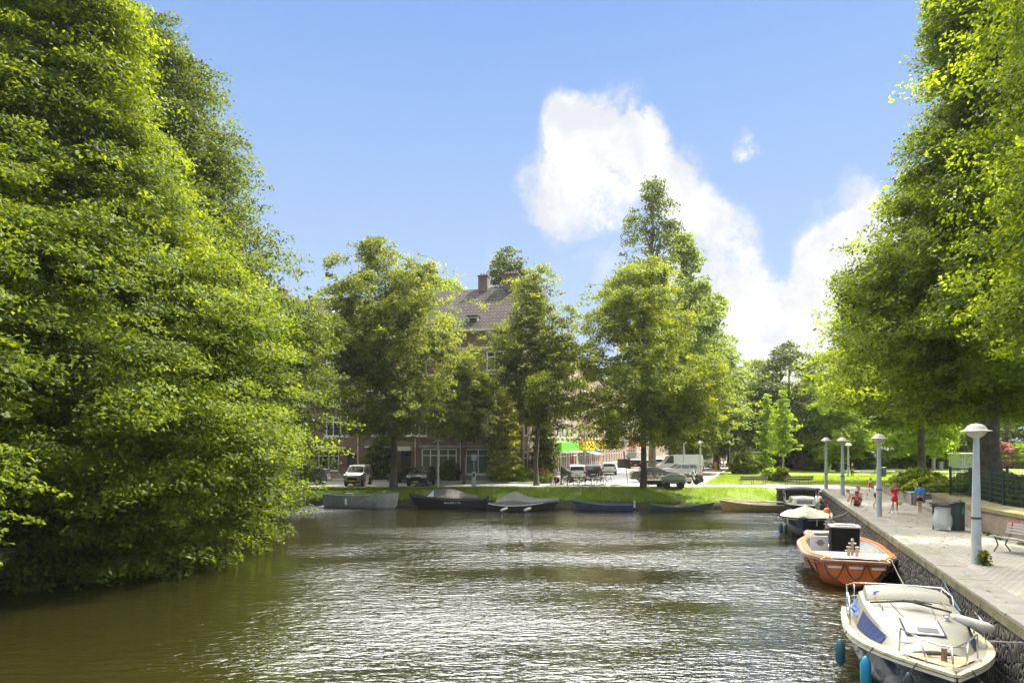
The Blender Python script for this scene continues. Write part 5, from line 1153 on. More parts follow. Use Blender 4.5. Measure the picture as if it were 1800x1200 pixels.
def person(loc, rz, ht, pose, label, group=None, shirt=None, shorts=None, hair=None, shoes=None, skin=None, long_sleeve=False, trousers=False, hairlen=0, rx=0):
    root = empty('person', loc, rz, label, 'person', group); J = {k: [list(v[0]), v[1]] for k, v in BASE.items()}
    for k, p in pose.items(): J[k][0] = list(p)
    Jv = {k: (Vector(v[0]), v[1]) for k, v in J.items()}; Lk = list(LINKS)
    for s_ in 'lr':   # hands: palm, four fingers of unequal length, thumb from the side of the palm
        w_ = Jv['w' + s_][0]; d = (w_ - Jv['e' + s_][0]).normalized(); sx = Vector((-1 if s_ == 'l' else 1, 0, 0)); sd_ = d.cross(Vector((0, 0, 1)) if abs(d.z) < .9 else Vector((1, 0, 0))).normalized(); pn = d.cross(sd_)
        Jv['p' + s_] = (w_ + d * .028, (.020, .012)); Lk.append(('w' + s_, 'p' + s_))
        for i, (off, ln) in enumerate([(-.016, .036), (-.006, .042), (.005, .040), (.015, .031)]):
            a = w_ + d * .042 + sd_ * off; b_ = a + d * ln * .55; c_ = b_ + (d * .6 + pn * .5) * ln * .5
            for q, (pp, rr) in enumerate([(a, .0062), (b_, .0056), (c_, .0045)]): Jv[f'f{s_}{i}{q}'] = (pp, rr)
            Lk += [('p' + s_, f'f{s_}{i}0'), (f'f{s_}{i}0', f'f{s_}{i}1'), (f'f{s_}{i}1', f'f{s_}{i}2')]
        a = w_ + d * .02 - sd_ * .018; b_ = a + d * .018 - sd_ * .014; Jv['t1' + s_] = (a, .007); Jv['t2' + s_] = (b_, .0055); Lk += [('w' + s_, 't1' + s_), ('t1' + s_, 't2' + s_)]
    skinmesh('body', Jv, Lk, 'pel', skin or m_skin, root, 1, ht)
    hd = (Jv['hd2'][0]) * ht; nk = Jv['nt'][0] * ht; up = (Jv['hd3'][0] - Jv['hd'][0]).normalized()
    fw = Vector((0, 1, 0)); fw = (fw - up * fw.dot(up)).normalized() if abs(up.y) < .95 else Vector((0, 0, -1)); rt_ = fw.cross(up)
    b = MB()
    for s_ in (-1, 1): b.sphere(hd + fw * .052 * ht + rt_ * s_ * .020 * ht - up * .008 * ht, .0065 * ht, 8, 6)
    b.build('eyes', m_dark, root)
    b = MB(); b.sphere(hd + fw * .060 * ht - up * .022 * ht, .009 * ht, 8, 6, 1.3); 
    for s_ in (-1, 1): b.sphere(hd + rt_ * s_ * .053 * ht - up * .015 * ht, .012 * ht, 8, 6, 1.4)
    b.build('nose_and_ears', skin or m_skin, root, smooth='all')
    b = MB(); b.box(hd + fw * .055 * ht - up * .043 * ht, (.024 * ht, .006 * ht, .005 * ht)); b.build('mouth', mat('lips', (.35, .12, .1)), root)
    if hair:
        hp = hd - fw * .010 * ht + up * .016 * ht
        jj = {'a': (hd / ht - fw * .012 + up * .012, (.056, .060)), 'b': (hd / ht - fw * .014 + up * .045, (.044, .046)), 'c': (hd / ht - fw * .03 - up * .02, (.045, .036))}
        ll = [('b', 'a'), ('a', 'c')]
        if hairlen: jj['d'] = (Vector(jj['c'][0]) - fw * .012 + Vector((0, 0, -hairlen)), (.032, .02)); ll.append(('c', 'd'))
        skinmesh('hair', jj, ll, 'a', hair, root, 2, ht)
    def mid(a, c, f): return Jv[a][0].lerp(Jv[c][0], f)
    if shirt:
        jj = {'pel': (Jv['pel'][0].lerp(Jv['wai'][0], -.1), .078), 'wai': (Jv['wai'][0], .074), 'che': (Jv['che'][0], .086), 'nb': (Jv['nb'][0] - Vector((0, 0, .01)), .042), 'sl': (Jv['sl'][0], .046), 'sr': (Jv['sr'][0], .046),
              'ml': (mid('sl', 'el', .62), .040), 'mr': (mid('sr', 'er', .62), .040)}
        ll = [('pel', 'wai'), ('wai', 'che'), ('che', 'nb'), ('che', 'sl'), ('che', 'sr'), ('sl', 'ml'), ('sr', 'mr')]
        if long_sleeve:
            for s_ in 'lr': jj['m' + s_] = (Jv['e' + s_][0], .036); jj['x' + s_] = (mid('e' + s_, 'w' + s_, .9), .024); ll.append(('m' + s_, 'x' + s_))
        skinmesh('shirt', jj, ll, 'che', shirt, root, 1, ht)
    if shorts:
        jj = {'wai': (Jv['pel'][0].lerp(Jv['wai'][0], .45), .074), 'pel': (Jv['pel'][0], .078), 'hl': (Jv['hl'][0], .064), 'hr': (Jv['hr'][0], .064), 'ml': (mid('hl', 'kl', .6), .056), 'mr': (mid('hr', 'kr', .6), .056)}
        ll = [('wai', 'pel'), ('pel', 'hl'), ('pel', 'hr'), ('hl', 'ml'), ('hr', 'mr')]
        if trousers:
            for s_ in 'lr': jj['m' + s_] = (Jv['k' + s_][0], .045); jj['x' + s_] = (mid('k' + s_, 'a' + s_, .9), .034); ll.append(('m' + s_, 'x' + s_))
        skinmesh('trousers' if trousers else 'shorts', jj, ll, 'pel', shorts, root, 1, ht)
    if shoes:
        for s_ in 'lr':
            a, t = Jv['a' + s_][0], Jv['t' + s_][0]; dd = (t - a).normalized()
            skinmesh('shoe', {'a': (a - dd * .012 + Vector((0, 0, -.004)), .029), 'b': (a.lerp(t, .6), .026), 'c': (t + dd * .018, .021)}, [('a', 'b'), ('b', 'c')], 'a', shoes, root, 1, ht)
    return root
m_red = mat('red_shirt', (.55, .02, .03), rough=.8, var=.1); m_mar = mat('maroon_shirt', (.30, .015, .03), rough=.8, var=.1); m_bluej = mat('bright_blue_jacket', (.06, .25, .72), rough=.6, var=.12)
m_wsh = mat('white_shirt', (.72, .74, .78), rough=.8, var=.05); m_grs = mat('green_shorts', (.03, .28, .16), rough=.8); m_blk = mat('black_cloth', (.015, .015, .018), rough=.85)
m_pale = mat('pale_pink_top', (.62, .38, .34), rough=.8); m_blond = mat('blond_hair', (.48, .28, .12), rough=.7); m_brown = mat('brown_hair', (.10, .05, .025), rough=.6); m_bhair = mat('dark_hair', (.02, .014, .01), rough=.5)
m_shoe = mat('white_shoes', (.7, .7, .68), rough=.6); m_lbs = mat('light_blue_shirt', (.42, .52, .72), rough=.8)
# boy with the red jersey and bundle, standing on the quay
q = G(1573, 901, QZ)
p_ = person(q, R(168), 1.42, {'el': (-.13, .03, .66), 'wl': (-.06, .11, .60), 'er': (.14, .02, .64), 'wr': (.05, .12, .60), 'kl': (-.062, .02, .28), 'cl': (-.065, .005, .2), 'al': (-.07, 0, .045), 'tl': (-.08, .08, .018)},
            'child in a red jersey and red shorts standing on the quay holding a red bundle', shirt=m_red, shorts=m_red, hair=m_blond, shoes=m_shoe)
b = MB(); b.lathe([(.02, -.17), (.12, -.10), (.15, .0), (.10, .12), (.03, .17)], 12, (0, 0, 0), 1, .6); o = b.build('bag', mat('scarlet_cloth', (.68, .02, .03), rough=.7, bump=.5, bscale=12), smooth='all')
o.location = q + Vector((-.12, -.2, .70)); o.rotation_euler = (0, R(20), 0); tag(o, 'bright red cloth bundle held by the child in the red jersey', 'bag')
b = MB(); b.tube([(0, 0, 0), (.16, .02, .46)], .008, 6); b.tube([(-.05, 0, .02), (0, 0, 0)], .008, 6); o = b.build('stick', m_drope); o.location = q + Vector((-.32, -.12, .01)); tag(o, 'thin dark stick leaning beside the child in red', 'stick')
# girl in the blue jacket
q = G(1617, 901, QZ)
person(q, R(-25), 1.45, {'el': (-.14, -.02, .65), 'wl': (-.11, .06, .56), 'er': (.14, .0, .65), 'wr': (.10, .09, .57), 'kl': (-.03, .015, .28), 'cl': (-.03, -.004, .2), 'al': (-.03, -.012, .045), 'tl': (-.045, .07, .018), 'kr': (.03, .015, .28), 'cr': (.03, -.004, .2), 'ar': (.03, -.012, .045), 'tr': (.045, .075, .018), 'nt': (0, .015, .85), 'hd': (.0, .03, .88), 'hd2': (0, .045, .925), 'hd3': (0, .05, .965)},
       'girl in a bright blue jacket and black shorts seen from behind on the quay', shirt=m_bluej, shorts=m_blk, hair=m_bhair, shoes=m_shoe, long_sleeve=True, hairlen=.07)
# child half behind the second lamp
q = G(1541, 893, QZ)
person(q, R(-65), 1.45, {'pel': (0, -.03, .52), 'hl': (-.05, -.02, .5), 'hr': (.05, -.02, .5), 'wai': (0, .0, .60), 'che': (0, .05, .70), 'nb': (0, .08, .785), 'nt': (0, .11, .82), 'hd': (0, .14, .845), 'hd2': (0, .155, .885), 'hd3': (0, .16, .925), 'sl': (-.1, .06, .76), 'sr': (.1, .06, .76), 'el': (-.12, .10, .63), 'er': (.13, .12, .63), 'wl': (-.1, .2, .56), 'wr': (.1, .24, .60),
                        'kl': (-.05, .07, .3), 'cl': (-.05, .0, .23), 'al': (-.05, -.12, .10), 'tl': (-.05, -.06, .03), 'kr': (.05, .05, .28), 'cr': (.05, .02, .2), 'ar': (.05, .0, .045), 'tr': (.06, .09, .018)},
       'child in a white shirt stepping forward, half hidden behind a lamp post', shirt=m_wsh, shorts=m_blk, hair=m_brown, shoes=m_shoe)
# seated child with a number ten on a maroon jersey, legs towards the paving
q = Vector((QX(35.6) + .36, 35.6, QZ))
SIT = {'pel': (0, 0, .07), 'wai': (0, .01, .15), 'che': (0, .03, .26), 'nb': (0, .04, .345), 'nt': (0, .055, .385), 'hd': (0, .075, .415), 'hd2': (0, .085, .46), 'hd3': (0, .085, .50), 'sl': (-.10, .03, .325), 'sr': (.10, .03, .325),
       'el': (-.16, -.03, .20), 'wl': (-.17, -.07, .075), 'er': (.15, .06, .22), 'wr': (.13, .17, .16), 'hl': (-.052, .02, .065), 'hr': (.052, .02, .065), 'kl': (-.07, .22, .10), 'kr': (.06, .23, .14), 'cl': (-.07, .28, .06), 'cr': (.06, .27, .09), 'al': (-.07, .38, .03), 'ar': (.06, .36, .03), 'tl': (-.08, .44, .07), 'tr': (.07, .42, .07)}
pr = person(q, R(-32), 1.48, SIT, 'child in a maroon football shirt numbered ten sitting on the quay coping', shirt=m_mar, shorts=m_blk, hair=m_bhair, shoes=m_blk, skin=m_skin2)
textmesh('shirt_number', '10', .20, mat('yellow_print', (.7, .5, .08), rough=.6), pr, (-.01, -.092, .40), (R(82), 0, 0), .003)
# pale pink and blond pair beside him
q = Vector((QX(36.6) + .75, 36.7, QZ))
KNEEL = dict(SIT); KNEEL.update({'pel': (0, 0, .20), 'wai': (0, .02, .28), 'che': (0, .05, .385), 'nb': (0, .07, .46), 'nt': (0, .09, .50), 'hd': (0, .11, .53), 'hd2': (0, .12, .575), 'hd3': (0, .12, .615), 'sl': (-.10, .06, .44), 'sr': (.10, .06, .44), 'el': (-.13, .12, .34), 'wl': (-.08, .20, .28), 'er': (.13, .12, .34), 'wr': (.08, .2, .28),
       'hl': (-.055, .0, .19), 'hr': (.055, .0, .19), 'kl': (-.08, .17, .24), 'kr': (.08, .18, .24), 'cl': (-.08, .15, .17), 'cr': (.08, .16, .17), 'al': (-.07, .10, .045), 'ar': (.07, .10, .045), 'tl': (-.08, .19, .018), 'tr': (.08, .19, .018)})
person(q, R(120), 1.5, KNEEL, 'person in a pale pink top crouching behind the child in the maroon shirt', shirt=m_pale, shorts=mat('grey_trousers', (.2, .22, .2)), hair=m_blond, shoes=m_shoe, trousers=True)
q = Vector((QX(37.3) + .5, 37.3, QZ))
LEAN = {'pel': (0, -.10, .50), 'hl': (-.05, -.10, .49), 'hr': (.05, -.10, .49), 'wai': (0, -.04, .57), 'che': (0, .07, .63), 'nb': (0, .14, .665), 'nt': (0, .175, .68), 'hd': (0, .20, .69), 'hd2': (0, .235, .715), 'hd3': (0, .25, .755), 'sl': (-.1, .12, .655), 'sr': (.1, .12, .655), 'el': (-.12, .16, .52), 'er': (.12, .16, .52), 'wl': (-.1, .20, .40), 'wr': (.1, .20, .40)}
KN2 = {k: (v[0], v[1], v[2] - .26) for k, v in LEAN.items()}; KN2.update({'kl': (-.06, .05, .04), 'kr': (.06, .05, .04), 'cl': (-.06, -.03, .035), 'cr': (.06, -.03, .035), 'al': (-.06, -.17, .035), 'ar': (.06, -.17, .035), 'tl': (-.06, -.24, .02), 'tr': (.06, -.24, .02)})
person(q, R(75), 1.5, KN2, 'blond child in a light blue and white shirt kneeling at the quay edge', shirt=m_lbs, shorts=m_blk, hair=m_blond, shoes=m_shoe)
# boy standing in the boat, leaning on the wall
q = Vector((17.45, 39.0, .80))
person(q, R(-60), 1.42, {'wl': (-.07, .24, .62), 'wr': (.09, .24, .60), 'el': (-.13, .12, .66), 'er': (.13, .12, .64), 'che': (0, .04, .72), 'nb': (0, .06, .80), 'nt': (0, .09, .84), 'hd': (0, .12, .86), 'hd2': (0, .14, .90), 'hd3': (0, .145, .94), 'sl': (-.1, .05, .78), 'sr': (.1, .05, .78)},
       'boy in a white shirt and green shorts standing on the covered sloop', shirt=m_wsh, shorts=m_grs, hair=m_brown, shoes=m_shoe, skin=m_skin2)
b = MB(); b.sphere((0, 0, 0), .19, 14, 10, 1.25); b.tube([(0, 0, .2), (.05, 0, .32), (0, .03, .42)], .02, 6)
o = b.build('float', mat('orange_vinyl', (.80, .17, .01), rough=.5, var=.1), smooth='all'); o.location = (17.62, 38.2, 1.12); tag(o, 'round orange float hanging beside the boy in green shorts', 'float')
# person in black far on the lawn
q = G(1498, 837, 1.33)
person(q, R(160), 1.52, {'pel': (0, -.05, .50), 'che': (0, .03, .69), 'wl': (-.08, .16, .5), 'wr': (.08, .16, .5)}, 'person dressed in black standing on the lawn beside the farther lamp', shirt=m_blk, shorts=m_blk, hair=m_blond, shoes=m_blk, long_sleeve=True, trousers=True)
# ================================================================== VEHICLES
m_tyre = mat('tyre', (.02, .02, .02), rough=.85); m_rim = mat('alloy_rim', (.45, .45, .45), rough=.3, metal=.8); m_lamp = mat('headlight_glass', (.7, .72, .75), rough=.1, spec=1)
m_tail = mat('red_tail_light', (.5, .02, .02), rough=.3); m_plate = mat('yellow_plate', (.75, .52, .02), rough=.5); m_grille = mat('grille', (.02, .02, .02), rough=.5); m_plast = mat('dark_plastic', (.04, .04, .04), rough=.7)
m_cgl = mat('car_glass', (.03, .035, .04), rough=.05, spec=1, var=.2)
PROF = {
 'sedan': ([(0, .30), (-.0, .50), (.02, .62), (.04, .70), (.17, .74), (.34, .97), (.42, 1.0), (.52, .98), (.70, .71), (.90, .62), (.985, .52), (1, .40), (1, .26), (.97, .16), (.03, .18)], .72),
 'hatch': ([(0, .30), (.0, .52), (.02, .64), (.05, .90), (.12, .98), (.35, 1.0), (.50, .97), (.72, .70), (.93, .60), (.99, .48), (1, .36), (.98, .16), (.03, .18)], .64),
 'mpv': ([(0, .22), (.0, .45), (.02, .60), (.05, .95), (.10, 1.0), (.45, 1.0), (.60, .97), (.77, .64), (.95, .56), (1, .46), (1, .26), (.97, .13), (.03, .15)], .58),
 'van': ([(0, .16), (.0, .50), (.005, .60), (.015, .97), (.05, 1.0), (.60, 1.0), (.72, .95), (.87, .56), (.97, .46), (1, .36), (1, .18), (.97, .11), (.02, .12)], .55),
 'wagon': ([(0, .30), (.0, .52), (.02, .64), (.08, .93), (.16, .99), (.40, 1.0), (.52, .97), (.70, .70), (.92, .60), (.99, .48), (1, .36), (.98, .16), (.03, .18)], .68)}
def car(loc, rz, L_, W_, H_, style, paint, label, group='cars and vans parked on the street', plate=True, sidewin=True, name='parked_car', cat='car', rear='rear'):
    root = empty(name, loc, rz, label, cat, group); P, belt = PROF[style]; P = [((x - .5) * L_, z * H_) for x, z in P]; bz = belt * H_
    def hw(x, z):
        e = abs(x) / (L_ / 2); w_ = W_ / 2 * (1 - .10 * max(0, e - .8) / .2); 
        if z > bz: w_ *= 1 - .20 * (z - bz) / (H_ - bz)
        if z < .25 * H_: w_ *= .97
        return w_
    b = MB(); n = len(P); Lf = [(x, -hw(x, z), z) for x, z in P]; Rt = [(x, hw(x, z), z) for x, z in P]
    # rings across the width give a slightly crowned roof and bonnet
    S = [[(x, hw(x, z) * q, z + .02 * (1 - q * q) * (z > .4 * H_)) for x, z in P] for q in (1, .7, 0, -.7, -1)]
    b.loft(S, closed=True); b.add(Lf, [tuple(range(n))]); b.add(Rt, [tuple(reversed(range(n)))])
    body = b.build('body', paint, root, bevel=.035)
    for m_ in body.data.polygons: m_.use_smooth = True
    try: body.data.set_sharp_from_angle(angle=R(28))
    except Exception: pass
    # windows from the upper profile
    up = [(x, z) for x, z in P if z >= bz - .001]; xs_ = [x for x, z in up]
    def quad_on(i, j, ins, nm):
        (x0, z0), (x1, z1) = P[i], P[j]; d = Vector((x1 - x0, z1 - z0)); nrm = Vector((-d.y, d.x)).normalized(); 
        if nrm.y < 0: nrm = -nrm
        a0, a1 = .08, .93; b = MB(); pts = []
        for a in (a0, a1):
            x, z = x0 + d.x * a + nrm.x * .03, z0 + d.y * a + nrm.y * .03; w_ = hw(x, z) - ins; pts.append([(x, w_, z), (x, 0, z + .015), (x, -w_, z)])
        b.loft(pts); b.build(nm, m_cgl, root, fix=False)
    idx = {'sedan': (7, 8, 5, 4), 'hatch': (6, 7, 3, 2), 'mpv': (6, 7, 3, 2), 'van': (6, 7, None, None), 'wagon': (6, 7, 3, 2)}[style]
    quad_on(idx[0], idx[1], .09, 'windscreen')
    if idx[2] is not None: quad_on(idx[3], idx[2], .12, 'rear_window')
    if sidewin:
        x0, z0 = P[idx[1]]; x1, z1 = P[idx[0]]; xa = P[idx[2]][0] if idx[2] is not None else None
        zt = H_ * .94; zb = bz + .03 * H_
        def xw(z): return x0 + (x1 - x0) * (z - z0) / (z1 - z0)
        if style == 'van': cuts = [(xw(zb) - 1.25, xw(zb) - .1)]
        else:
            xr = P[3][0] + .18 if style != 'sedan' else P[4][0] + .15; xf = xw(zb) - .1; nn = 2 if style in ('sedan',) else 3
            cuts = [(xr + (xf - xr) * k / nn + .03, xr + (xf - xr) * (k + 1) / nn - .03) for k in range(nn)]
        for s_ in (1, -1):
            for k, (c0, c1) in enumerate(cuts):
                t1 = min(c1, xw(zt) - .05); t0 = c0 + (.22 if k == 0 and style != 'van' else 0)
                if style == 'sedan' and k == 0: t0 = c0 + .55
                b = MB(); b.add([(c0, s_ * (hw(c0, zb) + .008), zb), (c1, s_ * (hw(c1, zb) + .008), zb), (max(t1, t0 + .1), s_ * (hw(t1, zt) + .008), zt), (t0, s_ * (hw(t0, zt) + .008), zt)], [(0, 1, 2, 3)])
                b.build('side_window', m_cgl, root, fix=False)
    wr = .155 * (L_ ** .5) if style != 'van' else .34
    for s_ in (1, -1):
        for xw_ in (-.30 * L_, .31 * L_):
            y = s_ * (W_ / 2 - .09)
            b = MB(); b.M = Matrix.Translation((xw_, y, wr)) @ Matrix.Rotation(R(90), 4, 'X'); b.lathe([(wr * .55, -.1), (wr * .92, -.11), (wr, -.08), (wr, .08), (wr * .92, .11), (wr * .55, .1)], 22); w_ = b.build('wheel', m_tyre, root, smooth=True)
            b = MB(); b.M = Matrix.Translation((xw_, y + s_ * .09, wr)) @ Matrix.Rotation(R(90), 4, 'X'); b.lathe([(wr * .62, -.02), (wr * .62, .03), (wr * .5, .02), (wr * .15, .035)], 16)
            b.build('rim', m_rim, w_)
            b = MB(); pts = [(xw_ + math.cos(a) * (wr + .05), s_ * (W_ / 2 + .006), wr + math.sin(a) * (wr + .05)) for a in [PI * i / 12 for i in range(13)]]; b.add(pts + [(xw_, s_ * (W_ / 2 + .006), wr - .02)], [tuple(range(14))]); b.build('wheel_arch', m_plast, root, fix=False)
    fx = L_ / 2
    for s_ in (1, -1):
        b = MB(); b.box((fx * .965, s_ * W_ * .36, .50 * H_ if style != 'van' else .40 * H_), (.16, W_ * .2, .11 * H_ * .8)); b.build('headlight', m_lamp, root, bevel=.02)
        b = MB(); b.box((-fx * .985, s_ * W_ * .40, (.55 if style != 'van' else .38) * H_), (.08, W_ * .13, .14 * H_)); b.build('tail_light', m_tail, root, bevel=.015)
        b = MB(); b.box((P[idx[1]][0] - .25, s_ * (W_ / 2 + .09), bz + .07), (.12, .17, .12)); b.build('mirror', paint if style != 'van' else m_plast, root, bevel=.03)
    b = MB(); b.box((fx * .995, 0, .36 * H_), (.05, W_ * .5, .12 * H_)); b.build('grille', m_grille, root, bevel=.01)
    b = MB(); b.box((fx * .985, 0, .20 * H_), (.12, W_ * .84, .09 * H_)); b.build('bumper', m_plast, root, bevel=.02)
    b = MB(); b.box((-fx * .985, 0, .24 * H_), (.1, W_ * .9, .1 * H_)); b.build('bumper', m_plast, root, bevel=.02)
    if plate:
        b = MB(); b.box((fx * 1.0 + .04, 0, .26 * H_), (.012, .5, .11)); b.build('number_plate', m_plate, root); b = MB(); b.box((-fx - .02, 0, .40 * H_), (.012, .5, .11)); b.build('number_plate', m_plate, root)
    return root
def paint(n, c, metal=.3): return mat(n, c, rough=.28, metal=metal, var=.03, coat=.6)
p_sil = paint('silver_beige_paint', (.42, .39, .34), .5); p_blk = paint('black_car_paint', (.015, .017, .02)); p_gry = paint('slate_grey_paint', (.07, .085, .10), .4); p_wht = paint('white_car_paint', (.72, .72, .70), 0); p_silv = paint('silver_paint', (.50, .51, .52), .5); p_blu = paint('grey_blue_paint', (.12, .16, .20))
Zs = 1.31
def gx(px, py): g = G(px, py, 1.3); return Vector((g.x, g.y, Zs))
def at(px, Y): return Vector(((px - 900) / 1200 * Y, Y, Zs))
car(at(630, 60.2), R(-94), 3.7, 1.62, 1.80, 'mpv', p_sil, 'small silver beige van like car facing the water left of the thick trunk')
car(at(741, 60.4), R(-96), 4.2, 1.80, 1.60, 'hatch', p_blk, 'glossy black car facing the water beside the cream lamp post')
car(at(722, 64.6), R(178), 4.1, 1.72, 1.45, 'hatch', p_gry, 'dark hatchback parked along the pavement behind the black car')
car(at(538, 61.5), R(180), 4.2, 1.75, 1.50, 'hatch', p_blu, 'grey blue car at the left, mostly hidden by the hanging leaves')
car(at(1014, 68.6), R(86), 4.1, 1.78, 1.62, 'hatch', p_wht, 'white hatchback seen from the rear behind the bicycle rack')
car(at(1042, 71), R(84), 4.3, 1.78, 1.55, 'wagon', p_blk, 'black car between two white ones behind the bicycles')
car(at(1070, 83), R(83), 4.2, 1.8, 1.5, 'hatch', p_wht, 'white car farther up the road, right of the bicycle rack', plate=True)
car(at(1152, 66), R(-4), 4.75, 1.82, 1.44, 'sedan', p_gry, 'dark grey saloon with a red tail light, partly behind the tree on the lawn')
car(at(1193, 73), R(180), 4.7, 1.85, 1.55, 'wagon', p_silv, 'silver estate car parked behind the saloon and the motorbikes')
car(at(1193, 82), R(178), 5.6, 2.0, 2.42, 'van', p_wht, 'large white delivery van behind the silver estate car', cat='van', name='delivery_van')
car(at(1228, 108), R(178), 5.4, 2.0, 2.3, 'van', p_wht, 'second white van parked further up the street by the bicycles', cat='van', name='delivery_van')
car(at(1117, 104), R(80), 4.3, 1.8, 1.5, 'hatch', p_blk, 'black car far up the street left of the tree trunk')
for i, (px, Y, pp, lb) in enumerate([(1140, 100, p_wht, 'first white car in the far row between the trunks'), (1158, 108, p_silv, 'silver car in the far row beside the poplar trunk'), (1086, 122, p_silv, 'silver car far off under the shop fronts'),
                                 (1310, 118, p_blk, 'dark car passing behind the bus shelter'), (1262, 150, p_wht, 'pale car at the far end of the street')]):
    car(at(px, Y), R(84 if i < 3 else 175), 4.2, 1.8, 1.5, 'hatch', pp, lb)
# trailers
r = empty('box_trailer', at(1184, 57.0), R(172), 'olive and pale grey covered box trailer standing on the edge of the lawn', 'trailer')
r.location.z = 1.26
m_tr1 = mat('olive_canvas_body', (.20, .22, .14), rough=.8, var=.15); m_tr2 = mat('pale_tarp', (.42, .43, .36), rough=.8, var=.12)
b = MB(); b.prism([(-.92, -.6), (.92, -.6), (.92, .6), (-.92, .6)], .38, .72); b.build('body', m_tr1, r, bevel=.02)
b = MB(); b.add([(-.95, -.63, .72), (.95, -.63, .72), (.95, .63, .72), (-.95, .63, .72), (-.88, -.55, 1.1), (.15, -.55, 1.22), (.9, -.5, .98), (.9, .5, .98), (.15, .55, 1.22), (-.88, .55, 1.1)], [(0, 1, 6, 5, 4), (3, 9, 8, 7, 2), (0, 4, 9, 3), (1, 2, 7, 6), (4, 5, 8, 9), (5, 6, 7, 8)]); b.build('cover', m_tr2, r, bevel=.03)
for s_ in (1, -1):
    for x in (-.55, .6):
        b = MB(); b.M = Matrix.Translation((x, s_ * .66, .27)) @ Matrix.Rotation(R(90), 4, 'X'); b.lathe([(.12, -.08), (.27, -.08), (.27, .08), (.12, .08)], 16); b.build('wheel', m_tyre, r)
b = MB(); b.bar((.9, 0, .4), (1.7, 0, .42), .06); b.build('drawbar', m_plast, r)
r = empty('flat_trailer', at(1151, 58.2), R(176), 'low flat trailer with a dark open box beside the trunk of the spreading tree', 'trailer')
r.location.z = 1.27
b = MB(); b.box((0, 0, .52), (1.5, 1.0, .06)); b.box((0, -.47, .38), (1.3, .04, .26)); b.box((0, .47, .38), (1.3, .04, .26)); b.build('body', m_plast, r)
b = MB(); b.box((0, 0, .60), (1.6, 1.05, .06)); b.build('edge_frame', m_lightgrey, r)
for s_ in (1, -1):
    b = MB(); b.M = Matrix.Translation((-.4, s_ * .5, .2)) @ Matrix.Rotation(R(90), 4, 'X'); b.lathe([(.1, -.06), (.2, -.06), (.2, .06), (.1, .06)], 14); b.build('wheel', m_tyre, r)
    b = MB(); b.box((.6, s_ * .45, .2), (.06, .06, .4)); b.build('leg', m_lightgrey, r)
# bicycles
def bicycle(label, frame_m, loc, rz, group):
    r = empty('bicycle', loc, rz, label, 'bicycle', group); R_ = .34
    for x in (-.52, .52):
        b = MB(); b.M = Matrix.Translation((x, 0, R_)) @ Matrix.Rotation(R(90), 4, 'X')
        b.tube([(R_ * math.cos(2 * PI * i / 24), R_ * math.sin(2 * PI * i / 24), 0) for i in range(24)], .02, 6, closed=True)
        wh = b.build('wheel', m_tyre, r); M_ = b.M; b = MB(); b.M = M_
        b.tube([((R_ - .025) * math.cos(2 * PI * i / 24), (R_ - .025) * math.sin(2 * PI * i / 24), 0) for i in range(24)], .012, 6, closed=True); b.lathe([(.03, -.04), (.03, .04)], 8)
        for i in range(10): a = 2 * PI * i / 10; b.bar((0, 0, 0), ((R_ - .02) * math.cos(a), (R_ - .02) * math.sin(a), 0), .007)
        b.build('rim', m_steel, wh)
    b = MB(); T = lambda p, q, q_=.018: b.tube([p, q], q_, 6)
    T((-.10, 0, .30), (-.22, 0, .82)); T((-.10, 0, .30), (.38, 0, .72)); T((-.19, 0, .70), (.37, 0, .82)); T((-.52, 0, R_), (-.10, 0, .30), .012); T((-.52, 0, R_), (-.2, 0, .74), .012); T((.52, 0, R_), (.36, 0, .84), .016); T((.36, 0, .82), (.33, 0, 1.0))
    b.build('frame', frame_m, r)
    b = MB(); b.tube([(.18, -.23, 1.0), (.33, -.18, 1.06), (.35, 0, 1.02), (.33, .18, 1.06), (.18, .23, 1.0)], .012, 6); b.build('handlebar', m_plast, r)
    b = MB(); b.box((-.24, 0, .90), (.27, .15, .05)); b.box((-.16, 0, .90), (.2, .08, .05)); b.tube([(-.22, 0, .8), (-.24, 0, .9)], .014, 6); b.build('saddle', m_rub, r, bevel=.02)
    b = MB(); b.box((-.55, 0, .74), (.36, .14, .02)); b.bar((-.7, 0, .73), (-.52, 0, R_), .012); b.build('rack', m_plast, r)
    b = MB(); b.lathe([(.1, -.008), (.1, .008)], 14) ; b.M = Matrix.Identity(4); b.build('chainring', m_steel, r).location = (-.10, -.03, .30); r.children[-1].rotation_euler = (R(90), 0, 0)
    return r
gb = 'bicycles in the racks on the far bank'
m_f1 = mat('black_bike_frame', (.03, .03, .03), rough=.4); m_f2 = mat('red_bike_frame', (.4, .04, .03), rough=.4); m_f3 = mat('pale_bike_frame', (.5, .5, .46), rough=.4); m_f4 = mat('green_bike_frame', (.25, .45, .05), rough=.4)
protos = {}
CB = {}
def bikecopy(m_, loc, rz, label, group):
    if m_.name not in protos: protos[m_.name] = bicycle(label, m_, loc, rz, group); return protos[m_.name]
    c = copy_tree(protos[m_.name]); c.location = loc; c.rotation_euler = (0, 0, rz); c.scale = (1, 1, .9 + .13 * ((loc[0] * 7.3) % 1)); c['label'] = label; c['group'] = group; return c
rnd = random.Random(12)
fm = [m_f2, m_f3, m_f3, m_f1, m_f3, m_f4, m_f3, m_f1, m_f3]
lbs = ['red bicycle at the left end of the rack', 'pale bicycle second from the left in the rack', 'pale bicycle third from the left in the rack', 'black bicycle fourth from the left in the rack', 'pale bicycle in the middle of the rack before the white hatchback',
       'lime green bicycle in the rack', 'pale bicycle right of the lime green one', 'black bicycle third from the right end of the rack', 'pale bicycle at the right end of the rack']
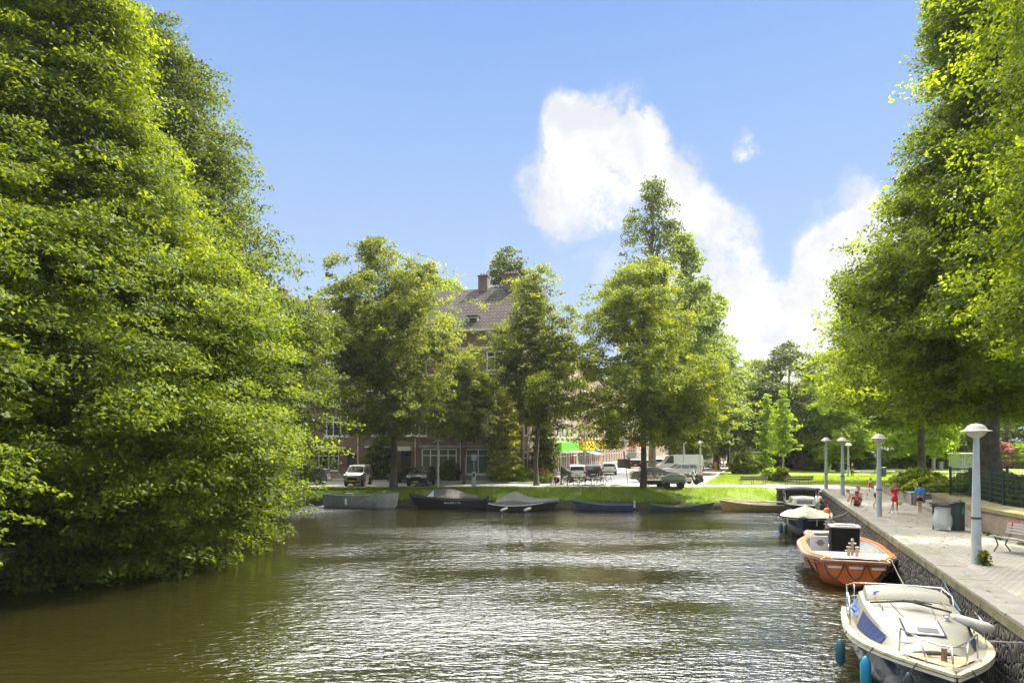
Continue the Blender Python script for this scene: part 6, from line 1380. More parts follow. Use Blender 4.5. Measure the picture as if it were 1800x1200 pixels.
for i in range(9):
    px = 975 + i * 9.2; p = at(px, 61.0 + rnd.uniform(-.3, .3)); bikecopy(fm[i], p, R(58 + rnd.uniform(-16, 16)) + (PI if i % 3 == 1 else 0), lbs[i], gb)
bikecopy(m_f1, at(1068, 60.8), R(35), 'dark bicycle standing alone and angled right of the rack', gb)
bikecopy(m_f3, at(1056, 61.4), R(100), 'pale bicycle just left of the lone angled one', gb)
for i in range(5): bikecopy([m_f3, m_f2, m_f3, m_f1, m_f3][i], at(1138 + i * 6, 62 + .2 * i), R(20 * i - 30), ['pale bicycle behind the flat trailer, leftmost', 'red bicycle in the cluster behind the flat trailer', 'pale bicycle in the middle of the cluster behind the flat trailer', 'black bicycle behind the flat trailer', 'pale bicycle nearest the box trailer'][i], 'bicycles clustered behind the flat trailer')
for i in range(16):
    t = i / 15; p = Vector((26.2 + 13 * t, 95 + 34 * t, Zs)); bikecopy([m_f1, m_f3, m_f1][i % 3], p, R(-15 + rnd.uniform(-10, 10)), 'bicycle in the long row at the edge of the street beyond the yellow hydrant', 'far row of parked bicycles')
# racks
for i in range(8):
    p = at(976 + i * 10.5, 60.6); b = MB(); b.tube([(0, -.35, 0), (0, -.35, .72), (0, .35, .72), (0, .35, 0)], .022, 6); o = b.build('bicycle_rack', m_plast); o.location = p
    tag(o, 'dark steel hoop of the bicycle rack between the parked bicycles', 'bike rack', 'bicycle rack hoops')
# scooter and motorbike
def moto(loc, rz, body_m, label, cat='motorbike'):
    r = empty('motorbike', loc, rz, label, cat, 'motorbikes beside the box trailer')
    for x in (-.62, .64):
        b = MB(); b.M = Matrix.Translation((x, 0, .3)) @ Matrix.Rotation(R(90), 4, 'X'); b.lathe([(.16, -.06), (.27, -.07), (.30, -.03), (.30, .03), (.27, .07), (.16, .06)], 18); b.build('wheel', m_tyre, r)
    b = MB(); b.add([(-.75, y * .14, z) for y in (-1, 1) for z in (.5, .78)] , []) ; 
    b.prism([(-.5, -.14), (.25, -.16), (.25, .16), (-.5, .14)], .28, .62); b.box((.42, 0, .72), (.12, .34, .62), ry=R(-20)); b.box((-.5, 0, .66), (.6, .26, .16)); b.build('body', body_m, r, bevel=.04)
    b = MB(); b.box((-.32, 0, .82), (.72, .26, .1)); b.build('seat', m_rub, r, bevel=.03)
    b = MB(); b.tube([(.64, 0, .3), (.42, 0, 1.0)], .03, 6); b.tube([(.30, -.34, 1.08), (.42, 0, 1.02), (.30, .34, 1.08)], .018, 6); b.build('handlebar', m_plast, r)
    b = MB(); b.sphere((.52, 0, .92), .09, 10, 8); b.build('headlight', m_lamp, r)
    b = MB(); b.add([(.5, -.18, 1.0), (.5, .18, 1.0), (.4, .15, 1.35), (.4, -.15, 1.35)], [(0, 1, 2, 3)]); b.build('windshield', mat('clear_screen', (.5, .55, .6), rough=.1), r, fix=False)
    return r
moto(at(1211, 61.5), R(-25), m_lightgrey, 'pale grey scooter parked beside the box trailer', 'scooter'); moto(at(1222, 62.5), R(200), m_black, 'black motorbike at the right of the parked scooters'); moto(at(1215, 64.2), R(10), m_black, 'black scooter with a raised screen behind the pale one', 'scooter')
# ================================================================== STREET FURNITURE
m_pole = mat('grey_blue_pole_paint', (.38, .41, .395), rough=.45, var=.08, scale=2, dirt=(.27, .29, .27), dscale=3, damt=.5)
m_hood = mat('grey_white_hood', (.60, .58, .50), rough=.5, var=.08, scale=3, dirt=(.42, .40, .30), dscale=5, damt=.6)
m_bowl = mat('ribbed_lamp_bowl', (.44, .42, .32), rough=.25, var=.15, scale=6, spec=.7)
m_polec = mat('cream_pole_paint', (.55, .50, .38), rough=.5, var=.08)
def lamp(loc, ht, label, group='saucer topped lamp posts', pm=None, style=0):
    r = empty('street_lamp', loc, 0, label, 'street lamp', group); pm = pm or m_pole
    b = MB(); b.lathe([(.135, -.15), (.135, .02), (.125, .04), (.118, ht * .32), (.112, ht * .325), (.075, ht * .85), (.070, ht - .42), (.075, ht - .40)], 16); b.build('pole', pm, r, smooth=True)
    b = MB(); b.lathe([(.10, ht * .318), (.127, ht * .32), (.127, ht * .332), (.10, ht * .335)], 16); b.build('collar', m_plast, r)
    b = MB(); b.box((.0, -.118, .75), (.10, .03, .42)); b.build('access_door', pm, r, bevel=.006)
    z = ht - .40
    b = MB(); b.lathe([(.075, z), (.085, z + .01), (.10, z + .03), (.17, z + .07), (.22, z + .12), (.255, z + .19)], 20); b.build('bowl', m_bowl, r, smooth=True)
    b = MB(); b.lathe([(.25, z + .185), (.36, z + .195), (.375, z + .205), (.36, z + .215), (.26, z + .235), (.24, z + .28), (.19, z + .345), (.12, z + .385), (.03, z + .40), (.025, z + .42), (.001, z + .42)], 28); b.build('hood', m_hood, r, smooth=True)
    return r
for px, py, z, ht, lb in [(1716, 990, QZ, 3.78, 'nearest grey lamp post on the quay with a weed at its foot'), (1545, 907, QZ, 3.70, 'second grey lamp post along the quay, beside the walking children'),
                         (1481, 870, QZ, 3.68, 'third lamp post along the quay, left one of a close pair of heads'), (1452, 863, 1.45, 3.95, 'lamp post standing at the far quay corner left of the others'),
                         (1491, 838, 1.33, 3.75, 'lamp post on the far lawn beside the person in black'), (1231, 842, 1.31, 4.0, 'street lamp at the road side right of the white van'),
                         (1202, 838, 1.31, 4.0, 'street lamp in front of the white van'), (1286, 824, 1.31, 4.0, 'street lamp beside the tall thin mast'), (1272, 817, 1.31, 4.0, 'far street lamp left of the tall mast'), (1264, 815, 1.31, 4.1, 'farthest street lamp over the row of bicycles')]:
    p = G(px, py, z); lamp(p, ht, lb)
# cream lamp post with a gull-wing head, thin masts
p = at(770, 57.6); r = empty('street_lamp', p, 0, 'slim cream lamp post with a small winged head beside the black car', 'street lamp')
b = MB(); b.lathe([(.11, -.1), (.10, .6), (.07, 3.4), (.06, 3.75)], 14); b.build('pole', m_polec, r, smooth=True)
b = MB(); b.add([(-.42, -.12, 3.78), (-.12, -.12, 3.98), (.12, -.12, 3.98), (.42, -.12, 3.78), (-.42, .12, 3.78), (-.12, .12, 3.98), (.12, .12, 3.98), (.42, .12, 3.78)], [(0, 1, 5, 4), (1, 2, 6, 5), (2, 3, 7, 6)]); o = b.build('hood', m_hood, r, fix=False); o.modifiers.new('t', 'SOLIDIFY').thickness = .04
b = MB(); b.box((0, 0, 3.85), (.22, .16, .12)); b.build('lamp_head', m_bowl, r)
for px, Y, ht, rr, lb in [(1283, 98, 10.3, .06, 'very tall thin pale mast above the far lamps'), (1028, 78, 6.5, .05, 'slender pale pole before the yellow shop'), (966, 72, 5.6, .05, 'slender pole before the green shop sign'), (1000, 75, 5.2, .05, 'slender pole between the green and yellow shops'), (1607, 70, 1.3, .04, 'short dark post at the end of the right park bench')]:
    p = at(px, Y); b = MB(); b.lathe([(rr * 1.4, -.1), (rr, .4), (rr * .7, ht)], 8); o = b.build('pole', m_polec if ht > 2 else m_plast, smooth=True); o.location = p; tag(o, lb, 'pole')
p = at(1104, 61.5); b = MB(); b.tube([(0, 0, -.1), (-.30, 0, 2.3)], .03, 7); b.box((-.34, 0, 2.62), (.10, .04, .7), ry=R(-7)); o = b.build('sign_post', m_plast); o.location = p; tag(o, 'dark leaning sign post left of the saloon', 'sign post')
p = at(1566, 108); b = MB(); b.lathe([(.10, -.1), (.09, 2.6)], 8); o = b.build('post', m_polec); o.location = p; tag(o, 'pale thick post in front of the far hedge', 'post')
# parking meter cabinet with a sign
p = at(833, 58.0); r = empty('parking_meter', p, R(-8), 'grey parking meter cabinet with a blue grey sign panel on a post', 'parking meter')
b = MB(); b.box((0, 0, .62), (.30, .28, 1.30)); b.build('cabinet', m_pole, r, bevel=.02)
b = MB(); b.tube([(0, .05, 1.2), (0, .05, 2.75)], .03, 8); b.build('post', m_pole, r)
b = MB(); b.box((0, 0, 2.5), (.42, .04, .52)); b.build('sign_panel', mat('blue_grey_panel', (.26, .34, .38), rough=.4), r, bevel=.01)
b = MB(); b.box((0, -.15, 1.0), (.18, .02, .22)); b.build('display', m_glass, r)
# benches
m_bdark = mat('dark_bench_slats', (.05, .048, .045), rough=.7, var=.2); m_bgrey = mat('weathered_grey_slats', (.36, .36, .32), rough=.75, var=.2, scale=4, dirt=(.2, .2, .17), dscale=4, damt=.5); m_iron = mat('iron_bench_leg', (.06, .06, .045), rough=.6)
def bench(loc, rz, ln, sm, label, nleg=2, group='park benches', curved=False):
    """faces local -y; the backrest is on the +y side"""
    r = empty('bench', loc, rz, label, 'bench', group)
    b = MB(); ns = 5 if curved else 3
    for k in range(ns): y = -.25 + .46 * k / (ns - 1); b.box((0, y, .44 + (.02 if k == 0 else 0) - .01 * k), (ln, .46 / ns - .02, .035))
    b.build('seat', sm, r, bevel=.006)
    b = MB(); nb = 4 if curved else 2
    for k in range(nb): zz = .56 + .34 * k / nb; h_ = .30 / nb; b.box((0, .27 + .05 * k / nb * 2, zz), (ln, .03, h_ * .85), rx=R(-12))
    b.build('backrest', sm, r, bevel=.006)
    for i in range(nleg):
        x = -ln / 2 + .18 + (ln - .36) * i / (nleg - 1); b = MB()
        b.tube([(x, -.24, .42), (x, -.14 if curved else -.22, .2), (x, -.28 if curved else -.22, 0)], .022, 6); b.tube([(x, .18, .42), (x, .10 if curved else .2, .2), (x, .26, 0)], .022, 6); b.tube([(x, -.24, .42), (x, .2, .41), (x, .29, .56), (x, .35, .86)], .022, 6); b.build('leg', m_iron, r)
    return r
bench(at(1323, 60.8), R(184), 2.5, m_bdark, 'long dark bench at the edge of the lawn, the left one of two', 3); bench(at(1403, 60.8), R(184), 2.5, m_bdark, 'long dark bench nearer the quay, the right one of two', 3)
bench(at(1523, 76), R(188), 1.9, m_bgrey, 'grey slatted bench on the sunny lawn left of the waste bin', 2); bench(at(1584, 75), R(192), 2.1, m_bgrey, 'grey slatted bench on the sunny lawn right of the waste bin', 2)
bench(Vector((14.9, 19.75, QZ)), R(-84), 2.1, m_bgrey, 'weathered grey slatted bench with iron legs before the brick wall', 2, curved=True)
# bins
m_dkg = mat('dark_green_metal', (.035, .06, .045), rough=.5, var=.2)
p = at(1553, 76); r = empty('waste_bin', p, R(8), 'dark green waste bin between the two grey benches', 'waste bin')
b = MB(); b.box((0, 0, .52), (.42, .38, 1.0)); b.build('body', m_dkg, r, bevel=.02); b = MB(); b.box((0, 0, 1.05), (.46, .42, .06)); b.build('lid', m_lightgrey, r, bevel=.01)
p = Vector((16.78, 25.7, QZ)); r = empty('waste_bin', p, R(12), 'tall dark green litter bin with a green bottle symbol beside the plastic bag', 'waste bin')
b = MB(); b.lathe([(.24, 0), (.25, .02), (.245, .98), (.27, 1.0), (.25, 1.07), (.05, 1.10), (.001, 1.10)], 10, (0, 0, 0), 1, .85); b.build('body', m_dkg, r)
b = MB(); b.add([(-.46, -.1, 1.02), (-.14, -.2, 1.06), (.14, -.2, 1.06), (.14, .2, 1.1), (-.14, .2, 1.1), (-.2, .1, 1.05)], [(0, 1, 4, 5), (1, 2, 3, 4)]); o = b.build('lid', m_dkg, r, fix=False); o.modifiers.new('t', 'SOLIDIFY').thickness = .06
b = MB(); b.lathe([(.045, 0), (.045, .13), (.018, .2), (.018, .26), (.025, .27)], 10, (.0, -.232, .62), 1, .25); b.build('bottle_symbol', mat('green_print', (.02, .42, .12), rough=.5), r)
b = MB(); b.lathe([(.06, 1.10), (.05, 1.14)], 8, (.05, -.05, 0)); b.build('red_cap', mat('red_cap', (.5, .03, .03)), r)
r = empty('bag_holder', Vector((16.28, 25.85, QZ)), R(5), 'black holder frame carrying the clear plastic bag', 'bag holder')
b = MB(); b.tube([(-.28, .1, 0), (-.28, .1, .95), (-.2, .0, 1.0)], .025, 6); b.tube([(-.3, -.2, .84), (.28, -.22, .86), (.3, .2, .9), (-.3, .2, .88)], .02, 6, closed=True); b.build('frame', m_rub, r)
b = MB(); b.add([(-.36, -.05, .98), (-.12, -.2, .93), (.14, -.2, .93), (.36, -.05, 1.0), (.36, .2, 1.04), (-.36, .2, 1.02)], [(0, 1, 2, 3, 4, 5)]); o = b.build('lid', m_rub, r, fix=False); o.modifiers.new('t', 'SOLIDIFY').thickness = .05
mb = bpy.data.materials.new('clear_plastic'); mb.use_nodes = True; t_ = mb.node_tree; pb = t_.nodes['Principled BSDF']; pb.inputs['Base Color'].default_value = (.80, .84, .82, 1); pb.inputs['Roughness'].default_value = .18; pb.inputs['Alpha'].default_value = .45
n_ = nd(t_, 'ShaderNodeTexNoise'); n_.inputs['Scale'].default_value = 9; n_.inputs['Detail'].default_value = 5; bp_ = nd(t_, 'ShaderNodeBump'); bp_.inputs['Distance'].default_value = .06; t_.links.new(n_.outputs['Fac'], bp_.inputs['Height']); t_.links.new(bp_.outputs[0], pb.inputs['Normal'])
rnd = random.Random(21)
r = empty('plastic_bag', Vector((16.26, 25.72, QZ)), 0, 'bulging clear plastic rubbish bag hanging beside the litter bin', 'plastic bag')
b = MB(); S = []
for z, rr in [(.02, .10), (.05, .24), (.16, .33), (.32, .36), (.5, .33), (.66, .27), (.80, .25), (.86, .29)]:
    S.append([((rr + rnd.uniform(-.03, .03)) * math.cos(2 * PI * k / 18) - .06 * math.sin(z * 3), (rr * .8 + rnd.uniform(-.03, .03)) * math.sin(2 * PI * k / 18), z) for k in range(18)])
b.loft(S, closed=True, cap0=True); b.build('bag', mb, r, smooth='all', fix=False)
b = MB()
for k in range(26): b.box((rnd.uniform(-.17, .17), rnd.uniform(-.14, .14), rnd.uniform(.1, .32)), (rnd.uniform(.04, .12), rnd.uniform(.04, .10), rnd.uniform(.03, .08)), rz=rnd.uniform(0, 3), rx=rnd.uniform(0, 3))
tag(b.build('contents', mat('green_and_white_rubbish', (.55, .60, .52), rough=.6, var=.4, scale=6, dirt=(.06, .28, .12), dscale=5, damt=.9), r), kind='stuff')
# football, cone, striped board
b = MB(); b.sphere((0, 0, 0), .125, 18, 14); b.M = Matrix.Identity(4); o = b.build('ball', mat('yellow_ball', (.62, .52, .03), rough=.5), smooth='all'); o.location = G(1645, 903, QZ) + Vector((0, 0, .125)); tag(o, 'yellow and black football at the foot of the steps', 'ball')
b = MB()
for k in range(12):
    zc = 1 - 2 * (k + .5) / 12; a = k * 2.4; rr = math.sqrt(1 - zc * zc); n = Vector((rr * math.cos(a), rr * math.sin(a), zc)); u = n.orthogonal().normalized(); v = n.cross(u)
    b.add([n * .1275 + (u * math.cos(j * PI * .4) + v * math.sin(j * PI * .4)) * .036 for j in range(5)] + [n * .130], [(j, (j + 1) % 5, 5) for j in range(5)])
c = b.build('patch', m_rub, o); tag(c, kind='stuff')
m_org = mat('orange_plastic', (.85, .13, .01), rough=.5, var=.05)
p = G(1530, 853, 1.32); r = empty('traffic_cone', p, 0, 'orange and white traffic cone on the sunlit path', 'traffic cone')
b = MB(); b.lathe([(.19, .03), (.15, .22), (.10, .46), (.05, .70), (.03, .72)], 14); b.box((0, 0, .015), (.46, .46, .03)); b.build('cone', m_org, r); b = MB(); b.lathe([(.138, .30), (.108, .44)], 14); b.build('stripe', m_white, r)
p = G(1537, 866, 1.55); r = empty('barrier_board', p, R(25), 'yellow striped barrier board lying near the traffic cone', 'barrier')
b = MB(); b.M = Matrix.Rotation(R(12), 4, 'Y'); b.box((0, 0, .35), (1.5, .05, .16)); b.build('board', mat('yellow_board', (.75, .60, .10), rough=.5), r)
b = MB(); b.M = Matrix.Rotation(R(12), 4, 'Y')
for k in range(6): b.box((-.6 + k * .24, -.028, .35), (.10, .006, .158))
tag(b.build('stripe', m_dark, r), kind='stuff')
for x in (-.6, .6): b = MB(); b.tube([(x, 0, .3 - x * .2), (x, -.15, 0)], .015, 6); b.build('leg', m_plast, r)
# planter wall, steps, terrace, brick wall with fence
m_conc = mat('old_concrete', (.24, .22, .18), rough=.9, var=.25, scale=2, bump=.4, bscale=15, dirt=(.13, .12, .07), dscale=1.3, damt=.7)
m_earth = mat('planting_soil', (.06, .07, .025), rough=.95, var=.5, scale=1)
r = empty('planter_wall', (0, 0, 0), 0, 'low concrete planter wall holding the shrubs beside the steps', 'wall')
P0, P1, P2, P3 = Vector((24.9, 45.4, QZ)), Vector((21.45, 36.4, QZ)), Vector((27.5, 34.9, QZ)), Vector((24.9, 45.4, QZ))
b = MB(); b.bar(P0 + Vector((0, 0, .27)), P1 + Vector((0, 0, .27)), .28, .64); b.build('wall', m_conc, r)
b = MB(); b.bar(P1 + Vector((-.05, 0, .27)), P2 + Vector((0, 0, .27)), .26, .63); b.build('side_wall', m_conc, r)
b = MB(); b.bar(P0 + Vector((0, 0, .62)), P1 + Vector((0, -.02, .62)), .36, .08); b.bar(P1 + Vector((0, 0, .625)), P2 + Vector((0, 0, .625)), .34, .08); b.build('coping', m_cop, r)
b = MB(); b.add([(P0.x, P0.y, 2.15), (P1.x + .1, P1.y, 2.15), (P2.x, P2.y, 2.15), (48, 31, 2.15), (48, 46, 2.15)], [(0, 1, 2, 3, 4)]); tag(b.build('planting_bed', m_earth, fix=False), kind='structure')
r = empty('steps', (0, 0, 0), 0, 'three worn stone steps between the planter wall and the brick wall', 'steps')
A0, A1 = Vector((21.35, 36.1, 0)), Vector((19.75, 32.1, 0)); sn = Vector((A0.y - A1.y, -(A0.x - A1.x), 0)).normalized()
for k in range(3):
    z0 = QZ + .17 * k; o_ = sn * (.42 * k); o2 = sn * (.42 * (k + 1) if k < 2 else 3.0)
    b = MB(); q = [A0 + o_, A1 + o_, A1 + o2, A0 + o2]; b.prism([(v.x, v.y) for v in q], QZ - .05, z0 + .17 - .002 * k); b.build('step', m_cop, r, bevel=.015)
b = MB(); T0 = A0 + sn * 3; T1 = A1 + sn * 1.1
b.add([(20.9, 31.9, 2.3), (20.1, 29.9, 2.3), (18.4, 25.6, 2.3), (17.85, 22.5, 2.3), (17.5, 19, 2.3), (17.0, 10, 2.3), (16.5, -10, 2.3), (70, -10, 2.3), (70, 34, 2.3), (22.6, 34, 2.3)], [tuple(range(10))]); tag(b.build('terrace', m_ground, fix=False), kind='structure')
m_qbrick = brickmat('quay_wall_brick', (.19, .115, .075), (.30, .20, .14), (.30, .26, .20), bw=.21, bh=.06, ms=.012, stain=(.15, .12, .07), samt=.7, sscale=1.2)
WP = [(19.75, 32.1), (19.05, 29.9), (17.35, 25.6), (16.8, 22.5), (16.45, 19), (15.95, 10), (15.5, -10)]
r = empty('brick_wall', (0, 0, 0), 0, 'long brick retaining wall with a mossy top and red graffiti under the fence', 'wall')
b = MB()
for (x0, y0), (x1, y1) in zip(WP, WP[1:]): b.add([(x0, y0, QZ - .1), (x1, y1, QZ - .1), (x1, y1, 2.50), (x0, y0, 2.50)], [(0, 1, 2, 3)])
b.add([(19.75, 32.1, QZ - .1), (20.95, 31.6, QZ - .1), (20.95, 31.6, 2.5), (19.75, 32.1, 2.5)], [(0, 1, 2, 3)]); b.build('wall', m_qbrick, r, fix=False)
m_mosst = mat('mossy_wall_top', (.20, .17, .09), rough=.95, var=.3, scale=3, bump=.8, bscale=18, dirt=(.20, .18, .03), dscale=1.1, damt=.95)
b = MB(); S = []
for (x, y) in WP: S.append([(x - .05, y, 2.44), (x - .05, y, 2.57), (x + 1.15, y, 2.60), (x + 1.15, y, 2.44)])
b.loft(S, closed=True, cap0=True, cap1=True); b.build('coping', m_mosst, r, fix=True)
m_graf = mat('red_graffiti_paint', (.52, .10, .05), rough=.7, var=.35, scale=6)
b = MB()
def onwall(t, z, off=.012):   # t metres along the stretch (17.35,25.6)->(16.8,22.5)
    a, c = Vector((17.35, 25.6, 0)), Vector((16.8, 22.5, 0)); d = (c - a).normalized(); n = Vector((d.y, -d.x, 0)); n = n if n.x < 0 else -n; p = a + d * t + n * off; return (p.x, p.y, z)
b.add([onwall(2.35, 1.85), onwall(2.5, 1.82), onwall(2.52, 2.30), onwall(2.33, 2.32), onwall(2.28, 2.1)], [(0, 1, 2, 3, 4)]); b.build('graffiti', m_graf, r, fix=False)
b = MB(); b.add([onwall(2.82, 2.38), onwall(3.05, 2.36), onwall(3.1, 1.9), onwall(3.0, 1.86), onwall(2.95, 2.0)], [(0, 1, 2, 3, 4)]); b.build('graffiti', m_graf, r, fix=False)
m_fence = mat('dark_green_fence', (.02, .04, .03), rough=.5)
r = empty('mesh_fence', (0, 0, 0), 0, 'dark green welded mesh fence standing on the brick wall', 'fence')
FP = [Vector((25.5, 31.6)), Vector((19.9, 31.0))] + [Vector((x + 1.08, y)) for x, y in WP[1:]]; FP[2] = Vector((20.0, 29.8))
pts = []
for a, c in zip(FP[1:], FP[2:]):
    n = max(1, round((c - a).length / 1.35)); pts += [a.lerp(c, k / n) for k in range(n)]
pts = [FP[0].lerp(FP[1], k / 4) for k in range(4)] + pts; pts = [p for p in pts if p.y > 8]
zt = 3.82
for k, p in enumerate(pts): b = MB(); b.box((p.x, p.y, (2.3 + zt) / 2 + .03), (.07, .07, zt - 2.3 + .06)); b.build('post', m_fence, r)
for a, c in zip(pts, pts[1:]):
    b = MB(); L_ = (c - a).length
    for k in range(7): zz = 2.62 + (zt - 2.66) * k / 6; b.bar((a.x, a.y, zz), (c.x, c.y, zz), .022)
    n = int(L_ / .07)
    for k in range(1, n): q = a.lerp(c, k / n); b.bar((q.x, q.y, 2.6), (q.x, q.y, zt), .009)
    b.build('mesh_panel', m_fence, r)
# shelters, hydrant, banner, screens
m_frm = mat('grey_shelter_frame', (.40, .41, .40), rough=.4); m_sg = bpy.data.materials.new('shelter_glass'); m_sg.use_nodes = True; q_ = m_sg.node_tree.nodes['Principled BSDF']; q_.inputs['Base Color'].default_value = (.55, .62, .6, 1); q_.inputs['Alpha'].default_value = .28; q_.inputs['Roughness'].default_value = .08
def shelter(loc, rz, ln, label, panel=None):
    r = empty('bus_shelter', loc, rz, label, 'bus shelter', 'bus shelters')
    b = MB(); b.box((0, 0, 2.42), (ln + .3, 1.5, .14)); b.build('roof', m_white if panel else m_frm, r, bevel=.02)
    for x in (-ln / 2, 0, ln / 2): b = MB(); b.box((x, .6, 1.2), (.08, .08, 2.4)); b.build('post', m_frm, r)
    b = MB(); b.box((0, .6, 1.3), (ln - .1, .03, 1.9)); b.build('glass_wall', m_sg, r)
    b = MB(); b.box((0, .56, 1.45), (ln, .04, .07)); b.build('rail', m_frm, r)
    b = MB(); b.box((0, .35, .48), (ln * .6, .35, .05)); b.build('bench', m_frm, r)
    if panel: b = MB(); b.box((-ln / 2 + .75, .5, 1.2), (1.3, .06, 2.2)); b.build('advert_panel', panel, r)
shelter(at(1321, 104), R(4), 4.4, 'grey glass bus shelter at the street beyond the left bench'); shelter(at(1701, 92), R(4), 4.3, 'white roofed glass shelter at the right beyond the park lawn', mat('olive_grey_panel', (.33, .36, .25), rough=.6))
p = at(1258, 98); r = empty('hydrant', p, 0, 'bright yellow hydrant post at the corner of the pavement', 'hydrant'); b = MB(); b.lathe([(.2, 0), (.2, .1), (.15, .12), (.15, .85), (.19, .87), (.17, 1.02), (.06, 1.15), (.001, 1.17)], 14); b.build('body', mat('yellow_orange_paint', (.85, .42, .01), rough=.5), r, smooth=True); b = MB(); b.box((0, 0, .7), (.62, .16, .16)); b.build('outlet', mat('yellow_orange_paint', (.85, .42, .01)), r, bevel=.03)
p = at(1007, 76); r = empty('parasol', p, 0, 'closed red parasol in front of the shops', 'parasol'); b = MB(); b.lathe([(.05, .9), (.2, 1.0), (.16, 1.9), (.03, 2.4)], 10); b.build('canopy', m_red, r, smooth=True); b = MB(); b.lathe([(.2, 0), (.03, .05), (.03, 2.45)], 8); b.build('pole', m_plast, r)
p = at(995, 64); r = empty('cargo_bicycle', p, R(10), 'dark hooded cargo bicycle behind the left end of the rack', 'cargo bicycle'); b = MB(); b.prism([(-.45, -.35), (.45, -.3), (.45, .3), (-.45, .35)], .3, .85); b.build('box', m_plast, r, bevel=.03)
b = MB(); b.loft([[(-.45 + .1 * i, .35 * math.cos(PI * k / 8), .85 + (.75 - .05 * i) * math.sin(PI * k / 8)) for k in range(9)] for i in range(9)], cap0=True, cap1=True); b.build('hood', m_rub, r, fix=False)
for x in (-.9, .3): b = MB(); b.M = Matrix.Translation((x, -.38 if x > 0 else 0, .3)) @ Matrix.Rotation(R(90), 4, 'X'); b.lathe([(.24, -.02), (.3, -.02), (.3, .02), (.24, .02)], 18); b.build('wheel', m_tyre, r)
p = at(1097, 104); r = empty('container', p, 0, 'dark rubbish container with a blue and white flag beside the leaning post', 'container'); b = MB(); b.box((0, 0, .75), (1.9, 1.1, 1.4)); b.build('body', m_plast, r, bevel=.05)
b = MB(); b.tube([(.9, -.2, 0), (.9, -.2, 2.3)], .03, 6); b.build('pole', m_polec, r); b = MB(); b.add([(.95, -.2, 2.3), (.6, -.25, 2.25), (.1, -.2, 1.9), (.5, -.22, 1.5), (.9, -.2, 1.4)], [(0, 1, 2, 3, 4)]); b.build('flag', mat('blue_white_flag', (.10, .14, .26), rough=.7, dirt=(.8, .8, .8), dscale=1.2, damt=1), r, fix=False)
for px, w_, h_, lb in ((1641, .5, 1.5, 'pale round advertising pillar before the right hedge'), (1654, .6, .95, 'small pale cabinet right of the round pillar')):
    p = at(px, 100); b = MB(); b.lathe([(w_ / 2, 0), (w_ / 2, h_), (w_ / 2 + .08, h_ + .02), (w_ / 2 + .06, h_ + .14), (.01, h_ + .18)], 12); o = b.build('pillar', m_frm); o.location = p; tag(o, lb, 'pillar')
for x, Y, lb in ((1362, 71, 'left black corner post of the flower bed cage'), (1382, 71, 'right black corner post of the flower bed cage')):
    p = at(x, Y); b = MB(); b.box((0, 0, .6), (.09, .09, 1.25)); o = b.build('post', m_plast); o.location = p; tag(o, lb, 'post')
# ================================================================== SHRUBS AND HEDGES
def shrub(seed, c, z0, r_, h_, n, lm, label, group=None, leaf=.12, per=22, cat='shrub', name='shrub', sr=.4, **kw):
    root = empty(name, (c[0], c[1], z0), 0, label, cat, group)
    prof = [(0.03, r_ * .8), (h_ * .35, r_), (h_ * .7, r_ * .8), (h_, r_ * .2)]
    kw.setdefault('lob', .2); kw.setdefault('gap', -.7)
    cr, P = crown(seed, (0, 0), prof, n, per, sr, leaf, 'foliage', lm, root, lam=1.6, shell=.6, droop=.05, back=1, zj=h_ * .06, **kw)
    b = MB(); rnd = random.Random(seed)
    for k in range(7): p = P[rnd.randrange(len(P))]; b.tube([(p[0] * .1, p[1] * .1, 0), (p[0] * .5, p[1] * .5, p[2] * .6), (p[0] * .85, p[1] * .85, p[2])], [.03, .02, .008], 5)
    b.build('stems', m_bark, root)
    return root
# creeper column on the corner of the block, ivy shrubs beside it
root = empty('climbing_plant', (-.75, 64.6, 1.3), R(-15), 'tall column of golden ivy climbing the corner of the brick block', 'climbing plant')
crown(401, (0, 0), [(0, 1.35), (2, 1.45), (5, 1.25), (7.2, .95), (8.4, .4)], 620, 30, .4, .15, 'foliage', lm_gold, root, lob=.16, lam=1.5, gap=-.8, shell=.35, droop=.08)
b = MB(); b.tube([(.1, .3, 0), (.0, .4, 3), (.2, .4, 7)], [.12, .08, .03], 7); b.build('stem', m_bark, root)
shrub(402, (3.1, 66.5), 1.3, 1.35, 6.6, 420, lm_mid, 'tall green ivy clad shrub right of the golden creeper', leaf=.16, sr=.45)
shrub(403, (1.2, 64.4), 1.3, 1.0, 1.4, 120, lm_lime, 'low bright shrub with flowers at the foot of the creeper', leaf=.12)
shrub(404, (2.9, 63.8), 1.3, .8, 1.0, 90, lm_mid, 'small bush beside the straight bare trunk')
b = MB()
rnd = random.Random(2)
for k in range(22): b.sphere((3.0 + rnd.uniform(-.4, .4), 65.0 + rnd.uniform(-.2, .2), 2.3 + rnd.uniform(-.3, .4)), .09, 6, 5)
tag(b.build('flowers', m_org), 'cluster of orange flowers on the shrub near the bicycles', 'flowers', kind='stuff')
shrub(405, (-6.0, 66.2), 1.43, .9, 2.0, 130, lm_dark, 'dark bush between the two large ground floor windows', leaf=.14)
shrub(406, (-13.3, 68.2), 1.43, 1.5, 3.9, 260, lm_dark, 'dark climbing bush left of the ground floor window', leaf=.16)
shrub(407, (-8.0, 66.8), 1.43, 1.0, 1.2, 90, lm_mid, 'low bush under the wide window')
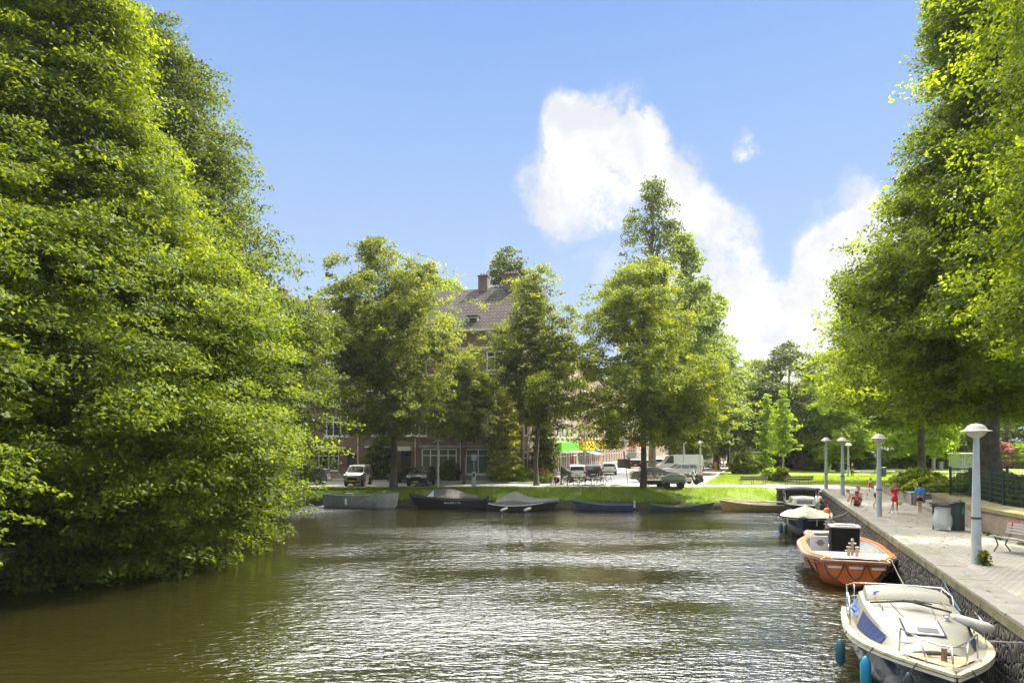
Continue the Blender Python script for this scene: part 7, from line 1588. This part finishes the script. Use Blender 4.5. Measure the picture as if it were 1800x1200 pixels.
# back hedge of the park
gh = 'shrubs along the back of the park'
cols = [(1310, 84, lm_oak, 1.6, 2.6, 'rounded green hedge bush beside the bus shelter'), (1338, 86, lm_lime, 1.2, 2.3, 'yellow green hedge bush behind the left young tree'), (1368, 100, lm_mid, 2.0, 2.0, 'green bush under the dark park tree'), (1402, 100, lm_purple, 2.6, 2.8, 'purple brown bush behind the second bench'),
        (1418, 97, lm_pink, 1.4, 2.6, 'pink flowering bush at the back of the lawn'), (1434, 95, lm_lime, 1.3, 2.2, 'bright bush right of the pink flowers'), (1455, 100, lm_dark, 3.0, 6.5, 'tall dark bush behind the near lamps'), (1482, 101, lm_dark, 3.0, 7.5, 'tallest dark bush behind the paired lamps'),
        (1508, 99, lm_dark, 2.6, 6.0, 'dark bush behind the person in black'), (1532, 104, lm_lime, 2.4, 3.2, 'yellow green bush left of the second quay lamp'), (1556, 105, lm_lime, 2.2, 2.8, 'yellow green bush right of the second quay lamp'), (1580, 106, lm_oak, 2.2, 2.8, 'green bush behind the pale thick post'),
        (1604, 104, lm_oak, 2.6, 3.4, 'rounded darker green bush over the right bench'), (1630, 105, lm_purple, 2.2, 2.4, 'brownish purple bush left of the round pillar'), (1655, 106, lm_lime, 2.6, 3.6, 'yellow green bush behind the small cabinet'), (1684, 108, lm_lime, 2.4, 3.6, 'yellow green bush behind the glass shelter'),
        (1712, 108, lm_pink, 2.0, 2.8, 'pinkish bush behind the shelter roof'), (1742, 106, lm_lime, 2.6, 3.2, 'yellow green bush between the plane trunks'), (1768, 105, lm_pink, 1.8, 3.4, 'pink and red bush right of the plane trunks'), (1794, 104, lm_lime, 2.6, 3.6, 'yellow green bush at the right edge')]
for i, (px, Y, lmm, r_, h_, lb) in enumerate(cols): shrub(420 + i, ((px - 900) / 1200 * Y, Y), 1.3, r_, h_, 150 if h_ < 5 else 260, lmm, lb, gh, leaf=.26, per=22, sr=.6, size_var=.3)
for i, (px, Y, lb) in enumerate([(1353, 68, 'tuft of tall grasses between the benches, left'), (1374, 66, 'dense clump of tall leaves left of the right bench')]): shrub(450 + i, ((px - 900) / 1200 * Y, Y), 1.3, .65, 1.1 + .2 * i, 110, [lm_lime, lm_oak][i], lb, leaf=.13, el=3)
# planter shrubs
gs = 'leafy plants filling the planter'
for i, (x, y, r_, h_, lb) in enumerate([(23.5, 38.2, 1.3, .85, 'leafy plants at the near corner of the planter'), (25.0, 41.5, 1.6, 1.0, 'leafy plants in the middle of the planter behind the child in red'), (26.5, 44.6, 1.5, 1.1, 'leafy plants at the far end of the planter'), (26.6, 37.8, 1.8, 1.1, 'leafy plants behind the girl in blue'),
                                      (28.6, 41.2, 1.9, 1.2, 'bushier plants deeper in the planter'), (30.3, 37.5, 1.9, 1.2, 'bushy plants before the fence corner'), (32.6, 40.8, 2.0, 1.3, 'plants at the back of the planter towards the plane trunks')]):
    shrub(460 + i, (x, y), 2.12, r_, h_, 300, [lm_oak, lm_horn][i % 2], lb, gs, leaf=.13, per=20, sr=.32, el=2.0, lob=.3)
for i, (x, y) in enumerate([(21.6, 29.5), (20.3, 26.6), (19.7, 23.8), (19.3, 20.9), (19.0, 18.0)]): shrub(480 + i, (x, y), 2.28, 1.25, 1.15, 240, lm_dark, 'dark low hedge plant behind the mesh fence', 'low dark hedge behind the fence', leaf=.12, per=20, sr=.35)
shrub(490, (12.62, 18.25), QZ, .16, .34, 22, lm_oak, 'small green weed growing at the foot of the nearest lamp post', leaf=.06, per=10, sr=.10, cat='weed', name='weed', gap=-2)
for i, (x, y, lb) in enumerate([(17.0, 24.2, 'small weeds at the foot of the brick wall near the bin'), (16.75, 23.2, 'tuft of weeds at the brick wall right of the lamp'), (16.55, 21.9, 'weeds at the brick wall behind the bench'), (21.0, 36.7, 'weeds at the foot of the planter corner'), (22.1, 39.2, 'weeds along the planter wall')]):
    shrub(495 + i, (x - .15, y), QZ, .14, .12, 16, lm_oak, lb, 'weeds in the joints of the quay', leaf=.05, per=8, sr=.09, cat='weed', name='weed', gap=-2)
# fallen leaves and litter on the paving
rng = np.random.default_rng(77); N = 320; y = rng.uniform(12, 50, N); x = 18.9 - (39.2 - y) * .359 + .2 + rng.uniform(0, 1, N) ** 1.2 * 3.6
P = np.stack([x, y, np.full(N, QZ + .012)], 1); Nn = np.tile([0, 0, 1.], (N, 1)) + rng.normal(0, .15, (N, 3))
o = leaves(rng, P, Nn, rng.uniform(.03, .09, N), rng.uniform(0, 1, N), 'fallen_leaves', leafmat('dry_leaves', (.10, .07, .03), (.26, .19, .09), (1, 1, 1), tw=.1), None); tag(o, 'dry fallen leaves scattered on the quay paving', kind='stuff')
# ================================================================== AIR
hzm = bpy.data.materials.new('summer_haze'); hzm.use_nodes = True; t_ = hzm.node_tree; t_.nodes.remove(t_.nodes['Principled BSDF'])
pv = nd(t_, 'ShaderNodeVolumePrincipled'); pv.inputs['Color'].default_value = (.92, .94, .95, 1); pv.inputs['Density'].default_value = .00015; pv.inputs['Anisotropy'].default_value = .2
t_.links.new(pv.outputs[0], t_.nodes['Material Output'].inputs['Volume'])
b = MB(); b.box((0, 140, 18), (420, 420, 42)); tag(b.build('haze', hzm), kind='stuff', label='thin bright summer haze in the air over the canal and street')
sc.cycles.volume_bounces = 0
